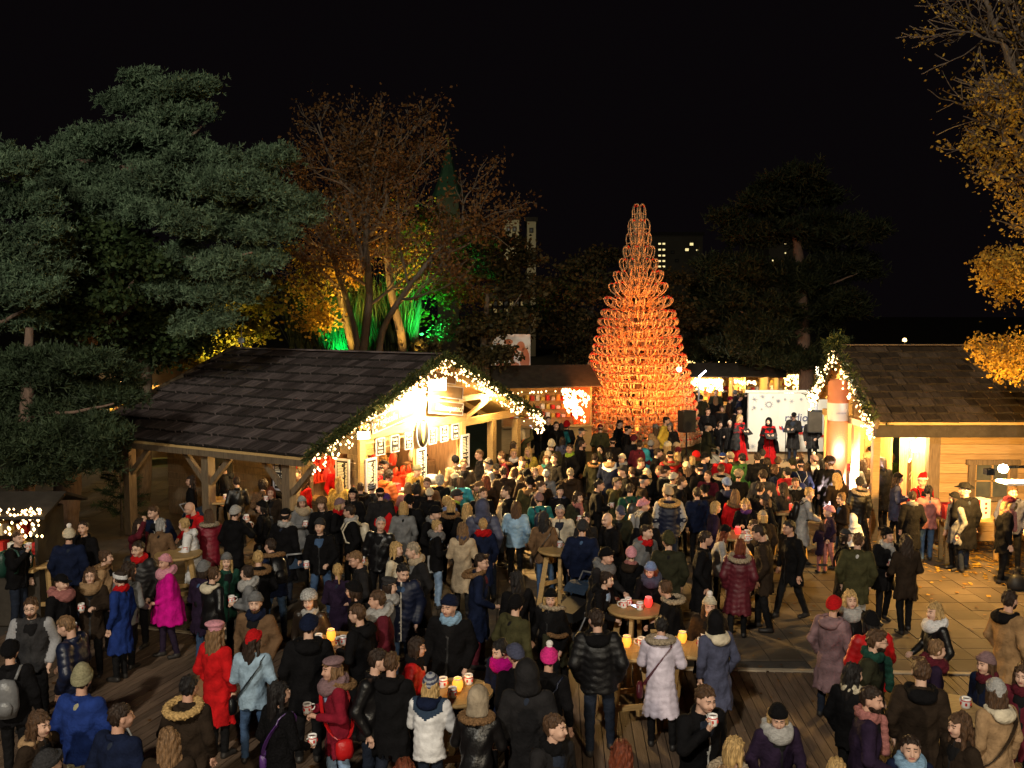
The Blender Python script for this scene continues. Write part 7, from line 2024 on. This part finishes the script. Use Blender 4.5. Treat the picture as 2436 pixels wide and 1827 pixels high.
1742 1074 m1.72 185 rest|hip - olive|black|crop hbrown beanie beige||person in beige beanie right of the blue cap
1742 1084 f1.6 200 rest|hip - olive|black|bob hbrown||brown haired head below the beige beanie
1771 1079 m 180 rest|hip - green|black|short hblack||dark haired man in green jacket before the stage
1804 1078 m1.8 180 rest|thigh - black|black|short hdark||broad dark haired man in black before the stage
1815 1067 f 185 rest|hip - char|black|crop hdark beanie dgrey||dark beanie between two men before the singers
1631 1098 f 185 rest|hip - black|black|long hlight beanie cream||woman with cream beanie and long brown hair from behind
1636 1086 f1.62 190 rest|hip - black|black|bob hdark||dark haired head behind the cream beanie
1647 1086 f1.64 170 rest|hip - dbrown|black|bob hblond||blond curly head beside the dark haired head behind the cream beanie
1670 1103 m1.72 200 both|hip - black|black|crop hdark cap black|phone|person in black cap holding a glowing phone
1682 1121 f1.68 340 rest|hip - maroon|black|short hbrown|nod:0|smiling person in maroon jacket facing the camera mid crowd
1719 1104 m1.72 180 rest|thigh - black|black|short hbrown|fur:hash|short haired person in black parka with mottled fur hood
1753 1115 f1.66 180 rest|hip - black|black|crop hdark furhat hash||person in mottled grey fur hat behind the blue grey beanie
1728 1135 m1.76 190 rest|hip - black|black|crop hbrown beanie peri|hood:slate|person in periwinkle blue beanie with slate hood
1811 1117 m1.84 180 rest|thigh - dgrey|black|short hdark|hood|broad man in grey jacket from behind right of centre
1814 1150 m1.76 125 face|hip - black|black|short hdark||man in black holding his red gloved hand to his head
1600 1124 m1.7 110 rest|hip - black|black|crop hdark beanie lgrey|hood:lgrey|person in pale grey beanie and black jacket with pale stripe
1628 1135 m 75 rest|thigh - black|black|short hbrown|glasses|man with glasses in black coat right of the pale grey beanie
1623 1125 f1.62 180 rest|hip - black|black|bob hred||auburn haired head behind the man with glasses
1577 1106 m 100 rest|hip - black|black|crop hbrown cap char||person in dark flat cap left of the pale grey beanie
1681 1153 f 180 rest|thigh - black|black|crop hdark beanie black|fur:dbrown|person in black beanie and dark fur hood from behind
1660 1160 m1.7 190 rest|hip - navy|black|short hdark||dark figure in navy left of the dark fur hood
1860 1150 f1.66 210 rest|hip - char|black|long hdark||dark haired woman behind the grey green beanie
1304 992 m 0 rest|thigh - black|black|short hdark|nod:0|man in dark coat facing the camera left of the sledge tree
1322 1004 m 10 rest|thigh - black|black|short hdark||second dark man left of the sledge tree
1338 1006 f 190 rest|hip - teal|black|bob hdark beanie dgrey||person in teal jacket beside a red elf cap
1352 1000 c1.55 170 rest|hip - char|black|crop hdark tall red||person in tall red pointed cap left of the sledge tree
1308 1044 m 175 rest|hip - olive|black|crop hbrown tall cream||person in cream knit beanie left of the lime scarf
1302 1067 f 190 rest|hip - dbrown|black|bob hbrown bobble cream||person in cream bobble hat lit yellow
1313 1081 m 325 rest|hip - black|black|short hdark|hood nod:0|man with a lit face in black hooded jacket
1354 1058 m 310 rest|thigh - black|black|short hdark|scarf:lime nod:0|dark man with lit face and a lime scarf
1340 1040 f 200 rest|hip - slate|black|bob hdark||dark haired person in slate jacket behind the lime scarf
1386 1047 m 70 rest|thigh - black|black|crop hdark|glasses beard:hdark|bearded man with glasses in black before the sledge tree
1379 1016 m 80 rest|thigh - char|black|crop hgrey cap dgrey||grey capped man at the left foot of the sledge tree
1427 1008 m 185 rest|hip - olive|black|crop hdark cap maroon||man in dark red cap and olive jacket at the sledge tree
1473 999 m 60 rest|thigh - black|black|quiff hdark||dark haired man in profile before the sledge tree
1493 1012 m 90 rest|thigh - black|black|crop hdark cap black||man in black cap beside the dark haired profile at the sledge tree
1582 992 m1.8 60 rest|hip - yellow|black|short hblack|z:.35|man in yellow jacket standing raised at the sledge tree
1598 1004 f 350 rest|thigh - char|black|bob hdark beanie grey|z:.3 nod:0|woman in grey beanie and charcoal coat facing the camera at the sledge tree
1561 1008 f 185 rest|thigh - tan|black|long hbrown beanie grey|z:.25|person in tan coat and grey beanie from behind at the sledge tree
1454 1040 m 180 rest|hip - dbrown|black|crop hdark cap black||person in black cap and dark brown coat before the sledge tree
1433 1060 f 345 rest|hip - black|black|crop hdark hoodup black|glasses nod:0|person with glasses in a black hood facing the camera
1411 1078 f 185 phone|thigh - dolive|black|short hdark|fur:hlight|person in olive parka with tan fur hood raising a camera
1455 1076 m1.74 172 rest|thigh - navy|black|short hblack|hood:tan yoke:white|person in navy jacket with white reflective shoulder stripes
1484 1079 f 285 rest|hip - black|black|crop hbrown beanie cream|scarf:lgrey|person in cream beanie and white scarf in profile
1483 1107 m 285 rest|hip - black|black|crop hbrown beanie dgrey||person in dark grey beanie in profile to the left
1522 1089 m 15 rest|hip - char|black|short hbrown|nod:14|pale faced man in charcoal facing the camera, head lowered
1508 1112 f1.64 190 rest|hip - dbrown|black|short hbrown||brown haired head left of the flat cap man
1536 1113 f 200 rest|hip - black|black|long hblond beanie cream||blonde person in pale cream beanie behind the flat cap man
1537 1129 m1.8 90 rest|thigh - dbrown|black|crop hgrey cap black||old man in black flat cap facing right
1361 1114 m1.74 180 rest|thigh - dbrown|black|crop hash|hood|grey blond man from behind in dark brown coat
1574 1107 m 260 rest|hip - black|black|short hbrown|hood:grey|brown haired man in profile behind the dark flat cap
1505 1033 m 180 rest|hip - char|black|crop hdark beanie maroon||person in dark red beanie before the sledge tree centre
1550 1047 f 190 rest|hip - navy|black|crop hdark beanie lgrey||person in pale striped beanie and navy before the sledge tree
1536 1066 c1.5 190 rest|thigh - cyan|black|crop hdark hoodup cyan||youngster in blue rain jacket with hood up
1559 1065 m 85 rest|hip - black|black|short hdark||dark haired man right of the blue rain jacket
1520 1048 m 175 rest|hip - maroon|black|short hdark||man in wine red jacket before the sledge tree
1139 1072 m1.8 285 low|thigh - char|black|short hlight|glasses mug|man with glasses holding a mug under the open porch
1158 1090 m 285 rest|hip - grey|black|crop hgrey beanie dgrey|beard:hgrey|man in dark beanie and grey jacket under the open porch
1197 1075 m 280 rest|hip - maroon|black|short hbrown|fur:brown|brown haired man in dark red jacket at the porch post
1224 1069 m 350 rest|thigh - black|black|quiff hblond|glasses scarf:white nod:0|fair man with glasses and white collar right of the porch post
1260 1064 f 355 rest|hip k yellow|black|wavy hblond|nod:0|woman with fluffy golden collar lit yellow near the porch
1240 1087 m 20 rest|hip - tan|black|crop hdark cap dbrown|nod:10|man in dark cap and tan jacket near the porch
1182 1101 c1.5 20 rest|hip - black|black|short hblack cap black||dark capped youngster near the porch post
1204 1111 m1.76 182 rest|thigh - dbrown|black|crop hdark||short haired man in dark brown coat from behind near the porch
1218 1112 f 130 rest|hip - grey|black|bob hbrown|mug|brown haired woman in grey beside the short haired man
1253 1114 m 190 rest|hip - dbrown|black|crop hdark beanie black||person in black beanie beside the laughing brunette
1269 1115 f 20 rest|hip - brown|black|long hbrown|nod:0|laughing brunette facing the camera near the porch
1256 1130 m1.76 180 rest|thigh - olive|black|crop hdark beanie black|hood:hlight|person in black beanie and olive coat with tan collar
1284 1130 m 190 rest|hip - dbrown|black|crop hdark beanie dbrown||person in brown beanie right of the tan collar
1298 1115 f 185 rest|thigh - grey|black|crop hdark beanie lgrey||person in pale grey beanie and grey coat from behind near the porch
1100 1093 m1.78 10 rest|hip l dbrown|black|short hbrown|nod:2|man in brown leather jacket lit yellow at the right hatch
1081 1082 m 200 rest|hip - tan|black|crop hdark beanie black||person in black beanie at the right serving hatch
1081 1125 f 205 rest|hip - khaki|black|long hdark beanie cream||person in cream beanie lit yellow below the right hatch
1100 1136 f 190 rest|hip - cyan|black|bob hbrown|hood|brown haired person in bright blue hooded jacket
1090 1163 c1.5 100 rest|hip - black|black|crop hbrown beanie dgrey|scarf:lime nod:14|youngster in grey beanie with lime band looking right
1067 1180 c1.42 180 rest|hip - peri|black|short hblond||fair haired child in pale blue jacket
1025 1136 m 335 rest|hip - brown|black|short hbrown||brown haired man in brown facing the camera below the hatch
1046 1131 f 180 rest|thigh - black|black|afro hgrey||person with curly grey hair in black coat from behind
1026 1161 f1.62 180 rest|hip - black|black|crop hdark beanie cream||person in round cream beanie and black coat from behind
1143 1143 m1.74 275 rest|thigh - brown|black|crop hbrown cap brown||person in brown cap and coat behind the grey bearded man
1158 1131 f 180 rest|hip - dbrown|black|long hred||woman with long auburn hair from behind near the porch
1240 1020 m1.76 140 phone|hip - olive|black|crop hdark hoodup cream|pack:orange phone|photographer in pale hood raising a phone, orange backpack
1286 1002 m 0 rest|thigh - black|black|short hdark||man in black below the right tip of the hut gable
1298 1084 f 0 rest|hip - brown|black|bob hbrown|scarf:teal nod:4|person with teal mask like scarf facing the camera
1220 1050 f 100 rest|hip - dbrown|black|bob hdark||dark haired person behind the fair man with glasses
1009 1078 f 80 rest|hip - dbrown|black|bun hdark band black||woman vendor with black headband inside the hut
659 1104 m1.78 75 low|hip - black|black|bald|front:white|bald man in dark vest and white shirt left of the front hut post
710 1115 m 310 rest|hip - beige|black|crop hdark||dark haired man in beige jacket right of the front hut post
727 1131 f 120 rest|hip - red|black|long hbrown||brown haired woman with red sleeve right of the front hut post
803 1100 m 0 lean|hip - red|black|short hdark cap dbrown||vendor in red vest and dark cap in the left hatch
802 1136 f 180 rest|hip k gold|black|long hblond||blonde woman in golden lit coat at the left hatch
903 1107 m 65 bend|hip - red|black|short hdark||vendor in red vest bending over the counter
906 1094 m 90 rest|hip - char|black|crop hdark cap black||vendor in black cap behind the bending vendor
928 1119 m1.76 135 lean|hip p orange|grey|short hdark|hood|dark haired customer in orange red padded jacket at the counter
992 1103 m 60 lean|hip - gold|black|crop hdark beanie khaki|hood|customer in khaki beanie and yellow lit jacket at the counter
864 1149 f 180 rest|hip - char|black|short hbrown|fur:dbrown|brown haired person in dark fur collar under the menu board
890 1147 f1.6 190 rest|hip - dgrey|black|crop hdark striped dgrey||person in patterned beanie below the bending vendor
909 1160 m 180 rest|hip - char|black|crop hdark cap black||person in black cap right of the patterned beanie
966 1149 f1.64 180 rest|hip - rose|black|bob hlight||fair haired person in rose coat before the counter
995 1152 f 185 rest|hip - black|black|afro hblack||person with bushy black hair before the counter
979 1176 m 180 rest|thigh - black|black|crop hdark beanie black||person in black beanie behind the smooth blond bob
537 1101 m1.8 285 low|hip - dgrey|black|short hdark|mug hood|dark haired man in grey hooded jacket under the left porch
513 1117 f 80 rest|hip - black|black|long hblack||woman with long black hair facing right under the left porch
448 1134 f 285 rest|hip - black|black|long hdark|nod:2|dark haired woman in profile under the left end of the porch
562 1134 f 200 low|hip l black|black|bun hdark|mug|woman with dark bun in black jacket under the porch
627 1142 f 185 rest|hip k brown|black|afro hdark||person with bushy dark hair and brown fur coat by the post
643 1158 f 0 drink|hip - dbrown|black|bob hred|mug|red haired person drinking by the front hut post
1684 970 m 0 rest|thigh - black|black|short hdark||dark figure standing left behind the singers
1716 966 f 5 rest|thigh - black|black|bob hdark|fur:hlight|dark figure with a fur hood behind the singers
1760 968 m 0 rest|thigh - black|black|crop hdark beanie dbrown||person in dark beanie just left of the banner
1711 1003 f1.55 10 face|hip - black|black|bob hdark|nod:0|dark haired spectator with hand at face left of the singers
1736 1000 m1.58 350 rest|thigh - char|black|crop hgrey|nod:0|grey haired man spectator left of the blonde singer
1687 1006 m1.8 95 rest|thigh - dolive|black|crop hgrey cap black||man in dark cap and olive jacket bending by the pushchair
1763 987 f1.7 35 both|cape - dgrey|black|long hblond|skirt:red folder perf z:.13 nod:2|blonde singer in grey cape and red dress holding a song folder
1829 993 f1.66 0 both|cape - black|black|long hdark hoodup black|skirt:red folder perf z:.13 nod:2|singer in black hooded cape and red dress with a black folder
1886 981 m1.76 325 both|knee - char|djeans|crop hgrey cap black|folder perf z:.13 nod:14|man in black beret and long dark coat reading at the music stand
1936 991 m1.74 330 rest|thigh - char|black|short hbrown|perf z:.13|brown haired performer partly hidden by the right loudspeaker
'''
for ln in PEOPLE.strip().split('\n'):
    person(ln)
# distant visitors between the far stalls
fr = random.Random(4)
lab = ['in front of the white lit stall', 'beside the street lamp', 'left of the orange lit stall', 'before the orange lit stall', 'right of the orange lit stall', 'above the banner corner', 'below the white lit stall', 'between the two far stalls']
fx = [(1648, 918), (1662, 925), (1676, 915), (1692, 920), (1704, 928), (1717, 922), (1728, 918), (1740, 920), (1752, 927), (1761, 922), (1772, 930), (1784, 925), (1797, 934), (1815, 932), (1670, 940), (1700, 945), (1735, 942), (1757, 940)]
hcols = ['black', 'dbrown', 'navy', 'char', 'dolive']
for i, (x, y) in enumerate(fx):
    cc = hcols[i % 5]
    nm = {'black': 'black', 'dbrown': 'dark brown', 'navy': 'navy', 'char': 'charcoal', 'dolive': 'dark olive'}[cc]
    hat = [('short hdark', 'short dark hair'), ('crop hdark beanie grey', 'grey beanie'), ('long hlight', 'long fair hair'), ('crop hdark beanie dred', 'dark red beanie')][(i // 5 + i) % 4]
    person('%d %d %s %d rest|thigh - %s|black|%s||distant visitor in %s with %s %s' % (x, y, 'mf'[i % 2], fr.choice([170, 200, 90, 0, 180]), cc, hat[0], nm, hat[1], lab[i % 8]))
# pushchairs
def pushchair(p, rz, label, c='black'):
    o = empty('pushchair', p, rz, label, 'pushchair', 'pushchairs')
    MB().tube([(-.22, .45, 1.02), (.22, .45, 1.02)], .018, 6).tube([(-.22, .45, 1.02), (-.22, -.35, .12)], .014, 6).tube([(.22, .45, 1.02), (.22, -.35, .12)], .014, 6).tube([(-.22, -.1, .5), (-.24, .3, .12)], .014, 6).tube([(.22, -.1, .5), (.24, .3, .12)], .014, 6).build('frame', M['grey'], o)
    h = MB()
    for k in range(7):
        a0, a1 = R(20 + k * 18), R(38 + k * 18)
        h.hexa([(-.22, .12 + .3 * math.cos(a0), .62 + .32 * math.sin(a0)), (.22, .12 + .3 * math.cos(a0), .62 + .32 * math.sin(a0)), (.22, .12 + .3 * math.cos(a1), .62 + .32 * math.sin(a1)), (-.22, .12 + .3 * math.cos(a1), .62 + .32 * math.sin(a1)),
                (-.2, .12 + .28 * math.cos(a0), .62 + .3 * math.sin(a0)), (.2, .12 + .28 * math.cos(a0), .62 + .3 * math.sin(a0)), (.2, .12 + .28 * math.cos(a1), .62 + .3 * math.sin(a1)), (-.2, .12 + .28 * math.cos(a1), .62 + .3 * math.sin(a1))])
    h.build('canopy', M['navywool'] if c == 'black' else M['pale'], o)
    MB().hexa([(-.2, -.4, .38), (.2, -.4, .38), (.2, .25, .42), (-.2, .25, .42), (-.2, -.42, .55), (.2, -.42, .55), (.2, .3, .75), (-.2, .3, .75)]).build('seat', M['black'] if c == 'black' else M['pale'], o)
    for x in (-.25, .25):
        for y in (-.36, .3):
            w = MB().lathe([(.001, -.02), (.11, -.02), (.13, -.01), (.13, .01), (.11, .02), (.001, .02)], 14).build('wheel', M['black'], o); w.matrix_local = Matrix.Translation((x, y, .13)) @ Matrix.Rotation(R(90), 4, 'Y')
    return o
def gp(x, y, z): q = at_z(x, y, z); return (float(q[0]), float(q[1]), 0)
pushchair(gp(1375, 1400, .85), R(-40), 'black pushchair in the middle of the crowd right of the fur hood woman')
pushchair(gp(480, 1212, .9), R(70), 'dark pushchair under the left porch beside the black haired woman')
pushchair(gp(1704, 1070, .85), R(80), 'white hooded pushchair in front of the stage', 'white')
pushchair(gp(705, 1392, .3), R(200), 'dark pushchair with black wheels behind the man with the waist high mug')
bagm = MB().lathe([(.001, 0), (.24, .01), (.27, .15), (.2, .36), (.1, .45), (.001, .46)], 12, sy=.7).tube([(-.1, 0, .43), (-.08, 0, .6), (.08, 0, .6), (.1, 0, .43)], .015, 5)
bagm = bagm
o = put('holdall', bagm, 'black', 'black bag standing on the paving at the right edge', 'bag', gp(2418, 1380, .2))
o.scale = (.7, .7, .7)
